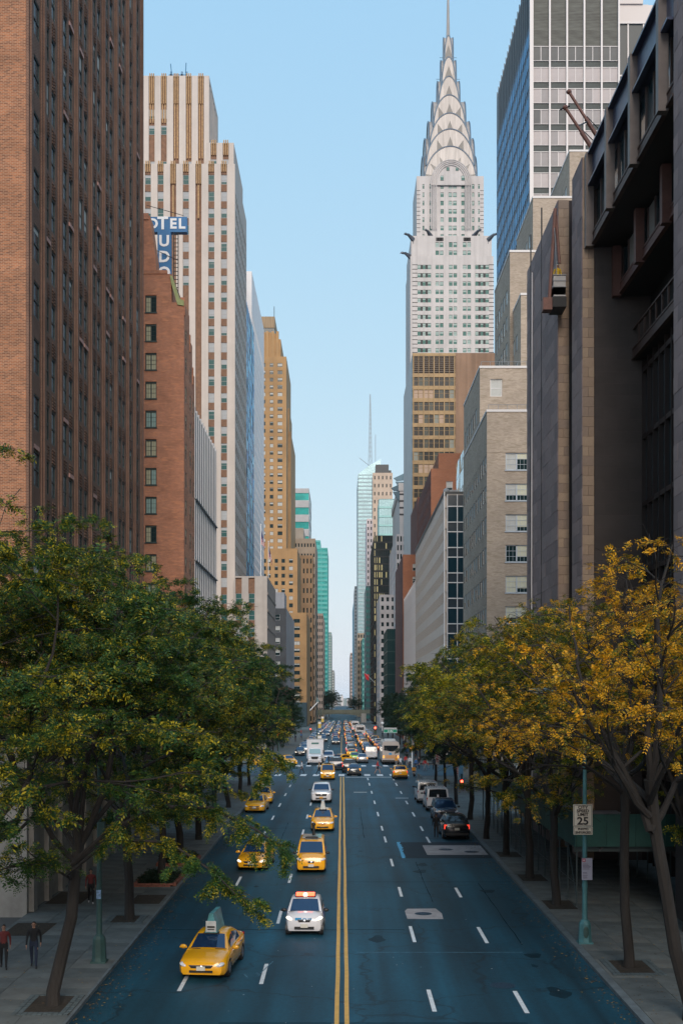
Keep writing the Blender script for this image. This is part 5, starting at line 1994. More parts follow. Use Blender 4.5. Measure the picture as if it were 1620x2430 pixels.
def crown(name, twigs, count, mat, seed, Lr=(.26, .5), size=1.0, keep=None):
    rng = np.random.default_rng(seed)
    if keep:
        twigs = [t for t in twigs if keep((t[0] + t[1]) / 2)]
    A = np.array([t[0] for t in twigs])
    B = np.array([t[1] for t in twigs])
    ln = np.linalg.norm(B - A, axis=1) + .05
    wgt = ln * np.array([1.0 if t[2] == 3 else .55 for t in twigs])
    tuft = 7                                     # leaves come in tufts from the twig nodes
    nn = count // tuft
    idx = rng.choice(len(twigs), nn, p=wgt / wgt.sum())
    s = rng.random((nn, 1))
    P = A[idx] * (1 - s) + B[idx] * s
    D = (B[idx] - A[idx]) / ln[idx][:, None] * .9
    D = D + rng.normal(0, .35, D.shape)
    Ln = rng.uniform(Lr[0], Lr[1], nn) * rng.uniform(.75, 1.25, nn)
    P = np.repeat(P, tuft, 0) + rng.normal(0, .045, (nn * tuft, 3))
    D = np.repeat(D, tuft, 0) + rng.normal(0, .62, (nn * tuft, 3)) * np.array([1, 1, .6])
    L = np.repeat(Ln, tuft) * rng.uniform(.7, 1.2, nn * tuft)
    return leaf_mesh(name, P, D, L, mat, rng, size)

TREEN = 0

HT = {}

def plant(proto, x, y, rot, label, group, mat=None, h=17.0):
    sc = h / proto['height']
    o = copy_tree(proto) if proto.get('used') else proto
    proto['used'] = 1
    o.location = (x, y, rz(y) + .13)
    o.rotation_euler = (0, 0, rot)
    o.scale = (sc, sc, sc)
    tag(o, label, 'tree', group)
    if mat:
        for c in o.children:
            if c.name.startswith('crown'):
                c.material_slots[0].link = 'OBJECT'
                c.material_slots[0].material = mat
    return o

def make_tree(seed, count, mat, **k):
    size = k.pop('size', 1.0)
    keep = k.pop('keep', None)
    Lr = k.pop('Lr', (.20, .40))
    b, tw = grow(seed, **k)
    t = bpy.data.objects.new('street_tree', None)
    COL.objects.link(t)
    tr = b.mesh('trunk', bark, True)
    link('trunk', tr, t, local=True)
    c = link('crown', crown('crown', tw, count, mat, seed, Lr=Lr, size=size, keep=keep), t, local=True)
    c['kind'] = 'stuff'
    zs_ = np.empty(len(c.data.vertices) * 3, dtype=np.float32)
    c.data.vertices.foreach_get('co', zs_)
    t['height'] = float(np.percentile(zs_[2::3], 99.5))
    return t

GL, GR = 'street trees along the left pavement', 'street trees along the right pavement'
# left row
tA = make_tree(101, 38000, leaf_olive, Lr=(.15, .30), H=17.5, fork=5.6, r0=.24, lean=(.9, .3), spread=6.2, limbs=7, low=1, keep=lambda m: m.z > 5.4)
tB = make_tree(202, 28000, leaf_green, Lr=(.18, .34), H=17.0, fork=5.4, r0=.22, lean=(-.15, .1), spread=6.0, limbs=7, low=6)
tC = make_tree(303, 32000, leaf_olive, Lr=(.16, .31), H=15.5, fork=5.0, r0=.2, lean=(.1, 0), spread=6.4, limbs=7, low=6)
plant(tA, -9.76, 39.9, 0, 'leaning locust tree nearest the left kerb, its boughs over the taxis', GL, leaf_olive, 16.3)
plant(tC, -12.0, 35.2, 2.1, 'locust tree at the far left edge before the orange brick wall', GL, leaf_olive, 17.8)
plant(tB, -9.85, 54.7, .4, 'straight slim locust tree in a cobbled pit behind the left lamp post', GL, leaf_green, 16)
plant(tC, -10.1, 66.0, 4.0, 'small locust tree growing from the first brick planter', GL, leaf_olive, 16)
plant(tA, -10.0, 73.0, 1.7, 'leafy locust tree growing from the second brick planter', GL, leaf_green, 16.2)
plant(tB, -10.2, 84.0, 2.6, 'green locust tree beside the red brick hotel, third behind the lamp', GL, leaf_green, 16.4)
plant(tC, -10.2, 95.0, .9, 'dense green locust tree in front of the white finned building', GL, leaf_deep, 16)
plant(tA, -10.3, 107.0, 3.3, 'dark green locust tree under the cream striped tower', GL, leaf_deep, 15.4)
plant(tB, -10.3, 119.0, 5.0, 'dark green locust tree before the low cream wing', GL, leaf_deep, 14.4)
plant(tC, -10.4, 132.0, 1.4, 'dark round locust tree closest to the avenue on the left pavement', GL, leaf_deep, 13.2)
# right row
tD = make_tree(404, 12500, leaf_gold, Lr=(.16, .33), H=16.0, fork=5.2, r0=.22, lean=(-.1, .2), spread=6.2, limbs=7, low=1)
tG = make_tree(707, 4200, leaf_amber, H=16.5, fork=8.4, r0=.21, lean=(-.25, .1), spread=6.5, limbs=7, low=0, Lr=(.18, .36), keep=lambda m: m.z > 9.0)
tE = make_tree(505, 4200, leaf_amber, H=16.5, fork=8.0, r0=.24, lean=(-1.5, -.4), spread=6.0, limbs=7, low=0, R_=5.2, Lr=(.18, .36), keep=lambda m: m.z > 8.5 or m.x > .5)
tF = make_tree(606, 17000, leaf_lime, H=14.5, fork=4.8, r0=.21, lean=(.2, 0), spread=6.0, limbs=7, low=2)
plant(tE, 11.2, 38.0, 0.0, 'half bare leaning tree with amber leaves at the lower right edge', GR, leaf_amber, 15.2)
plant(tG, 11.0, 45.3, 0.3, 'tall straight dark trunk with an amber top beside the speed limit pole', GR, leaf_amber, 15.3)
plant(tF, 15.2, 52.0, 1.0, 'lime green tree at the right edge behind the leaning trunk', GR, leaf_lime, 14)
plant(tD, 10.6, 58.5, 0.3, 'golden tree at the near corner of the green pavement shed', GR, leaf_gold, 15)
plant(tF, 10.6, 66.9, 2.0, 'yellow green tree along the shed, second from its near corner', GR, leaf_lime, 15)
plant(tD, 10.6, 76.4, 1.8, 'bright golden tree leaning over the road by the shed', GR, leaf_gold, 14.7)
plant(tD, 10.3, 84.5, 3.9, 'golden tree standing beside the black minivan', GR, leaf_gold, 14.5)
plant(tF, 10.5, 97.0, .5, 'green tree above the parked white van', GR, leaf_olive, 14)
plant(tB, 10.6, 110.0, 1.2, 'dark green tree by the concrete barriers near the right corner', GR, leaf_deep, 13.3)
plant(tC, 10.8, 124.0, 2.4, 'dark green tree just short of the avenue on the right pavement', GR, leaf_deep, 11.5)
plant(tB, 10.9, 138.0, 4.4, 'dark green corner tree behind the orange traffic beacon', GR, leaf_deep, 10.5)
# beyond the avenue
for i, (x, y, s) in enumerate(((12.5, 190, .66), (12.6, 204, .7), (12.6, 219, .66), (12.6, 236, .66), (-12.2, 192, .62), (-12.2, 208, .66), (-12.3, 226, .62), (12.8, 262, .66), (-12.4, 250, .6), (12.8, 300, .68))):
    plant((tC, tB)[i % 2], x, y, i * 1.3, 'dark green tree beyond the avenue, %s on the %s' % (('first', 'second', 'third', 'fourth', 'first', 'second', 'third', 'fifth', 'fourth', 'sixth')[i], 'right' if x > 0 else 'left'), 'dark trees beyond the avenue', leaf_deep, s * 17)
for i, (x, y, s) in enumerate(((-10.5, 770, 1.05), (-9.5, 850, 1.15), (-8.5, 940, 1.2), (9.5, 800, .85), (9, 900, .9))):
    plant(tB, x, y, i * 1.9, ('far dark tree past the viaduct, nearest on the left', 'far dark tree past the viaduct, second on the left', 'far dark tree past the viaduct, farthest on the left', 'far dark tree past the viaduct, nearer on the right', 'far dark tree past the viaduct, farther on the right')[i], 'far trees past the viaduct', leaf_deep, s * 16)

# loose overhanging boughs of the two nearest left trees, over the taxis
def bough(seed, pts, r, n, mat, parent_label, twl=1.3, kk=26):
    rr = random.Random(seed)
    b = MB()
    pv = [Vector(p) for p in pts]
    b.tube(pv, [r * (1 - .85 * i / (len(pv) - 1)) for i in range(len(pv))], 6)
    tw = []
    for i in range(kk):
        f = .25 + .75 * i / kk
        k = f * (len(pv) - 1)
        a = int(min(k, len(pv) - 2))
        p = pv[a].lerp(pv[a + 1], k - a)
        d = (pv[a + 1] - pv[a]).normalized()
        az = rr.uniform(0, 6.28)
        d2 = (d * .7 + Vector((math.cos(az), math.sin(az), rr.uniform(-.8, .15)))).normalized()
        q = p + d2 * twl * rr.uniform(.4, 1)
        mid = p.lerp(q, .5) + Vector((0, 0, .08))
        b.tube([p, mid, q], [.018, .012, .006], 3, cap=False)
        tw += [(p, mid, 3), (mid, q, 3)]
    return b, tw

bt_, tw_ = bough(9, [(-9.2, 39.6, 5.2), (-7.6, 38.8, 6.6), (-5.8, 38.2, 7.4), (-4.2, 37.8, 7.4), (-2.7, 37.6, 6.7), (-1.6, 37.4, 5.9)], .11, 0, None, '')
lean_tree = [o for o in bpy.data.objects if o.name.startswith('street_tree') and 'nearest the left kerb' in o.get('label', '')][0]
bt2, tw2 = bough(19, [(-9.0, 40.2, 6.0), (-7.2, 41.5, 8.4), (-5.2, 42.5, 9.4), (-3.4, 43.2, 9.3), (-2.2, 43.6, 8.4)], .1, 0, None, '', 1.5, 34)
bt3, tw3 = bough(29, [(-9.2, 39.4, 5.0), (-7.4, 37.8, 6.4), (-5.4, 36.9, 6.4), (-3.9, 36.4, 5.5), (-2.9, 36.2, 4.5)], .07, 0, None, '', 1.0, 22)
bt_.join(bt2)
bt_.join(bt3)
inv = Matrix.LocRotScale(lean_tree.location, lean_tree.rotation_euler, lean_tree.scale).inverted()
bo = bt_.build('bough', bark, lean_tree, True)
bo.location = (0, 0, 0)
bo.matrix_parent_inverse = inv
c = link('bough_leaves', crown('bough_leaves', tw_ + tw2 + tw3, 6000, leaf_olive, 12, Lr=(.15, .30)), lean_tree, loc=(0, 0, 0))
c['kind'] = 'stuff'
c.location = (0, 0, 0)
c.matrix_parent_inverse = inv
# ------------------------------------------------------------------ vehicles
def paint(name, c, **k):
    m = M(name, c, .22, spec=.6, **k)
    p = m.node_tree.nodes['Principled BSDF']
    p.inputs['Coat Weight'].default_value = .5
    p.inputs['Coat Roughness'].default_value = .05
    return m

P_TAXI = paint('paint_taxi', (.90, .43, .012))
P_WHITE = paint('paint_white', (.68, .68, .70))
P_SILVER = paint('paint_silver', (.42, .43, .45), metal=.3)
P_BLACK = paint('paint_black', (.010, .012, .016))
P_NAVY = paint('paint_navy', (.012, .03, .07))
P_BLUE = paint('paint_blue', (.03, .16, .32))
P_GREY = paint('paint_grey', (.07, .085, .10), metal=.3)
P_GREEN = paint('paint_green', (.22, .50, .04))
P_RED = paint('paint_red', (.42, .035, .02))
P_MAROON = paint('paint_maroon', (.10, .02, .02))
car_glass = M('car_glass', (.012, .04, .10), .04, spec=1.0, metal=.25)
car_glass_d = M('car_glass_dark', (.010, .016, .022), .06, spec=.9)
tyre_m = M('tyre', (.014, .014, .015), .85)
rim_m = M('rim', (.30, .31, .33), .35, metal=.8)
chrome = M('chrome', (.7, .7, .72), .15, metal=1)
grille_m = M('grille', (.012, .013, .014), .45)
plate_m = M('plate', (.62, .60, .52), .5)
plate_o = M('plate_orange', (.70, .34, .05), .5)
lamp_w = M('headlight', (.72, .74, .78), .1, spec=1)
lamp_on = M('headlight_lit', (.9, .86, .75), .2, emit=(1, .92, .75), es=1.2)
lamp_red = M('taillight', (.35, .012, .01), .2, spec=.8)
lamp_red_on = M('taillight_lit', (.6, .02, .01), .2, emit=(1, .06, .03), es=1.2)
lamp_amber = M('indicator', (.7, .25, .02), .25, emit=(1, .4, .05), es=1.2)
rubber = M('plastic_black', (.018, .019, .02), .5)

TYPES = {
 # L, W, stations (y, z0, z1, half width), greenhouse (front base, front top, rear top, rear base): (y, z), half widths base/top
 'sedan': (4.8, 1.82, [(-2.40, .36, .58, .58), (-2.33, .24, .68, .76), (-2.05, .19, .77, .88), (-1.55, .19, .86, .91), (-1.0, .19, .93, .91), (0, .19, .95, .91), (1.2, .19, .98, .91), (1.95, .24, 1.0, .89), (2.3, .28, .98, .80), (2.4, .40, .86, .70)], [(-1.15, .92), (-.35, 1.40), (.95, 1.42), (1.85, .99)], .80, .60, 1.47),
 'wagon': (4.6, 1.78, [(-2.30, .34, .62, .56), (-2.24, .22, .74, .76), (-1.95, .18, .86, .87), (-1.5, .18, .96, .89), (-1.1, .18, 1.02, .89), (0, .18, 1.0, .89), (1.2, .18, 1.02, .89), (2.0, .22, 1.04, .87), (2.25, .28, 1.02, .80), (2.3, .40, .9, .74)], [(-1.35, .98), (-.35, 1.50), (1.75, 1.48), (2.25, 1.04)], .80, .62, 1.56),
 'van': (4.7, 1.73, [(-2.35, .34, .72, .66), (-2.28, .22, .88, .80), (-2.0, .18, 1.02, .86), (-1.6, .18, 1.12, .865), (-1.0, .18, 1.10, .865), (0, .18, 1.1, .865), (1.5, .18, 1.1, .865), (2.2, .22, 1.1, .85), (2.35, .3, 1.08, .82)], [(-1.85, 1.06), (-1.0, 1.74), (2.15, 1.80), (2.32, 1.10)], .83, .70, 1.86),
 'micro': (2.7, 1.66, [(-1.35, .34, .66, .56), (-1.29, .22, .80, .72), (-1.1, .17, .92, .80), (-.8, .17, 1.0, .83), (-.3, .17, 1.02, .83), (.4, .17, 1.02, .83), (1.0, .2, 1.02, .82), (1.28, .26, 1.0, .76), (1.35, .4, .9, .70)], [(-.92, .95), (-.22, 1.47), (.95, 1.48), (1.28, 1.02)], .77, .62, 1.55),
 'suv': (5.0, 2.0, [(-2.50, .42, .80, .70), (-2.44, .30, .98, .86), (-2.15, .26, 1.06, .96), (-1.6, .26, 1.12, 1.0), (-1.1, .26, 1.14, 1.0), (0, .26, 1.12, 1.0), (1.4, .26, 1.12, 1.0), (2.2, .3, 1.12, .98), (2.45, .36, 1.1, .92), (2.5, .46, 1.0, .86)], [(-1.3, 1.11), (-.55, 1.70), (2.0, 1.72), (2.42, 1.12)], .90, .72, 1.80),
 'bigvan': (5.6, 2.02, [(-2.8, .40, .90, .80), (-2.7, .28, 1.10, .94), (-2.3, .26, 1.20, 1.0), (-1.7, .26, 1.26, 1.01), (0, .26, 1.26, 1.01), (1.8, .26, 1.26, 1.01), (2.7, .3, 1.26, .99), (2.8, .4, 1.24, .95)], [(-1.95, 1.24), (-1.2, 1.95), (2.62, 2.0), (2.76, 1.26)], .98, .84, 2.10),
}

def loft(secs, closed_ends=True, mi=0):
    b = MB()
    k = len(secs[0])
    for s in secs:
        b.v += s
    for i in range(len(secs) - 1):
        for j in range(k):
            j2 = (j + 1) % k
            b.f.append((i * k + j, i * k + j2, (i + 1) * k + j2, (i + 1) * k + j))
            b.m.append(mi)
    if closed_ends:
        b.f.append(tuple(reversed(range(k))))
        b.f.append(tuple((len(secs) - 1) * k + j for j in range(k)))
        b.m += [mi, mi]
    return b

def lerp1(tab, y):
    for p, q in zip(tab, tab[1:]):
        if y <= q[0]:
            f = 0 if q[0] == p[0] else (y - p[0]) / (q[0] - p[0])
            return [a + (c - a) * max(0, f) for a, c in zip(p[1:], q[1:])]
    return list(tab[-1][1:])

def make_car(kind, pmat, name, detail=2, lights='', plate=plate_m, black_nose=False):
    L, Wd, st, gh, hb, ht, zr = TYPES[kind]
    t = bpy.data.objects.new(name, None)
    COL.objects.link(t)
    # lower body
    fine = []
    ys = sorted(set([s[0] for s in st] + ([-L / 2 + L * i / 16 for i in range(17)] if detail > 1 else [])))
    for y in ys:
        z0, z1, w = lerp1(st, y)
        h = z1 - z0
        half = [(w * .90, z0), (w * .985, z0 + .10), (w, z0 + h * .5), (w * .985, z0 + h * .78), (w * .93, z1 - .05), (w * .84, z1), (w * .45, z1 + .035)]
        fine.append([(x, y, z) for x, z in half] + [(0, y, z1 + .045)] + [(-x, y, z) for x, z in reversed(half)])
    b = loft(fine)
    # greenhouse
    (yfb, zfb), (yft, zft), (yrt, zrt), (yrb, zrb) = gh
    prof = [(yfb, zfb, 0), (yft, zft, 1), ((yft + yrt) * .45, zr, 1.02), (yrt, zrt, 1), (yrb, zrb, 0)]

    def gsec(y):
        zt, k = lerp1(prof, y)
        zb = lerp1(st, y)[1] - .02
        zt = max(zt, zb + .01)
        f = min(1, max(0, (zt - zb) / max(.05, zr - 1.0)))
        wt = hb + (ht - hb) * f
        return [(hb, zb), (wt, zt - .05 * f), (wt * .86, zt), (wt * .4, zt + .025 * f)], zt
    gys = [yfb, yfb + (yft - yfb) * .5, yft, yft + (yrt - yft) * .33, yft + (yrt - yft) * .66, yrt, yrt + (yrb - yrt) * .5, yrb]
    secs = []
    for y in gys:
        half, zt = gsec(y)
        secs.append([(x, y, z) for x, z in half] + [(-x, y, z) for x, z in reversed(half)])
    b.join(loft(secs))
    if detail > 1:
        for s in (-1, 1):                         # wheel-arch lips
            for wy in (-L * .30, L * .30):
                for i in range(9):
                    a0 = math.pi * i / 8
    body = link('body', b.mesh('body', pmat, True), t, local=True)

    def pane(y0, y1, x0, x1, nm, mat, n=4):
        g = MB()
        rows = []
        for y in (y0, (y0 + y1) / 2, y1):
            half, zt = gsec(y)
            dz = .014
            wmax = half[2][0]
            dy = -.014 if y0 < 0 and yfb < y < yft + .01 else (.014 if y > yrt - .01 else 0)
            rows.append([(x * wmax * 1.02, y + dy, zt + dz + .02 * (1 - (x / 1.0) ** 2)) for x in (x0, x0 * .5, 0, x1 * .5, x1)])
        for a, c in zip(rows, rows[1:]):
            for i in range(4):
                g.quad(a[i], a[i + 1], c[i + 1], c[i])
        return link(nm, g.mesh(nm, mat, True), t, local=True)
    fy = (yft - yfb)
    pane(yfb + fy * .10, yfb + fy * .95, -.97, .97, 'windshield', car_glass)
    ry = (yrb - yrt)
    pane(yrt + ry * .08, yrt + ry * (.72 if kind in ('wagon', 'van', 'suv', 'bigvan', 'micro') else .86), -.93, .93, 'rear_window', car_glass_d if lights != 'tailblue' else car_glass)
    for s in (-1, 1):
        g = MB()
        ya, yb = yft - fy * .42, yrt + ry * .30
        parts = [(ya, ya + (yb - ya) * .46), (ya + (yb - ya) * .49, yb)] if kind != 'micro' else [(ya, yb)]
        for p0, p1 in parts:
            quad = []
            for y in (p0, p1):
                half, zt = gsec(y)
                (xb, zb), (xt, zt2) = half[0], half[1]
                lo, hi = .10, .90
                quad.append([(s * (xb + (xt - xb) * lo + .012), y, zb + (zt2 - zb) * lo), (s * (xb + (xt - xb) * hi + .012), y, zb + (zt2 - zb) * hi)])
            g.quad(quad[0][0], quad[1][0], quad[1][1], quad[0][1])
        link('side_window', g.mesh('side_window', car_glass_d), t, local=True)
    # wheels
    wr = .33 if kind not in ('suv', 'bigvan') else .38
    if kind == 'micro':
        wr = .29
    wb = L * .29 if kind != 'micro' else L * .33
    if 'wheel' + kind not in CARM:
        g = MB()
        n = 16
        g.prism([(wr * math.cos(2 * math.pi * i / n), wr + wr * math.sin(2 * math.pi * i / n)) for i in range(n)], 'x', -.11, .11)
        rm_ = MB()
        rm_.prism([(wr * .64 * math.cos(2 * math.pi * i / n), wr + wr * .64 * math.sin(2 * math.pi * i / n)) for i in range(n)], 'x', -.12, .12)
        for i in range(5):
            a = 2 * math.pi * i / 5
            rm_.box(-.128, .128, wr * .34 * math.cos(a) - .03, wr * .34 * math.cos(a) + .03, wr + wr * .34 * math.sin(a) - .03, wr + wr * .34 * math.sin(a) + .03)
        CARM['wheel' + kind] = (g.mesh('wheel', tyre_m, True), rm_.mesh('rim', rim_m))
    for s in (-1, 1):
        for y in (-wb, wb):
            o = link('wheel', CARM['wheel' + kind][0], t, loc=(s * (Wd / 2 - .12), y, 0), local=True)
            if detail > 1:
                link('rim', CARM['wheel' + kind][1], o, local=True)
    if detail > 1:
        g = MB()
        for s in (-1, 1):
            for y in (-wb, wb):
                n = 12
                g.prism([(y + wr * 1.18 * math.cos(math.pi * i / n), wr * .9 + wr * 1.18 * math.sin(math.pi * i / n)) for i in range(n + 1)], 'x', s * (Wd / 2 - .25), s * (Wd / 2 - .002))
        link('wheel_arch', g.mesh('wheel_arch', rubber), t, local=True)
    # lamps
    yf, yb = -L / 2, L / 2
    zl = lerp1(st, yf + .18)[1] - .12
    wl = lerp1(st, yf + .22)[2]
    on = 'head' in lights
    for s in (-1, 1):
        g = MB()
        g.ball((0, 0, 0), (.20, .16, .085), 0, 10, 6)
        o = link('headlight', g.mesh('headlight', lamp_on if on else lamp_w, True), t, loc=(s * (wl - .16), yf + .17, zl), local=True)
        o.rotation_euler = (0, s * R(-14), s * R(32))
    zt_ = lerp1(st, yb - .1)[1] - .18
    wt_ = lerp1(st, yb - .12)[2]
    for s in (-1, 1):
        g = MB().box(-.09, .09, -.06, .05, -.13, .15)
        link('taillight', g.mesh('taillight', lamp_red_on if 'tail' in lights else lamp_red), t, loc=(s * (wt_ - .09), yb - .08, zt_), local=True)
    g = MB()
    z0, z1, w = lerp1(st, yf + .05)
    g.box(-w * .62, w * .62, yf - .025, yf + .1, z0 + .06, z0 + .06 + (z1 - z0) * .22)
    link('bumper_intake', g.mesh('bumper_intake', grille_m), t, local=True)
    g = MB()
    zg = z1 - (.10 if kind in ('sedan', 'wagon', 'micro') else .16)
    gw = {'sedan': .46, 'wagon': .34, 'van': .20, 'micro': .30, 'suv': .60, 'bigvan': .62}[kind]
    gh_ = {'sedan': .11, 'wagon': .07, 'van': .12, 'micro': .12, 'suv': .22, 'bigvan': .26}[kind]
    g.prism([(-gw, zg + gh_ / 2), (gw, zg + gh_ / 2), (gw * .8, zg - gh_ / 2), (-gw * .8, zg - gh_ / 2)], 'y', yf - .02, yf + .12)
    link('grille', g.mesh('grille', grille_m), t, local=True)
    if detail > 1:
        g = MB()
        g.box(-gw * .98, gw * .98, yf - .035, yf + .05, zg + gh_ * .28, zg + gh_ * .46)
        g.ball((0, yf - .03, zg), (.07, .02, .05), 0, 8, 5)
        link('grille_trim', g.mesh('grille_trim', chrome), t, local=True)
        for s in (-1, 1):
            g = MB()
            g.ball((0, 0, 0), (.13, .07, .085), 0, 8, 6)
            g.box(-s * .02 if s > 0 else -.14, .14 if s < 0 else .02, -.02, .02, -.05, .0)
            o = link('mirror', g.mesh('mirror', pmat if pmat is P_TAXI and kind != 'van' else rubber, True), t, loc=(s * (Wd / 2 + .10), yfb + fy * .42, lerp1(st, yfb)[1] + .06), local=True)
        g = MB()
        for s in (-1, 1):
            g.box(s * .5 - .22, s * .5 + .22, yfb + .02, yfb + .05, zfb + .035, zfb + .05)
        link('wiper', g.mesh('wiper', rubber), t, local=True)
        g = MB()
        for s in (-1, 1):
            g.box(s * Wd * .47 - .09, s * Wd * .47 + .09, -.05 * L, -.045 * L, .3, .9) if False else None
            for yy in (-.02 * L, .18 * L):
                g.box(s * (Wd / 2 - .005) - .012, s * (Wd / 2 - .005) + .012, yy, yy + .2, .84, .88)
        link('door_handle', g.mesh('door_handle', chrome), t, local=True)
    MB_pl = MB().box(-.16, .16, -.03, .03, -.075, .075)
    link('number_plate', MB_pl.mesh('number_plate', plate), t, loc=(0, yf - .04, z0 + .22), local=True)
    link('number_plate', MB_pl.mesh('number_plate', plate), t, loc=(0, yb + .015, lerp1(st, yb - .05)[1] - .30), local=True)
    g = MB()
    z0b, z1b, wb_ = lerp1(st, yb - .03)
    g.box(-wb_ * .95, wb_ * .95, yb - .1, yb + .03, z0b + .0, z0b + .14)
    link('rear_bumper', g.mesh('rear_bumper', rubber if kind not in ('bigvan',) else chrome), t, local=True)
    return t

CARM = {}

def place(t, x, y, rot, label, cat, group=None):
    t.location = (x, y, rz(y))
    t.rotation_euler = (0, 0, rot)
    return tag(t, label, cat, group)

def recolor(t, pm, skip=()):
    for c in t.children:
        if c.name.startswith('body'):
            c.material_slots[0].link = 'OBJECT'
            c.material_slots[0].material = pm

PI = math.pi
def roofsign(t, zr, y, mat, tall=.62, wid=.16, txt=None):
    g = MB()
    g.prism([(-.24, zr), (.24, zr), (.08, zr + tall), (-.08, zr + tall)], 'y', y - .75, y + .75, 0) if tall > .7 else g.prism([(-.20, zr), (.20, zr), (.10, zr + tall), (-.10, zr + tall)], 'y', y - .6, y + .6, 0)
    s = link('roof_sign', g.mesh('roof_sign', mat), t, local=True)
    MB_ = MB().box(-.3, .3, y - .7, y + .7, zr - .06, zr)
    link('sign_base', MB_.mesh('sign_base', rubber), s, local=True)
    return s

ad_teal = M('ad_panel_teal', (.10, .33, .36), .4, var=.5, vs=1.2)
ad_white = M('ad_panel_white', (.55, .58, .58), .4, var=.3, vs=2)
GT = 'yellow cabs driving toward the viewer'
c1 = make_car('sedan', P_TAXI, 'taxi', 2)
s_ = roofsign(c1, 1.44, .25, ad_teal, .74)
MB_ = MB().box(-.2, .2, -.03, .0, 0, .42)
link('sign_end', MB_.mesh('sign_end', ad_white), s_, loc=(0, -.5, 1.47), local=True)
link('print_lines', MB().box(-.13, .13, -.537, -.53, 1.55, 1.59).box(-.15, .15, -.537, -.53, 1.63, 1.70).mesh('print_lines', letter_black), s_, local=True)
place(c1, -5.0, 45.95, R(-5), 'nearest yellow taxi sedan with a tall teal roof sign at lower left', 'taxi', GT)

c2 = make_car('micro', P_WHITE, 'police_car', 2, 'head')
g = MB().box(-.42, .42, -.1, .1, 0, .10)
lb = link('light_bar', g.mesh('light_bar', rubber), c2, loc=(0, -.12, 1.56), local=True)
for s in (-1, 1):
    link('beacon', MB().box(-.19, .19, -.11, .11, .02, .16).mesh('beacon', M('beacon_red', (.7, .05, .02), .3, emit=(1, .10, .04), es=4)), lb, loc=(s * .22, 0, 0), local=True)
link('beacon', MB().box(-.08, .08, -.115, .115, .02, .14).mesh('beacon', M('beacon_white', (.9, .85, .8), .3, emit=(1, .85, .7), es=7)), lb, local=True)
pb = M('police_blue', (.03, .28, .55), .4)
yy = -1.345
link('blue_stripe', MB().box(-.40, -.12, yy - .012, yy + .04, .69, .80).mesh('blue_stripe', pb), c2, local=True)
lettering('POLICE', .12, (.13, yy - .02, .745), c2, pb, local=True, bold=.004)
for s in (-1, 1):
    link('door_stripe', MB().box(s * .828 - .008, s * .828 + .008, -.45, .95, .70, .92).mesh('door_stripe', M('police_navy', (.02, .05, .22), .4)), c2, local=True)
link('roof_panel', MB().box(-.46, .46, -.15, .85, 1.545, 1.58).mesh('roof_panel', rubber), c2, local=True)
place(c2, -1.64, 53.0, R(-1), 'tiny white police car with red roof beacons lit', 'police car')

c3 = make_car('van', P_TAXI, 'taxi', 2)
link('roof_lamp', MB().prism([(-.42, 1.86), (.42, 1.86), (.34, 1.98), (-.34, 1.98)], 'y', -.8, -.55).mesh('roof_lamp', rubber), c3, local=True)
link('roof_panel', MB().box(-.56, .56, -.3, 1.7, 1.85, 1.885).mesh('roof_panel', M('roof_glass', (.35, .42, .45), .1, spec=1)), c3, local=True)
g = MB().tube([(.08, .9, 1.86), (.08, .9, 2.5)], .09, 7)
g.ball((.08, .9, 2.55), .13)
link('roof_camera', g.mesh('roof_camera', rubber, True), c3, local=True)
place(c3, -1.83, 71.55, R(0), 'yellow taxi van with a black post on its roof, following the tiny police car', 'taxi', GT)

c4 = make_car('sedan', P_TAXI, 'taxi', 2, 'head')
roofsign(c4, 1.44, .2, ad_white, .45)
place(c4, -5.25, 72.4, R(-4), 'yellow taxi sedan half hidden behind the overhanging leaves', 'taxi', GT)
c5 = make_car('wagon', P_TAXI, 'taxi', 2, plate=plate_o)
roofsign(c5, 1.55, .2, ad_white, .62)
place(c5, -1.5, 91.8, 0, 'yellow taxi hatchback with a narrow upright roof sign behind the taxi van', 'taxi', GT)
c6 = make_car('suv', P_WHITE, 'parked_suv', 2, plate=plate_o)
c6.name = 'white_suv'
place(c6, -2.0, 114.6, 0, 'white sport utility wagon with a black grille driving toward the viewer', 'car')
c7 = copy_tree(c3)
for ch in list(c7.children):
    if ch.name.startswith('headlight'):
        ch.material_slots[0].link = 'OBJECT'
        ch.material_slots[0].material = lamp_on
place(c7, -1.75, 143.5, 0, 'yellow taxi van waiting on the crossing with its headlights lit', 'taxi', GT)
c8 = copy_tree(c1)
place(c8, -7.55, 113.8, R(2), 'yellow taxi sedan by the left kerb, glimpsed through the leaves', 'taxi', GT)
c8b = copy_tree(c1)
place(c8b, -7.6, 105.5, R(-2), 'yellow taxi sedan by the left kerb, in front of another glimpsed through leaves', 'taxi', GT)
# away-facing and parked on the right
c9 = make_car('suv', P_TAXI, 'taxi', 2, 'tailblue')
c9.scale = (.92, .92, .92)
place(c9, 7.0, 144.4, PI, 'yellow taxi wagon seen from behind at the right end of the crossing', 'taxi')
c10 = make_car('bigvan', P_WHITE, 'parked_van', 2)
for x in (-.6, -.3, 0, .3, .6):
    pass
g = MB()
for k in range(7):
    x = -.72 + k * .24
    g.box(x - .03, x + .03, -1.0, 2.5, 2.085, 2.115)
link('roof_rib', g.mesh('roof_rib', P_WHITE), c10, local=True)
g = MB()
for s in (-1, 1):
    g.quad((s * .08, 2.79, 1.28), (s * .80, 2.79, 1.28), (s * .74, 2.705, 1.82), (s * .08, 2.705, 1.82))
link('rear_door_glass', g.mesh('rear_door_glass', car_glass_d), c10, local=True)
place(c10, 8.45, 107.2, PI, 'white passenger van with two square rear windows parked at the right kerb', 'van')
c10b = copy_tree(c10)
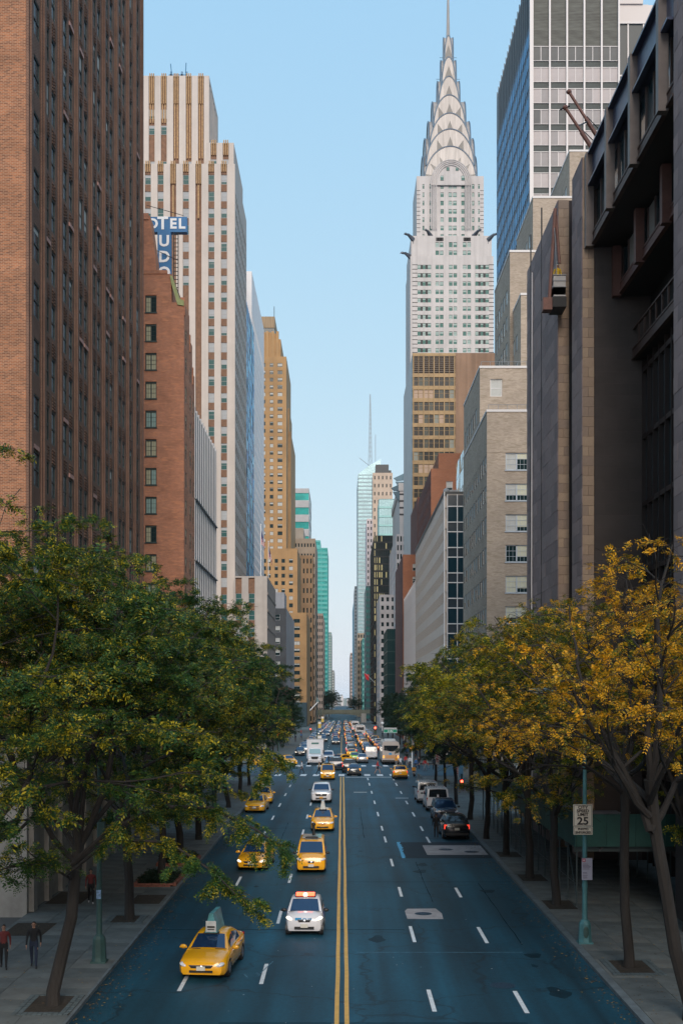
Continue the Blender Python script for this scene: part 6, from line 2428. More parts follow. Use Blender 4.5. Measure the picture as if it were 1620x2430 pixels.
place(c10b, 8.1, 114.5, PI, 'white van parked just ahead of the van with square rear windows', 'van')
c11 = make_car('suv', P_NAVY, 'parked_suv', 2)
place(c11, 8.45, 98.0, 0, 'dark navy sport utility wagon facing the viewer, parked behind the white van', 'car')
c12 = make_car('wagon', P_BLACK, 'parked_minivan', 2, 'tail')
c12.scale = (1.1, 1.12, 1.12)
place(c12, 8.2, 87.0, PI, 'black minivan with red tail lights parked nearest on the right', 'car')

# the intersection
carA = make_car('sedan', P_GREY, 'car', 1, 'tail')
place(carA, 1.5, 150.6, PI, 'dark grey sedan seen from behind stopped at the crossing', 'car')
for ch in carA.children:
    if ch.name.startswith('rear_window'):
        ch.data.materials[0] = car_glass
for ch in carA.children:
    if ch.name.startswith('taillight'):
        ch.material_slots[0].link = 'OBJECT'
        ch.material_slots[0].material = lamp_amber
suvA = make_car('suv', P_BLACK, 'car', 1, 'tail')
place(suvA, .95, 157.5, PI, 'black wagon just ahead of the grey sedan on the crossing', 'car')
wagA = make_car('wagon', P_BLUE, 'car', 1, 'head')
place(wagA, -1.6, 170.0, 0, 'blue car facing the viewer beside the white box truck', 'car')
def cp(src, pm, x, y, rot, label, cat='car', group=None):
    o = copy_tree(src)
    o.name = 'car'
    recolor(o, pm)
    return place(o, x, y, rot, label, cat, group)
cp(suvA, P_NAVY, -.9, 164.2, PI, 'navy wagon in mid intersection beside the blue car')
cp(carA, P_GREEN, 2.0, 189, PI, 'lime green cab crossing the avenue beside the silver sedan', 'taxi')
cp(carA, P_SILVER, 3.1, 184, PI, 'silver sedan leaving the intersection with red tail lights')
cp(carA, P_TAXI, .1, 182, PI * .8, 'yellow cab turning in the middle of the intersection', 'taxi')
cp(carA, P_TAXI, -8.2, 178, R(20), 'yellow cab waiting left of the white box truck', 'taxi')
cp(wagA, P_TAXI, -10.6, 172, R(60), 'yellow cab turning the corner behind the left leaves', 'taxi')
cp(suvA, P_WHITE, -2.2, 186, 0, 'white wagon behind the blue car past the avenue')

# white box truck
t = thing('box_truck', 'white box truck facing the viewer at the avenue', 'truck', (-4.1, 177.5, rz(177)))
b = MB().box(-1.25, 1.25, 1.2, 6.5, .9, 3.75)
link('cargo_box', b.mesh('cargo_box', P_WHITE), t, local=True)
b = loft([[(x * s, y, z) for x, z in ((.9, .5), (1.0, .8), (1.0, 1.3), (.95, zt))] + [(-x * s, y, z) for x, z in ((.95, zt), (1.0, 1.3), (1.0, .8), (.9, .5))] for y, zt, s in ((-1.6, 1.35, .92), (-1.4, 1.5, 1.0), (-.4, 1.62, 1.05), (-.35, 1.62, 1.05), (.3, 2.45, .98), (1.15, 2.5, .98))])
link('cab', b.mesh('cab', P_WHITE, True), t, local=True)
b = MB().quad((-.86, -.32, 1.70), (.86, -.32, 1.70), (.78, .23, 2.36), (-.78, .23, 2.36))
g = MB()
g.quad((-.88, -.36, 1.70), (.88, -.36, 1.70), (.80, .20, 2.38), (-.80, .20, 2.38))
link('windshield', g.mesh('windshield', M('truck_glass', (.25, .38, .40), .08, spec=1)), t, local=True)
link('grille', MB().prism([(-.55, 1.3), (.55, 1.3), (.42, .92), (-.42, .92)], 'y', -1.66, -1.4).mesh('grille', grille_m), t, local=True)
link('bumper', MB().box(-1.05, 1.05, -1.75, -1.5, .45, .75).mesh('bumper', chrome), t, local=True)
for s in (-1, 1):
    link('headlight', MB().ball((0, 0, 0), (.2, .12, .14)).mesh('headlight', lamp_w, True), t, loc=(s * .78, -1.55, 1.08), local=True)
    link('mirror', MB().box(-.1, .1, -.05, .05, -.25, .25).mesh('mirror', rubber), t, loc=(s * 1.3, -.1, 1.95), local=True)
    for y in (-.7, 5.0):
        n = 14
        link('wheel', MB().prism([(.45 * math.cos(2 * PI * i / n), .45 + .45 * math.sin(2 * PI * i / n)) for i in range(n)], 'x', -.15, .15).mesh('wheel', tyre_m), t, loc=(s * .98, y, 0), local=True)
link('logo_panel', MB().box(-.55, .55, 1.17, 1.2, 3.05, 3.3).mesh('logo_panel', M('logo_green', (.06, .16, .14), .5)), t, local=True)

# coach bus from behind
t = thing('coach_bus', 'beige coach bus seen from behind at the right corner of the avenue', 'bus', (7.3, 180.5, rz(180)))
busb = M('bus_beige', (.46, .40, .36), .45, var=.08, vs=.5)
b = MB()
pr = [(-1.28, .45), (1.28, .45), (1.3, 1.0), (1.3, 2.9), (1.18, 3.35), (.9, 3.5), (-.9, 3.5), (-1.18, 3.35), (-1.3, 2.9), (-1.3, 1.0)]
b.prism(pr, 'y', -3.0, 9.0)
link('body', b.mesh('body', busb), t, local=True)
g = MB().poly([(-1.05, -3.02, 2.85), (-1.05, -3.02, 2.15), (.1, -3.02, 1.95), (.55, -3.02, 2.05), (1.08, -3.02, 2.6), (1.08, -3.02, 2.85)])
g = MB()
g.prism([(-1.05, 2.9), (-1.05, 2.2), (.1, 2.0), (.6, 2.1), (1.08, 2.65), (1.08, 2.9)], 'y', -3.03, -2.98)
link('rear_window', g.mesh('rear_window', car_glass_d), t, local=True)
for s in (-1, 1):
    link('taillight', MB().box(-.1, .1, -3.04, -2.98, 1.0, 1.4).mesh('taillight', lamp_amber), t, loc=(s * 1.08, 0, 0), local=True)
    g = MB().box(s * 1.3 - .02, s * 1.3 + .02, -2.4, 8.4, 1.9, 2.8)
    link('side_window', g.mesh('side_window', car_glass_d), t, local=True)
    for y in (-1.2, 6.2):
        link('wheel', MB().prism([(.5 * math.cos(2 * PI * i / 14), .5 + .5 * math.sin(2 * PI * i / 14)) for i in range(14)], 'x', -.15, .15).mesh('wheel', tyre_m), t, loc=(s * 1.1, y, 0), local=True)
link('engine_panel', MB().box(-.8, .8, -3.03, -2.99, .95, 1.45).mesh('engine_panel', M('bus_orange', (.60, .30, .12), .5)), t, local=True)
link('bumper', MB().box(-1.25, 1.25, -3.1, -2.9, .42, .72).mesh('bumper', rubber), t, local=True)
link('roof_unit', MB().box(-.8, .8, 0, 3, 3.5, 3.75).mesh('roof_unit', white_m), t, local=True)
link('logo_panel', MB().box(-.28, .12, -3.035, -2.99, 1.5, 1.8).mesh('logo_panel', pb), t, local=True)

# a small delivery van and far traffic
cp(c10, P_WHITE, 4.8, 198, PI, 'white delivery van just left of the coach bus', 'van')
far_types = [carA, wagA, suvA]
rr = random.Random(88)
cols_away = [(P_TAXI, 'yellow cab'), (P_TAXI, 'yellow cab'), (P_WHITE, 'white car'), (P_BLACK, 'black car'), (P_SILVER, 'silver car'), (P_RED, 'red car'), (P_NAVY, 'navy car')]
for lane, x, rot in (('away', 1.75, PI), ('away', 4.7, PI), ('away', 7.6, PI), ('toward', -1.7, 0), ('toward', -4.7, 0), ('toward', -7.4, 0)):
    y = {1.75: 204, 4.7: 212, 7.6: 206, -1.7: 268, -4.7: 205, -7.4: 210}[x]
    while y < 660:
        if not 338 < y < 372 or rr.random() < .6:
            src = carA if lane == 'away' and rr.random() < .5 else (rr.choice([suvA, carA]) if lane == 'away' else wagA)
            pm, nm = rr.choice(cols_away)
            if lane == 'toward' and y < 330 and rr.random() < (.8 if x == -4.7 else .0):
                y += 20
                continue
            where = 'between the two avenues' if y < 345 else 'in the jam near the viaduct'
            cp(src, pm, x + rr.uniform(-.3, .3), y, rot + rr.uniform(-.03, .03), '%s %s the viewer %s' % (nm, 'heading away from' if lane == 'away' else 'coming toward', where), 'taxi' if pm is P_TAXI else 'car', 'distant %ss %s %s' % (nm, 'heading away' if lane == 'away' else 'coming closer', where))
        y += rr.uniform(6.4, 10) if lane == 'away' else rr.uniform(8, 18)
# a pair of buses in the jam
for x, y, lb_ in ((4.9, 322, 'white bus in the jam just before the next avenue'), (4.6, 420, 'second white bus further along the jam, beyond the next avenue')):
    t = thing('city_bus', lb_, 'bus', (x, y, rz(y)))
    link('body', MB().prism(pr, 'y', -3, 9).mesh('body', P_WHITE), t, local=True)
    link('rear_window', MB().box(-1, 1, -3.03, -2.98, 2.1, 2.9).mesh('rear_window', car_glass_d), t, local=True)
    for s in (-1, 1):
        link('taillight', MB().box(-.12, .12, -3.04, -2.98, .9, 1.2).mesh('taillight', lamp_red_on), t, loc=(s * 1.05, 0, 0), local=True)
# ------------------------------------------------------------------ people
skin_m = M('skin', (.38, .22, .155), .6)
skin_d = M('skin_dark', (.16, .085, .055), .6)
hair_m = M('hair_dark', (.018, .013, .011), .7)
shoe_w = M('shoe_white', (.7, .7, .7), .5)
shoe_d = M('shoe_dark', (.02, .02, .02), .5)
def cloth(n, c):
    return M('cloth_' + n, c, .85, var=.15, vs=6)
C_RED, C_DRED, C_NAVY, C_BLACK, C_WHITE, C_GREY, C_BLUE, C_TAN, C_ORANGE = [cloth(n, c) for n, c in (('red', (.45, .035, .035)), ('maroon', (.17, .035, .035)), ('navy', (.02, .03, .06)), ('black', (.016, .017, .02)), ('white', (.62, .63, .66)), ('grey', (.18, .19, .2)), ('blue', (.05, .14, .34)), ('tan', (.36, .26, .16)), ('orange', (.75, .32, .04)))]

PM = {}

def person_mesh(pose, shorts=False, short_sleeve=False, jacket=False):
    key = (pose, shorts, short_sleeve, jacket)
    if key in PM:
        return PM[key]
    V, E, Rd, Lb = [], [], [], []

    def add(p, r, par=None, lab=0):
        V.append(p)
        Rd.append(r)
        Lb.append(lab)
        if par is not None:
            E.append((par, len(V) - 1))
        return len(V) - 1
    # labels: 0 skin, 1 top, 2 legs, 3 shoe, 4 hair
    pel = add((0, 0, .96), (.155, .115), None, 2)
    wai = add((0, -.005, 1.10), (.145, .105), pel, 1)
    che = add((0, -.015, 1.30), (.17, .118), wai, 1)
    nb = add((0, .0, 1.46), (.085, .075), che, 1)
    nk = add((0, -.01, 1.53), (.055, .055), nb, 0)
    hd = add((0, -.03, 1.61), (.074, .088), nk, 0)
    ht_ = add((0, -.015, 1.69), (.078, .092), hd, 4)
    add((0, -.01, 1.745), (.045, .05), ht_, 4)
    st = {'walk': .27, 'stand': .03, 'stride': .36}[pose]
    for s in (-1, 1):
        f = s * st
        hip = add((s * .095, 0, .88), (.095, .10), pel, 2)
        kn = add((s * .10, -f * .55 - .03, .50), (.062, .066), hip, 0 if shorts else 2)
        ca = add((s * .10, -f * .85 + .02, .30), (.05, .055), kn, 0 if shorts else 2)
        an = add((s * .10, -f + .03, .10), (.04, .045), ca, 0 if shorts else 2)
        add((s * .105, -f - .03, .045), (.042, .04), an, 3)
        add((s * .112, -f - .16, .035), (.038, .03), len(V) - 1, 3)
        sh = add((s * .185, .005, 1.41), (.07, .07), che, 1)
        el = add((s * .245, .03 + f * .25, 1.15), (.047, .047), sh, 1)
        wr = add((s * .25, -.08 + f * .75, .93), (.031, .034), el, 0 if short_sleeve else 1)
        ha = add((s * .25, -.11 + f * .85, .865), (.026, .04), wr, 0)
        for k, (dy, ln) in enumerate(((-.032, .075), (-.011, .085), (.011, .08), (.03, .065))):
            m1 = add((s * .25, -.125 + f * .88 + dy, .82), (.0095, .0095), ha, 0)
            add((s * .242, -.14 + f * .88 + dy, .82 - ln), (.008, .008), m1, 0)
        t1 = add((s * .232, -.155 + f * .85, .845), (.011, .011), ha, 0)
        add((s * .225, -.175 + f * .85, .80), (.009, .009), t1, 0)
    me = bpy.data.meshes.new('body_base')
    me.from_pydata(V, E, [])
    ob = bpy.data.objects.new('body_base', me)
    COL.objects.link(ob)
    sk = ob.modifiers.new('skin', 'SKIN')
    sk.use_smooth_shade = True
    for i, r in enumerate(Rd):
        me.skin_vertices[0].data[i].radius = r
        me.skin_vertices[0].data[i].use_root = i == 0
    ss = ob.modifiers.new('smooth', 'SUBSURF')
    ss.levels = ss.render_levels = 1
    dg = bpy.context.evaluated_depsgraph_get()
    dg.update()
    out = bpy.data.meshes.new_from_object(ob.evaluated_get(dg))
    bpy.data.objects.remove(ob)
    out.name = 'body'
    VV = np.array(V)
    out.materials.clear()
    for m in (skin_m, C_GREY, C_NAVY, shoe_d, hair_m):
        out.materials.append(m)
    for p in out.polygons:
        c = np.array(p.center)
        i = int(np.argmin(((VV - c) ** 2).sum(1)))
        lab = Lb[i]
        if lab == 1 and c[2] < .98 and abs(c[0]) < .2 and not jacket:
            lab = 2
        if lab == 4 and c[1] < -.07 and c[2] < 1.70:
            lab = 0
        p.material_index = lab
        p.use_smooth = True
    PM[key] = out
    return out

nose_mesh = None

def person(x, y, rot, label, top, legs, pose='walk', skin=skin_m, shoes=shoe_d, hair=hair_m, h=1.74, z=None, group=None, **k):
    me = person_mesh(pose, **k)
    o = bpy.data.objects.new('person', me)
    COL.objects.link(o)
    for i, m in enumerate((skin, top, legs, shoes, hair)):
        o.material_slots[i].link = 'OBJECT'
        o.material_slots[i].material = m
    o.location = (x, y, (rz(y) + (.14 if (x < XL or x > XR) and not AV0 < y < AV1 else 0)) if z is None else z)
    o.rotation_euler = (0, 0, rot)
    s = h / 1.76
    o.scale = (s, s, s)
    tag(o, label, 'person', group)
    if y < 90:
        f = MB()
        f.ball((0, -.118, 1.615), (.013, .02, .022), 0, 6, 4)
        for q in (-1, 1):
            f.ball((q * .03, -.106, 1.64), (.012, .008, .007), 1, 6, 4)
            f.ball((q * .078, -.02, 1.615), (.012, .022, .032), 0, 6, 4)
        f.box(-.024, .024, -.112, -.098, 1.568, 1.576, 2)
        link('face', f.mesh('face', [skin, black_m, M('lip', (.25, .09, .08), .6)], True), o, local=True)
    return o

person(-12.55, 59.0, R(12), 'man in a dark red shirt and white shoes walking on the left pavement', C_DRED, C_BLACK, 'walk', shoes=shoe_w, h=1.72)
person(-11.85, 45.4, R(10), 'man in a dark jacket over a white shirt walking behind the leaning trunk', C_BLACK, C_NAVY, 'walk', h=1.78, jacket=True)
person(-12.95, 45.2, R(14), 'person in a maroon top at the left edge, beside the man in the dark jacket', C_DRED, C_BLACK, 'walk', h=1.7, jacket=True)
person(6.85, 86.2, PI, 'person in dark clothes standing at the left rear corner of the black minivan', C_BLACK, C_BLACK, 'stand', skin=skin_d, h=1.8, jacket=True)
person(4.55, 152.0, R(95), 'man in a red vest and black shorts crossing the avenue', C_RED, C_BLACK, 'stride', h=1.85, shorts=True, short_sleeve=True)
person(-5.25, 153.5, R(-90), 'woman in a black coat and white top on the left half of the crossing', C_WHITE, C_BLACK, 'walk', h=1.7, jacket=True)
person(-2.95, 150.8, R(80), 'person in a tan jacket close to the waiting taxi van', C_TAN, C_BLACK, 'stride', h=1.72)
person(-6.8, 154.2, R(100), 'person in blue at the left end of the crossing', C_BLUE, C_NAVY, 'walk', h=1.74)
GP = 'pedestrians waiting at the right corner'
rr = random.Random(14)
spec = [(8.2, 166, C_WHITE, 'person in a white shirt beside the coach bus'), (8.9, 163, C_GREY, 'person in grey at the corner right of the bus'), (9.6, 168, C_WHITE, 'second person in white further from the bus'), (10.1, 162, C_BLUE, 'person in a blue top at the right corner'), (10.7, 165, C_BLACK, 'person in black among the corner crowd'), (11.2, 160, C_RED, 'person in a red top at the right corner kerb'), (11.8, 166, C_TAN, 'person in tan behind the corner crowd'), (12.6, 162, C_NAVY, 'person in navy near the orange beacon'), (9.2, 171, C_RED, 'person in red behind the corner crowd'), (7.7, 168.6, C_ORANGE, 'person in orange close to the bus bumper'), (13.3, 168, C_WHITE, 'person in white at the far right of the corner crowd')]
for x, y, c, lb in spec:
    person(x, y, rr.uniform(0, 6.28), lb, c, rr.choice((C_BLACK, C_NAVY, C_GREY)), rr.choice(('walk', 'stand', 'stride')), h=rr.uniform(1.62, 1.82), group=GP)
for i in range(14):
    person(rr.choice((-1, 1)) * rr.uniform(10.3, 13.5), rr.uniform(185, 340), rr.uniform(0, 6.28), 'distant pedestrian on the far pavement beyond the avenue', rr.choice((C_BLACK, C_WHITE, C_NAVY, C_RED, C_BLUE)), C_BLACK, 'walk', h=1.72, group='distant pedestrians beyond the avenue')
person(14.35, 78.8, R(0), 'worker in a yellow jacket standing in the hanging cradle', cloth('yellow', (.70, .45, .03)), C_NAVY, 'stand', hair=M('helmet_pale', (.45, .5, .42), .5), z=38.26, h=1.76)

# scooter at the corner
t = thing('motor_scooter', 'parked motor scooter with an orange rear box by the corner barriers', 'scooter', (9.0, 147.5, rz(147)), R(170))
g = MB()
for y in (-.6, .6):
    g.prism([(y + .25 * math.cos(2 * PI * i / 12), .25 + .25 * math.sin(2 * PI * i / 12)) for i in range(12)], 'x', -.06, .06)
link('wheel', g.mesh('wheel', tyre_m), t, local=True)
g = MB()
g.box(-.16, .16, -.3, .75, .3, .62)
g.prism([(-.62, .5), (-.42, .45), (-.5, 1.0), (-.66, 1.0)], 'x', -.2, .2)
link('body', g.mesh('body', P_SILVER), t, local=True)
link('seat', MB().box(-.15, .15, -.15, .6, .62, .74).mesh('seat', rubber), t, local=True)
g = MB().tube([(-.34, -.5, 1.05), (0, -.62, 1.0), (.34, -.5, 1.05)], .025, 5)
link('handlebar', g.mesh('handlebar', rubber), t, local=True)
link('rear_box', MB().box(-.22, .22, .45, .9, .75, 1.15).mesh('rear_box', C_ORANGE), t, local=True)

# ------------------------------------------------------------------ street furniture
pole_teal = M('pole_teal', (.07, .20, .22), .55, var=.25, vs=2, metal=.1)
pole_dark = M('pole_dark_green', (.035, .085, .082), .55, var=.25, vs=2)

def lamp(x, y, h, arm, mat, label, lamp_y=0.0, base_h=1.05):
    t = thing('street_lamp', label, 'street lamp', (x, y, rz(y) + .13))
    g = MB()
    g.box(-.30, .30, -.30, .30, 0, .08)
    n = 8
    def ring(r, z):
        return [(r * math.cos(2 * PI * (i + .5) / n), r * math.sin(2 * PI * (i + .5) / n), z) for i in range(n)]
    g.join(loft([ring(.30, .08), ring(.28, .2), ring(.25, base_h - .12), ring(.19, base_h), ring(.13, base_h + .06)]))
    link('base', g.mesh('base', mat), t, local=True)
    g = MB().tube([(0, 0, base_h), (0, 0, h * .6), (0, 0, h)], [.115, .09, .065], 10)
    g.tube([(0, 0, base_h + 1.4), (0, 0, base_h + 1.55)], .125, 10)
    link('pole', g.mesh('pole', mat, True), t, local=True)
    g = MB().tube([(0, 0, h - .5), (arm * .35, 0, h + .25), (arm, 0, h + .35)], [.045, .04, .035], 6)
    link('arm', g.mesh('arm', mat, True), t, local=True)
    g = MB()
    g.ball((arm * 1.12, 0, h + .35), (.48, .17, .11), 0, 12, 6)
    lh = link('lamp_head', g.mesh('lamp_head', M('lamp_grey', (.16, .27, .29), .4, metal=.2), True), t, local=True)
    g = MB().ball((arm * 1.15, 0, h + .29), (.26, .12, .10), 0, 10, 6)
    link('lens', g.mesh('lens', M('lamp_lens', (.45, .5, .5), .2)), lh, local=True)
    return t

l1 = lamp(-9.5, 46.2, 8.7, 2.5, pole_dark, 'dark green street lamp post on the left pavement with its head among the leaves')
link('sticker', MB().box(-.09, .09, -.125, -.10, 2.5, 2.85).mesh('sticker', M('sticker_blue', (.25, .40, .62), .5, var=.6, vs=9)), l1, local=True)
link('call_box', MB().box(.02, .22, -.1, .12, 4.9, 5.5).mesh('call_box', pole_dark), l1, local=True)
l2 = lamp(10.2, 49.7, 10.3, -1.7, pole_teal, 'turquoise street lamp post on the right pavement carrying a speed limit sign', base_h=.95)
link('base_door', MB().ball((.0, -.262, .5), (.12, .02, .25), 0, 10, 6).mesh('base_door', pole_dark), l2, local=True)
lamp(-9.6, 88, 8.7, 2.4, pole_dark, 'dark street lamp post among the left trees near the hotel')
# speed limit sign
z0 = rz(49.7)
t = thing('speed_limit_sign', 'white sign reading city speed limit 25 photo enforced on the turquoise pole', 'sign', (10.2, 49.45, 7.0))
sw = M('sign_white', (.68, .64, .55), .5, var=.06, vs=2)
xs_, W_ = Xp(1381.5, 49.45), .80
zt, zm, zb = Zp(1909, 49.45), Zp(1962, 49.45), Zp(1980.5, 49.45)

def plate(x, w, z0, z1, y, parent):
    o = MB().box(x - w / 2, x + w / 2, y, y + .025, z0, z1).build('sign_plate', sw, parent)
    m = MB()
    e, q = .03, .014
    for a in ((x - w / 2 + e, x + w / 2 - e, z0 + e, z0 + e + q), (x - w / 2 + e, x + w / 2 - e, z1 - e - q, z1 - e), (x - w / 2 + e, x - w / 2 + e + q, z0 + e + q, z1 - e - q), (x + w / 2 - e - q, x + w / 2 - e, z0 + e + q, z1 - e - q)):
        m.box(a[0], a[1], y - .006, y, a[2], a[3])
    m.build('sign_border', letter_black, parent)
    return o
p1 = plate(xs_, W_, zm + .015, zt, 49.42, t)
p2 = plate(xs_ + .01, W_, zb, zm - .005, 49.42, t)
hh = zt - zm
for s, size, f, bo in (('CITY', .17, .13, .004), ('SPEED', .17, .29, .004), ('LIMIT', .17, .45, .004), ('25', .44, .75, .010)):
    lettering(s, size, (xs_, 49.41, zt - hh * f), t, letter_black, bold=bo, sx=1.12)
for s, f in (('PHOTO', .30), ('ENFORCED', .70)):
    lettering(s, .115, (xs_ + .01, 49.41, zm - (zm - zb) * f), t, letter_black, bold=.004, sx=1.1)
# bus stop / parking info sign
t = thing('parking_sign', 'pale notice sign with a red square below the speed limit sign', 'sign', (10.3, 49.4, 4.6))
x0, x1, za, zb = Xp(1379, 49.45), Xp(1404, 49.45), Zp(2036, 49.45), Zp(2088, 49.45)
MB().box(x0, x1, 49.42, 49.44, zb, za).build('sign_plate', M('notice_pale', (.36, .37, .47), .5), t)
MB().box(x0 + .02, x0 + .15, 49.405, 49.42, za - .16, za - .02).build('red_square', M('notice_red', (.40, .03, .08), .5), t)
m = MB()
m.box(x0 + .07, x0 + .10, 49.395, 49.405, za - .13, za - .05)
m.box(x0 + .045, x0 + .125, 49.395, 49.405, za - .10, za - .08)
m.build('white_mark', letter_white, t)
m = MB()
for i, (f, wq) in enumerate(((.27, .5), (.33, .62), (.38, .75), (.44, .7), (.5, .62), (.66, .4), (.72, .42), (.8, .45), (.86, .42), (.91, .44))):
    z = za - (za - zb) * f
    m.box(x0 + .04, x0 + .04 + (x1 - x0) * wq, 49.412, 49.42, z - .010, z + .010)
m.build('print_lines', M('notice_ink', (.12, .10, .16), .5), t)

# pavement shed
shed_g = M('shed_green', (.012, .078, .066), .6, var=.2, vs=1.0)
plank_m = [M('plank_%d' % i, c, .8, var=.2, vs=2) for i, c in enumerate([(.20, .19, .20), (.16, .155, .17), (.24, .22, .22)])]
pipe_m = M('scaffold_pipe', (.09, .12, .125), .45, metal=.5)
t = thing('pavement_shed', 'dark green timber pavement shed on steel pipes under the granite office block', 'scaffold', (13.4, 76, rz(76)))
ya, yb, xa, xb = 57.6, 99.0, 11.35, 17.2
zf = lambda y: rz(y)
gp = MB()
n = 0
for k in range(14):
    y0, y1 = ya + (yb - ya) * k / 14, ya + (yb - ya) * (k + 1) / 14
    MB().box(xa, xa + .05, y0 + .01, y1 - .01, 3.7 + zf(y0) - .57, 4.75 + zf(y0)).build('parapet_board', shed_g, t)
for k in range(4):
    x0, x1 = xa + .06 + (xb - xa - .06) * k / 4, xa + .06 + (xb - xa - .06) * (k + 1) / 4
    MB().box(x0 + .008, x1 - .008, ya, ya + .05, 3.72, 5.3).build('parapet_board', shed_g, t)
for k in range(9):
    y0 = ya + .06 + k * .26
    pass
npk = 0
for k in range(34):
    for j in range(3):
        x0 = xa + .1 + j * 1.9
        MB().box(x0, x0 + 1.88, ya + .1 + k * 1.2 + .01, ya + .1 + (k + 1) * 1.2 - .01, 3.55 + zf(ya + k * 1.2) - .35, 3.6 + zf(ya + k * 1.2) - .35).build('plank', plank_m[(k * 2 + j) % 3], t)
m = MB()
for k in range(18):
    y = ya + .6 + k * 2.28
    z = zf(y) + .13
    for x in (xa + .2, xb - .4):
        m.tube([(x, y, z), (x, y, 3.75 + z - .6)], .04, 6)
        m.box(x - .12, x + .12, y - .12, y + .12, z, z + .03)
    if k % 2 == 0:
        m.tube([(xa + .2, y, z + .3), (xa + .2, y + 2.28, z + 2.9)], .022, 5)
    m.box(xa + .05, xb, y - .05, y + .05, 3.25 + z - .55, 3.5 + z - .55)
    m.tube([(xa + .2, y, z + 1.1), (xa + .2, y + 2.28, z + 1.1)], .022, 5)
m.build('pipe_frame', pipe_m, t)
m = MB()
for k in range(18):
    y = ya + .6 + k * 2.28
    m.tube([(xa + .06, y, 4.7 + zf(y)), (xa + 1.1, y, 3.4 + zf(y))], .035, 4)
m.tube([(xa + 1.2, ya + .1, 3.5), (xa + 3.2, ya + 2.2, 5.2)], .05, 4)
m.build('parapet_brace', plank_m[1], t)
m = MB()
m.box(xa + .2, xa + .34, 58, 58.14, 5.32, 5.36)
m.build('roof_strip', plank_m[0], t)

# orange construction panels and low tan wall seen between the right trunks
t = thing('tan_wall', 'warm tan low wall seen between the right tree trunks above the shed', 'wall', (18, 101, rz(101)))
om = brickM('tan_wall_stone', (.55, .30, .15), (.48, .25, .12), (.4, .25, .15), bw=1.2, bh=.6, var=.12)
MB().box(15.2, 21, 98.4, 102, .2, 9.0).build('wall_face', om, t)

# jersey barriers by the right corner
jb = [(-.28, 0), (.28, 0), (.26, .1), (.12, .35), (.09, .85), (-.09, .85), (-.12, .35), (-.26, .1)]
jm = MB().prism([(p[0], p[1]) for p in jb], 'y', -1.45, 1.45).mesh('concrete_barrier', M('barrier_grey', (.13, .15, .15), .85, var=.25, vs=2))
for k in range(7):
    o = bpy.data.objects.new('concrete_barrier', jm)
    COL.objects.link(o)
    y = 122 + k * 3.0
    o.location = (9.3 - k * .04, y, rz(y))
    tag(o, 'grey concrete barrier in the row beside the right kerb near the crossing', 'barrier', 'concrete barriers along the right kerb')

# tree pits, planters
def pit(x, y, sx, sy, label, border=True):
    t = thing('tree_pit', label, 'tree pit', (x, y, rz(y) + .14))
    m = MB()
    z = rz(y) + .13
    m.quad((x - sx, y - sy, z + .022 - .01 * sy), (x + sx, y - sy, z + .022 - .01 * sy), (x + sx, y + sy, z + .022 + .01 * sy), (x - sx, y + sy, z + .022 + .01 * sy))
    m.build('soil', soil, t)
    if border:
        m = MB()
        q = .17
        xx = x - sx
        while xx < x + sx - .05:
            for yy in (y - sy, y - sy + q, y + sy - q):
                m.box(xx + .01, xx + q - .01, yy + .01, yy + q - .01, z - .03, z + .036 + random.uniform(0, .012) + .01 * (yy - y))
            xx += q
        yy = y - sy + 2 * q
        while yy < y + sy - q:
            for x2 in (x - sx, x - sx + q, x + sx - 2 * q, x + sx - q):
                m.box(x2 + .01, x2 + q - .01, yy + .01, yy + q - .01, z - .03, z + .036 + random.uniform(0, .012) + .01 * (yy - y))
            yy += q
        m.build('cobbles', cobble, t, kind='stuff')
    return t
pit(-9.9, 39.9, .95, 1.3, 'cobble edged tree pit under the leaning tree on the left')
pit(-10.05, 54.7, .9, 1.1, 'cobble edged tree pit under the straight tree behind the left lamp')
pit(-9.85, 60.0, .75, 1.3, 'bare empty tree pit between the cobbled pit and the first brick planter', False)
pit(11.1, 45.3, 1.0, 1.3, 'cobble edged tree pit beside the speed limit pole on the right')
pit(10.75, 58.5, .7, 1.2, 'dark tree pit at the near corner of the shed', False)
pit(10.75, 66.9, .7, 1.2, 'dark tree pit along the shed, second from the near corner', False)
pit(10.75, 76.4, .7, 1.2, 'dark tree pit under the golden tree leaning over the road', False)
pit(-13.9, 52.5, .9, 1.4, 'dark planting bed against the stone base on the left pavement', False)
pit(-13.9, 60.5, .9, 1.8, 'second dark planting bed against the stone base, behind the man in red', False)
shrub_m = leaf_mat('shrub_leaf', (.012, .03, .016), (.02, .045, .02), (.05, .07, .02), .95)
pbrick = M('planter_brick', (.26, .10, .07), .85, var=.25, vs=4)
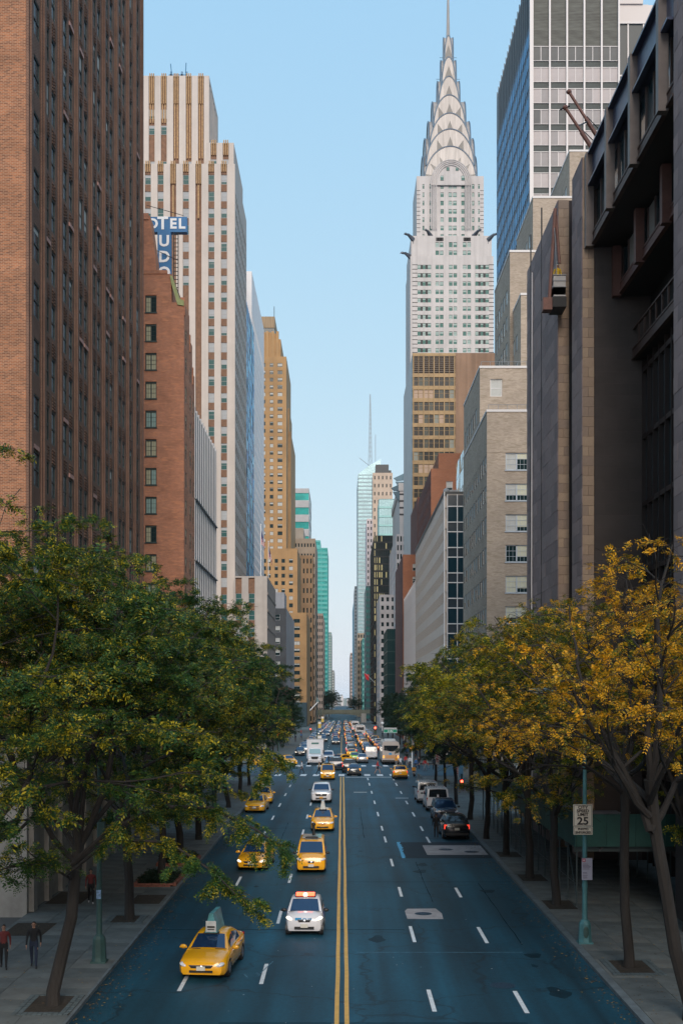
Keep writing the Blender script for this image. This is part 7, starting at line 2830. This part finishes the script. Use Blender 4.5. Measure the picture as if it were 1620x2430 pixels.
for x, y, lb in ((-10.15, 65.8, 'low red brick planter with dark ground cover, nearer of the two'), (-10.1, 73.2, 'low red brick planter with dark ground cover, farther of the two')):
    t = thing('brick_planter', lb, 'planter', (x, y, rz(y) + .13))
    z = rz(y) + .13
    sx, sy = .95, 1.9
    br_ = MB().box(-.19, .19, -.09, .09, 0, .09).mesh('brick', pbrick)
    br2 = MB().box(-.09, .09, -.19, .19, 0, .09).mesh('brick', pbrick)
    for r in range(2):
        k = 0
        while -sx + k * .4 < sx:
            for yy in (-sy, sy):
                link('brick', br_, t, loc=(x - sx + k * .4 + (.2 if r else 0), y + yy, z + r * .1 + .01 * yy))
            k += 1
        for k in range(9):
            for xx in (-sx - .1, sx + .1):
                link('brick', br2, t, loc=(x + xx, y - sy + .3 + k * .4, z + r * .1))
    m = MB().box(x - sx, x + sx, y - sy + .08, y + sy - .08, z - .02, z + .12)
    m.build('soil', soil, t)
    rng = np.random.default_rng(int(y))
    n = 900
    P = np.stack([rng.uniform(x - sx, x + sx, n), rng.uniform(y - sy + .1, y + sy - .1, n), rng.uniform(z + .1, z + .42, n)], 1)
    o = link('ground_cover', leaf_mesh('ground_cover', P, rng.normal(0, 1, (n, 3)), rng.uniform(.2, .34, n), shrub_m, rng), t, loc=(0, 0, 0))
    o['kind'] = 'stuff'

# fallen leaves in the gutters and on the pavements
rng = np.random.default_rng(6)
def litter(n, xr, yr, dz, mats, name, size):
    b = MB()
    for i in range(n):
        y = rng.uniform(*yr)
        x = xr(y)
        a = rng.uniform(0, 6.28)
        s = rng.uniform(.5, 1) * size
        c_, s_2 = math.cos(a) * s, math.sin(a) * s
        z = rz(y) + dz + rng.uniform(.0, .015)
        b.quad((x - c_, y - s_2, z), (x + s_2 * .5, y - c_ * .5, z + .01), (x + c_, y + s_2, z), (x - s_2 * .5, y + c_ * .5, z + .01), int(rng.integers(len(mats))))
    b.build(name, mats, kind='stuff')
lm = [M('leaf_dry_a', (.20, .12, .04), .8), M('leaf_dry_b', (.10, .06, .03), .8), M('leaf_dry_c', (.34, .22, .05), .8), M('leaf_dry_d', (.05, .04, .03), .8)]
litter(1100, lambda y: XL + .08 + abs(rng.normal(0, .55)), (34, 110), .006, lm, 'fallen_leaves', .075)
litter(900, lambda y: XR - .08 - abs(rng.normal(0, .45)), (34, 110), .006, lm, 'fallen_leaves', .075)
litter(420, lambda y: rng.uniform(BL + 1, XL - .4), (34, 90), .147, lm, 'fallen_leaves', .06)
litter(420, lambda y: rng.uniform(XR + .4, BR - .6), (34, 60), .147, lm, 'fallen_leaves', .06)
litter(60, lambda y: rng.uniform(XL + .5, XR - .5), (32, 100), .006, [M('paper_scrap', (.5, .52, .54), .7)], 'paper_litter', .045)

# traffic lights, street-name sign, beacons
def signal_head(parent, x, y, z, lit, local=False):
    m = MB().box(x - .2, x + .2, y - .1, y + .15, z - .55, z + .55)
    h = m.build('signal_head', M('signal_case', (.03, .035, .03), .5), parent)
    for k, c in enumerate(('red', 'amber', 'green')):
        on = c == lit
        col = {'red': (1, .06, .03), 'amber': (1, .5, .05), 'green': (.05, 1, .45)}[c]
        mm = M('signal_%s_%s' % (c, 'on' if on else 'off'), tuple(.5 * v + .01 for v in col) if on else tuple(.05 * v for v in col), .3, emit=col if on else None, es=9)
        g = MB().ball((x, y - .1, z + .36 - .36 * k), (.15, .07, .15), 0, 10, 6).build('lens', mm, h)
    return h

t = thing('traffic_signal', 'traffic light with a lit red lamp on a mast arm by the green street-name sign', 'traffic light', (10.4, 178.5, rz(178)))
MB().tube([(10.4, 178.5, rz(178)), (10.4, 178.5, 6.6)], .12, 8).build('pole', pole_dark, t)
MB().tube([(10.4, 178.5, 6.4), (4.4, 178.5, 6.7)], [.08, .05], 6).build('mast_arm', pole_dark, t)
signal_head(t, Xp(890, 178), 178.3, Zp(1733, 178), 'red')
g = MB().ball((Xp(907, 178), 178.4, Zp(1716, 178)), (.25, .2, .2))
g.tube([(Xp(907, 178), 178.4, Zp(1716, 178)), (Xp(907, 178), 178.4, 6.4)], .05, 5)
g.build('camera', white_m, t)
t = thing('street_name_sign', 'green street sign reading 2 Av hanging under the signal mast arm', 'sign', (8.2, 178.4, 6.2))
xa_, xb_, za_, zb_ = Xp(910.5, 178), Xp(941, 178), Zp(1731, 178), Zp(1738.5, 178)
MB().box(xa_, xb_, 178.2, 178.26, zb_, za_).build('sign_plate', M('sign_green', (.0, .24, .14), .5), t)
m = MB()
for a in ((xa_, xb_, zb_ - .03, zb_ + .01), (xa_, xb_, za_ - .01, za_ + .03), (xa_ - .03, xa_, zb_ - .03, za_ + .03), (xb_, xb_ + .03, zb_ - .03, za_ + .03)):
    m.box(a[0], a[1], 178.17, 178.27, a[2], a[3])
m.build('border', letter_white, t)
lettering('2 Av', .42, ((xa_ + xb_) / 2, 178.18, (za_ + zb_) / 2), t, letter_white, bold=.01)
MB().box(xa_, xb_, 178.2, 178.3, za_ + .12, za_ + .24).build('hanger', white_m, t)
for nm, px, py, D, lit, lb in (('traffic_signal', 1095, 1854, 128, 'red', 'traffic light with a lit red lamp beside the right pavement, above the parked van'), ('traffic_signal', 661, 1743, 178, 'red', 'traffic light with a lit red lamp among the left leaves at the avenue'), ('traffic_signal', 737, 1730, 338, 'red', 'far traffic light with a lit red lamp left of the next avenue')):
    x, z = Xp(px, D), Zp(py, D)
    t = thing(nm, lb, 'traffic light', (x, D, rz(D)))
    MB().tube([(x, D + .2, rz(D)), (x, D + .2, z + .8)], .09, 7).build('pole', pole_dark, t)
    signal_head(t, x, D, z - .36, lit)
t = thing('traffic_beacon', 'orange globe beacon on a pale post at the right corner of the avenue', 'beacon', (12.4, 170, rz(170)))
x = Xp(977, 170)
MB().tube([(x, 170, rz(170)), (x, 170, Zp(1779, 170))], .09, 7).build('post', white_m, t)
MB().ball((x, 170, Zp(1774, 170)), (.28, .28, .3)).build('globe', M('beacon_orange', (.8, .3, .03), .3, emit=(1, .4, .05), es=2.5), t)
for px, D, py, lb in ((1083, 116, 1826, 'narrow white and red kerb sign on a post above the parked vans'), (1037, 135, 1798, 'pale kerb sign on a post by the concrete barriers')):
    x, z = Xp(px, D), Zp(py, D)
    t = thing('kerb_sign', lb, 'sign', (x, D, rz(D)))
    MB().tube([(x, D + .05, rz(D)), (x, D + .05, z + .6)], .04, 6).build('post', grey_trim, t)
    MB().box(x - .2, x + .2, D - .02, D + .01, z - .75, z + .55).build('sign_plate', M('kerb_sign_pale', (.48, .42, .40), .5), t)
    m = MB()
    for k in range(6):
        m.box(x - .14, x + .14, D - .03, D - .02, z + .42 - k * .17, z + .50 - k * .17)
    m.build('print_lines', M('kerb_red', (.45, .05, .05), .5), t)
# lamp-post banners
for px, py, D, s in ((758, 1720, 300, 1), (765, 1707, 340, 2), (758, 1755, 230, 3)):
    x, z = Xp(px, D), Zp(py, D)
    t = thing('banner_pole', ('yellow banner on a lamp post left of the far traffic, nearest', 'yellow banner on a lamp post left of the far traffic, farthest', 'yellow banner on a lamp post left of the far traffic, lowest')[(0, 1, 2)[s - 1]], 'banner', (x, D, rz(D)))
    MB().tube([(x - .5, D, rz(D)), (x - .5, D, z + 3)], .08, 6).build('pole', pole_dark, t)
    MB().box(x - .35, x + .4, D - .02, D + .02, z - .8, z + .8).build('banner', M('banner_yellow', (.65, .48, .10), .6), t)
    MB().box(x - .35, x + .4, D - .03, D + .03, z + .25, z + .75).build('banner_top', white_m, t)

# flags on the cream low wing and further along
fr, fw, fb = M('flag_red', (.42, .04, .06), .8), M('flag_white', (.62, .60, .60), .8), M('flag_blue', (.04, .05, .16), .8)
def flag(px, y0p, y1p, basep, D, lb):
    x = Xp(px, D)
    t = thing('flag_pole', lb, 'flag', (x, D, Zp(basep, D)))
    MB().tube([(x, D, Zp(basep, D)), (x, D, Zp(y0p - 12, D))], .07, 6).build('pole', white_m, t)
    MB().ball((x, D, Zp(y0p - 12, D)), .15).build('finial', white_m, t)
    m = MB()
    z1, z0 = Zp(y0p, D), Zp(y1p, D)
    for k in range(9):
        xa_ = x + .08 + .7 * k / 9
        xb_ = x + .08 + .7 * (k + 1) / 9
        dz = .35 * k
        for j in range(2):
            zt_, zb_ = (z1 - dz, (z1 + z0) / 2 - dz) if j == 0 else ((z1 + z0) / 2 - dz, z0 - dz * .2)
            mi = 2 if j == 0 and k < 5 else k % 2
            yo = .12 * math.sin(k * 1.4)
            yo2 = .12 * math.sin((k + 1) * 1.4)
            m.quad((xa_, D + yo, zb_), (xb_, D + yo2, zb_), (xb_, D + yo2, zt_), (xa_, D + yo, zt_), mi)
    m.build('flag', [fr, fw, fb], t)
flag(619, 1257, 1292, 1370, 243, 'american flag drooping from the nearer white pole on the low cream wing')
flag(637, 1297, 1325, 1372, 262, 'american flag drooping from the farther white pole on the low cream wing')
t = thing('red_flag', 'large red flag on a slanted pole at the right building line far down the street', 'flag', (13, 560, 22))
x, z = Xp(870, 560), Zp(1606, 560)
MB().tube([(BR, 560, z - 3), (x - .8, 560, z + 1.8)], .08, 5).build('pole', white_m, t)
m = MB()
m.quad((x - 1.3, 560, z + 1.6), (x + 1.1, 560.2, z + 1.0), (x + .9, 560.1, z - 1.8), (x - .2, 560, z - 1.2))
m.build('flag', M('flag_bright_red', (.65, .02, .03), .8), t)

# viaduct across the street
via = M('viaduct_green', (.16, .17, .13), .7, var=.2, vs=.3)
D = 690
t = thing('viaduct', 'low steel viaduct bridging the street in the far distance', 'bridge', (-2, D, 3))
MB().box(-24, 18, D, D + 16, Zp(1693, D), Zp(1687, D)).build('deck', via, t)
m = MB()
zc0, zc1 = Zp(1700, D), Zp(1693, D)
for i in range(12):
    a, c = -18 + 30 * i / 12, -18 + 30 * (i + 1) / 12
    h = lambda x: zc0 + (zc1 - zc0) * (1 - ((x + 3) / 15) ** 2) * .8
    m.poly([(a, D + .2, h(a)), (c, D + .2, h(c)), (c, D + .2, zc1), (a, D + .2, zc1)])
    m.box(a, c, D + .25, D + 15, zc1 - .3, zc1)
m.build('girder', via, t)
m = MB()
for x in (-18, 12.5):
    m.box(x - 1.5, x + 1.5, D, D + 16, rz(D), zc1)
m.build('pier', MATS['limestone_base'], t)
m = MB()
m.box(-24, 18, D, D + .2, Zp(1687, D), Zp(1684, D))
m.build('parapet', via, t)

# low hills closing the street
b = MB()
rr = random.Random(2)
n = 60
for i in range(n):
    x0, x1 = -1500 + 3000 * i / n, -1500 + 3000 * (i + 1) / n
    hz = lambda q: 22 + 8 * math.sin(q * .011) + 5 * math.sin(q * .043 + 1)
    b.quad((x0, 5200, -5), (x1, 5200, -5), (x1, 5300, hz(x1)), (x0, 5300, hz(x0)))
    b.quad((x0, 5300, hz(x0)), (x1, 5300, hz(x1)), (x1, 5900, -5), (x0, 5900, -5))
b.build('hills', M('far_hills', (.10, .15, .15), .9, var=.3, vs=.02), kind='structure')

# pale low buildings closing the far end of the street
rr = random.Random(71)
for i in range(12):
    x = -46 + i * 7.6
    D = 3300 + rr.uniform(-300, 300)
    zt_ = rr.uniform(10, 30)
    t = bldg('far_building', 'pale hazy low building at the very end of the street', x, D, 'hazy low buildings at the end of the street')
    MB().box(x - 3.4, x + 3.4, D, D + 30, -8, zt_).build('wall', W('far_end_%d' % (i % 4), ((.42, .40, .40), (.30, .33, .35), (.52, .50, .50), (.24, .28, .28))[i % 4]), t)
    MB().box(x - 2.6, x + 1.2, D + 4, D + 16, zt_, zt_ + 4).build('roof', W('far_end_1', (.3, .33, .35)), t)

# thin morning haze down the street
hz_ = MB().box(-4200, 4200, -300, 6200, -12, 420)
hm_ = bpy.data.materials.new('haze')
hm_.use_nodes = True
hn_ = hm_.node_tree
hn_.nodes.remove(hn_.nodes['Principled BSDF'])
pv_ = hn_.nodes.new('ShaderNodeVolumePrincipled')
pv_.inputs['Color'].default_value = (.86, .92, .97, 1)
pv_.inputs['Density'].default_value = .000035
hn_.links.new(pv_.outputs[0], hn_.nodes['Material Output'].inputs['Volume'])
hz_.build('haze', hm_, kind='stuff')

# plants and shop awning by the left planters
t = thing('glass_canopy', 'small pale green glass canopy by the far left building line', 'canopy', (-14, 600, 8))
MB().prism([(-15.9, 16), (-12.5, 11), (-12.5, 10.6), (-15.9, 10.6)], 'y', 640, 660).build('canopy_glass', pale_teal, t)
t = thing('dark_low_roof', 'dark blue low roof block in front of the ochre tower behind the trees', 'building', (-19, 330, 0))
MB().box(-23, Xp(727, 500), 500, 512, 0, Zp(1667, 500)).build('wall', M('navy_wall', (.015, .05, .07), .6), t)
MB().tube([(Xp(735, 480), 480, Zp(1686, 480)), (Xp(754, 480), 480, Zp(1666, 480))], .25, 5).build('slanted_pole', white_m, t)

# ------------------------------------------------------------------ where the viewer stands: the overpass, and two unseen blocks added for shade
t = thing('overpass', 'stone overpass the street view is taken from', 'bridge', (0, -5, 8.4))
MB().box(-17, 17, -10, -.9, 8.0, 9.1).build('deck', MATS['limestone_base'], t)
MB().box(-17, 17, -1.2, -.9, 9.102, 9.9).build('parapet', MATS['limestone_base'], t)
for x0, x1, y0, y1, zt_, lb in ((-46, -18, -70, 20, 34, 'unseen brown brick block added past the left edge to shade the street'), (18.5, 46, -70, 24, 30, 'unseen brown brick block added past the right edge to shade the street')):
    t = bldg('shade_apartments', lb, (x0 + x1) / 2, (y0 + y1) / 2)
    b = MB()
    n = int((y1 - y0 - 2) / 3)
    C = [(1 + 3 * i, 2.3 + 3 * i) for i in range(n)]
    RR = steps(6, int((zt_ - 8) / 2.76), 2.76, 1.6)
    if x1 < 0:
        facade(b, (x1, y0, 0), 'L', y1 - y0, zt_, C, RR, .12, back=1)
        b.box(x0, x1 - .3, y0, y1, 0, zt_)
    else:
        facade(b, (x0, y1, 0), 'R', y1 - y0, zt_, C, RR, .12, back=1)
        b.box(x0 + .3, x1, y0, y1, 0, zt_)
    b.build('wall', [brown_brick, glass_dark], t)
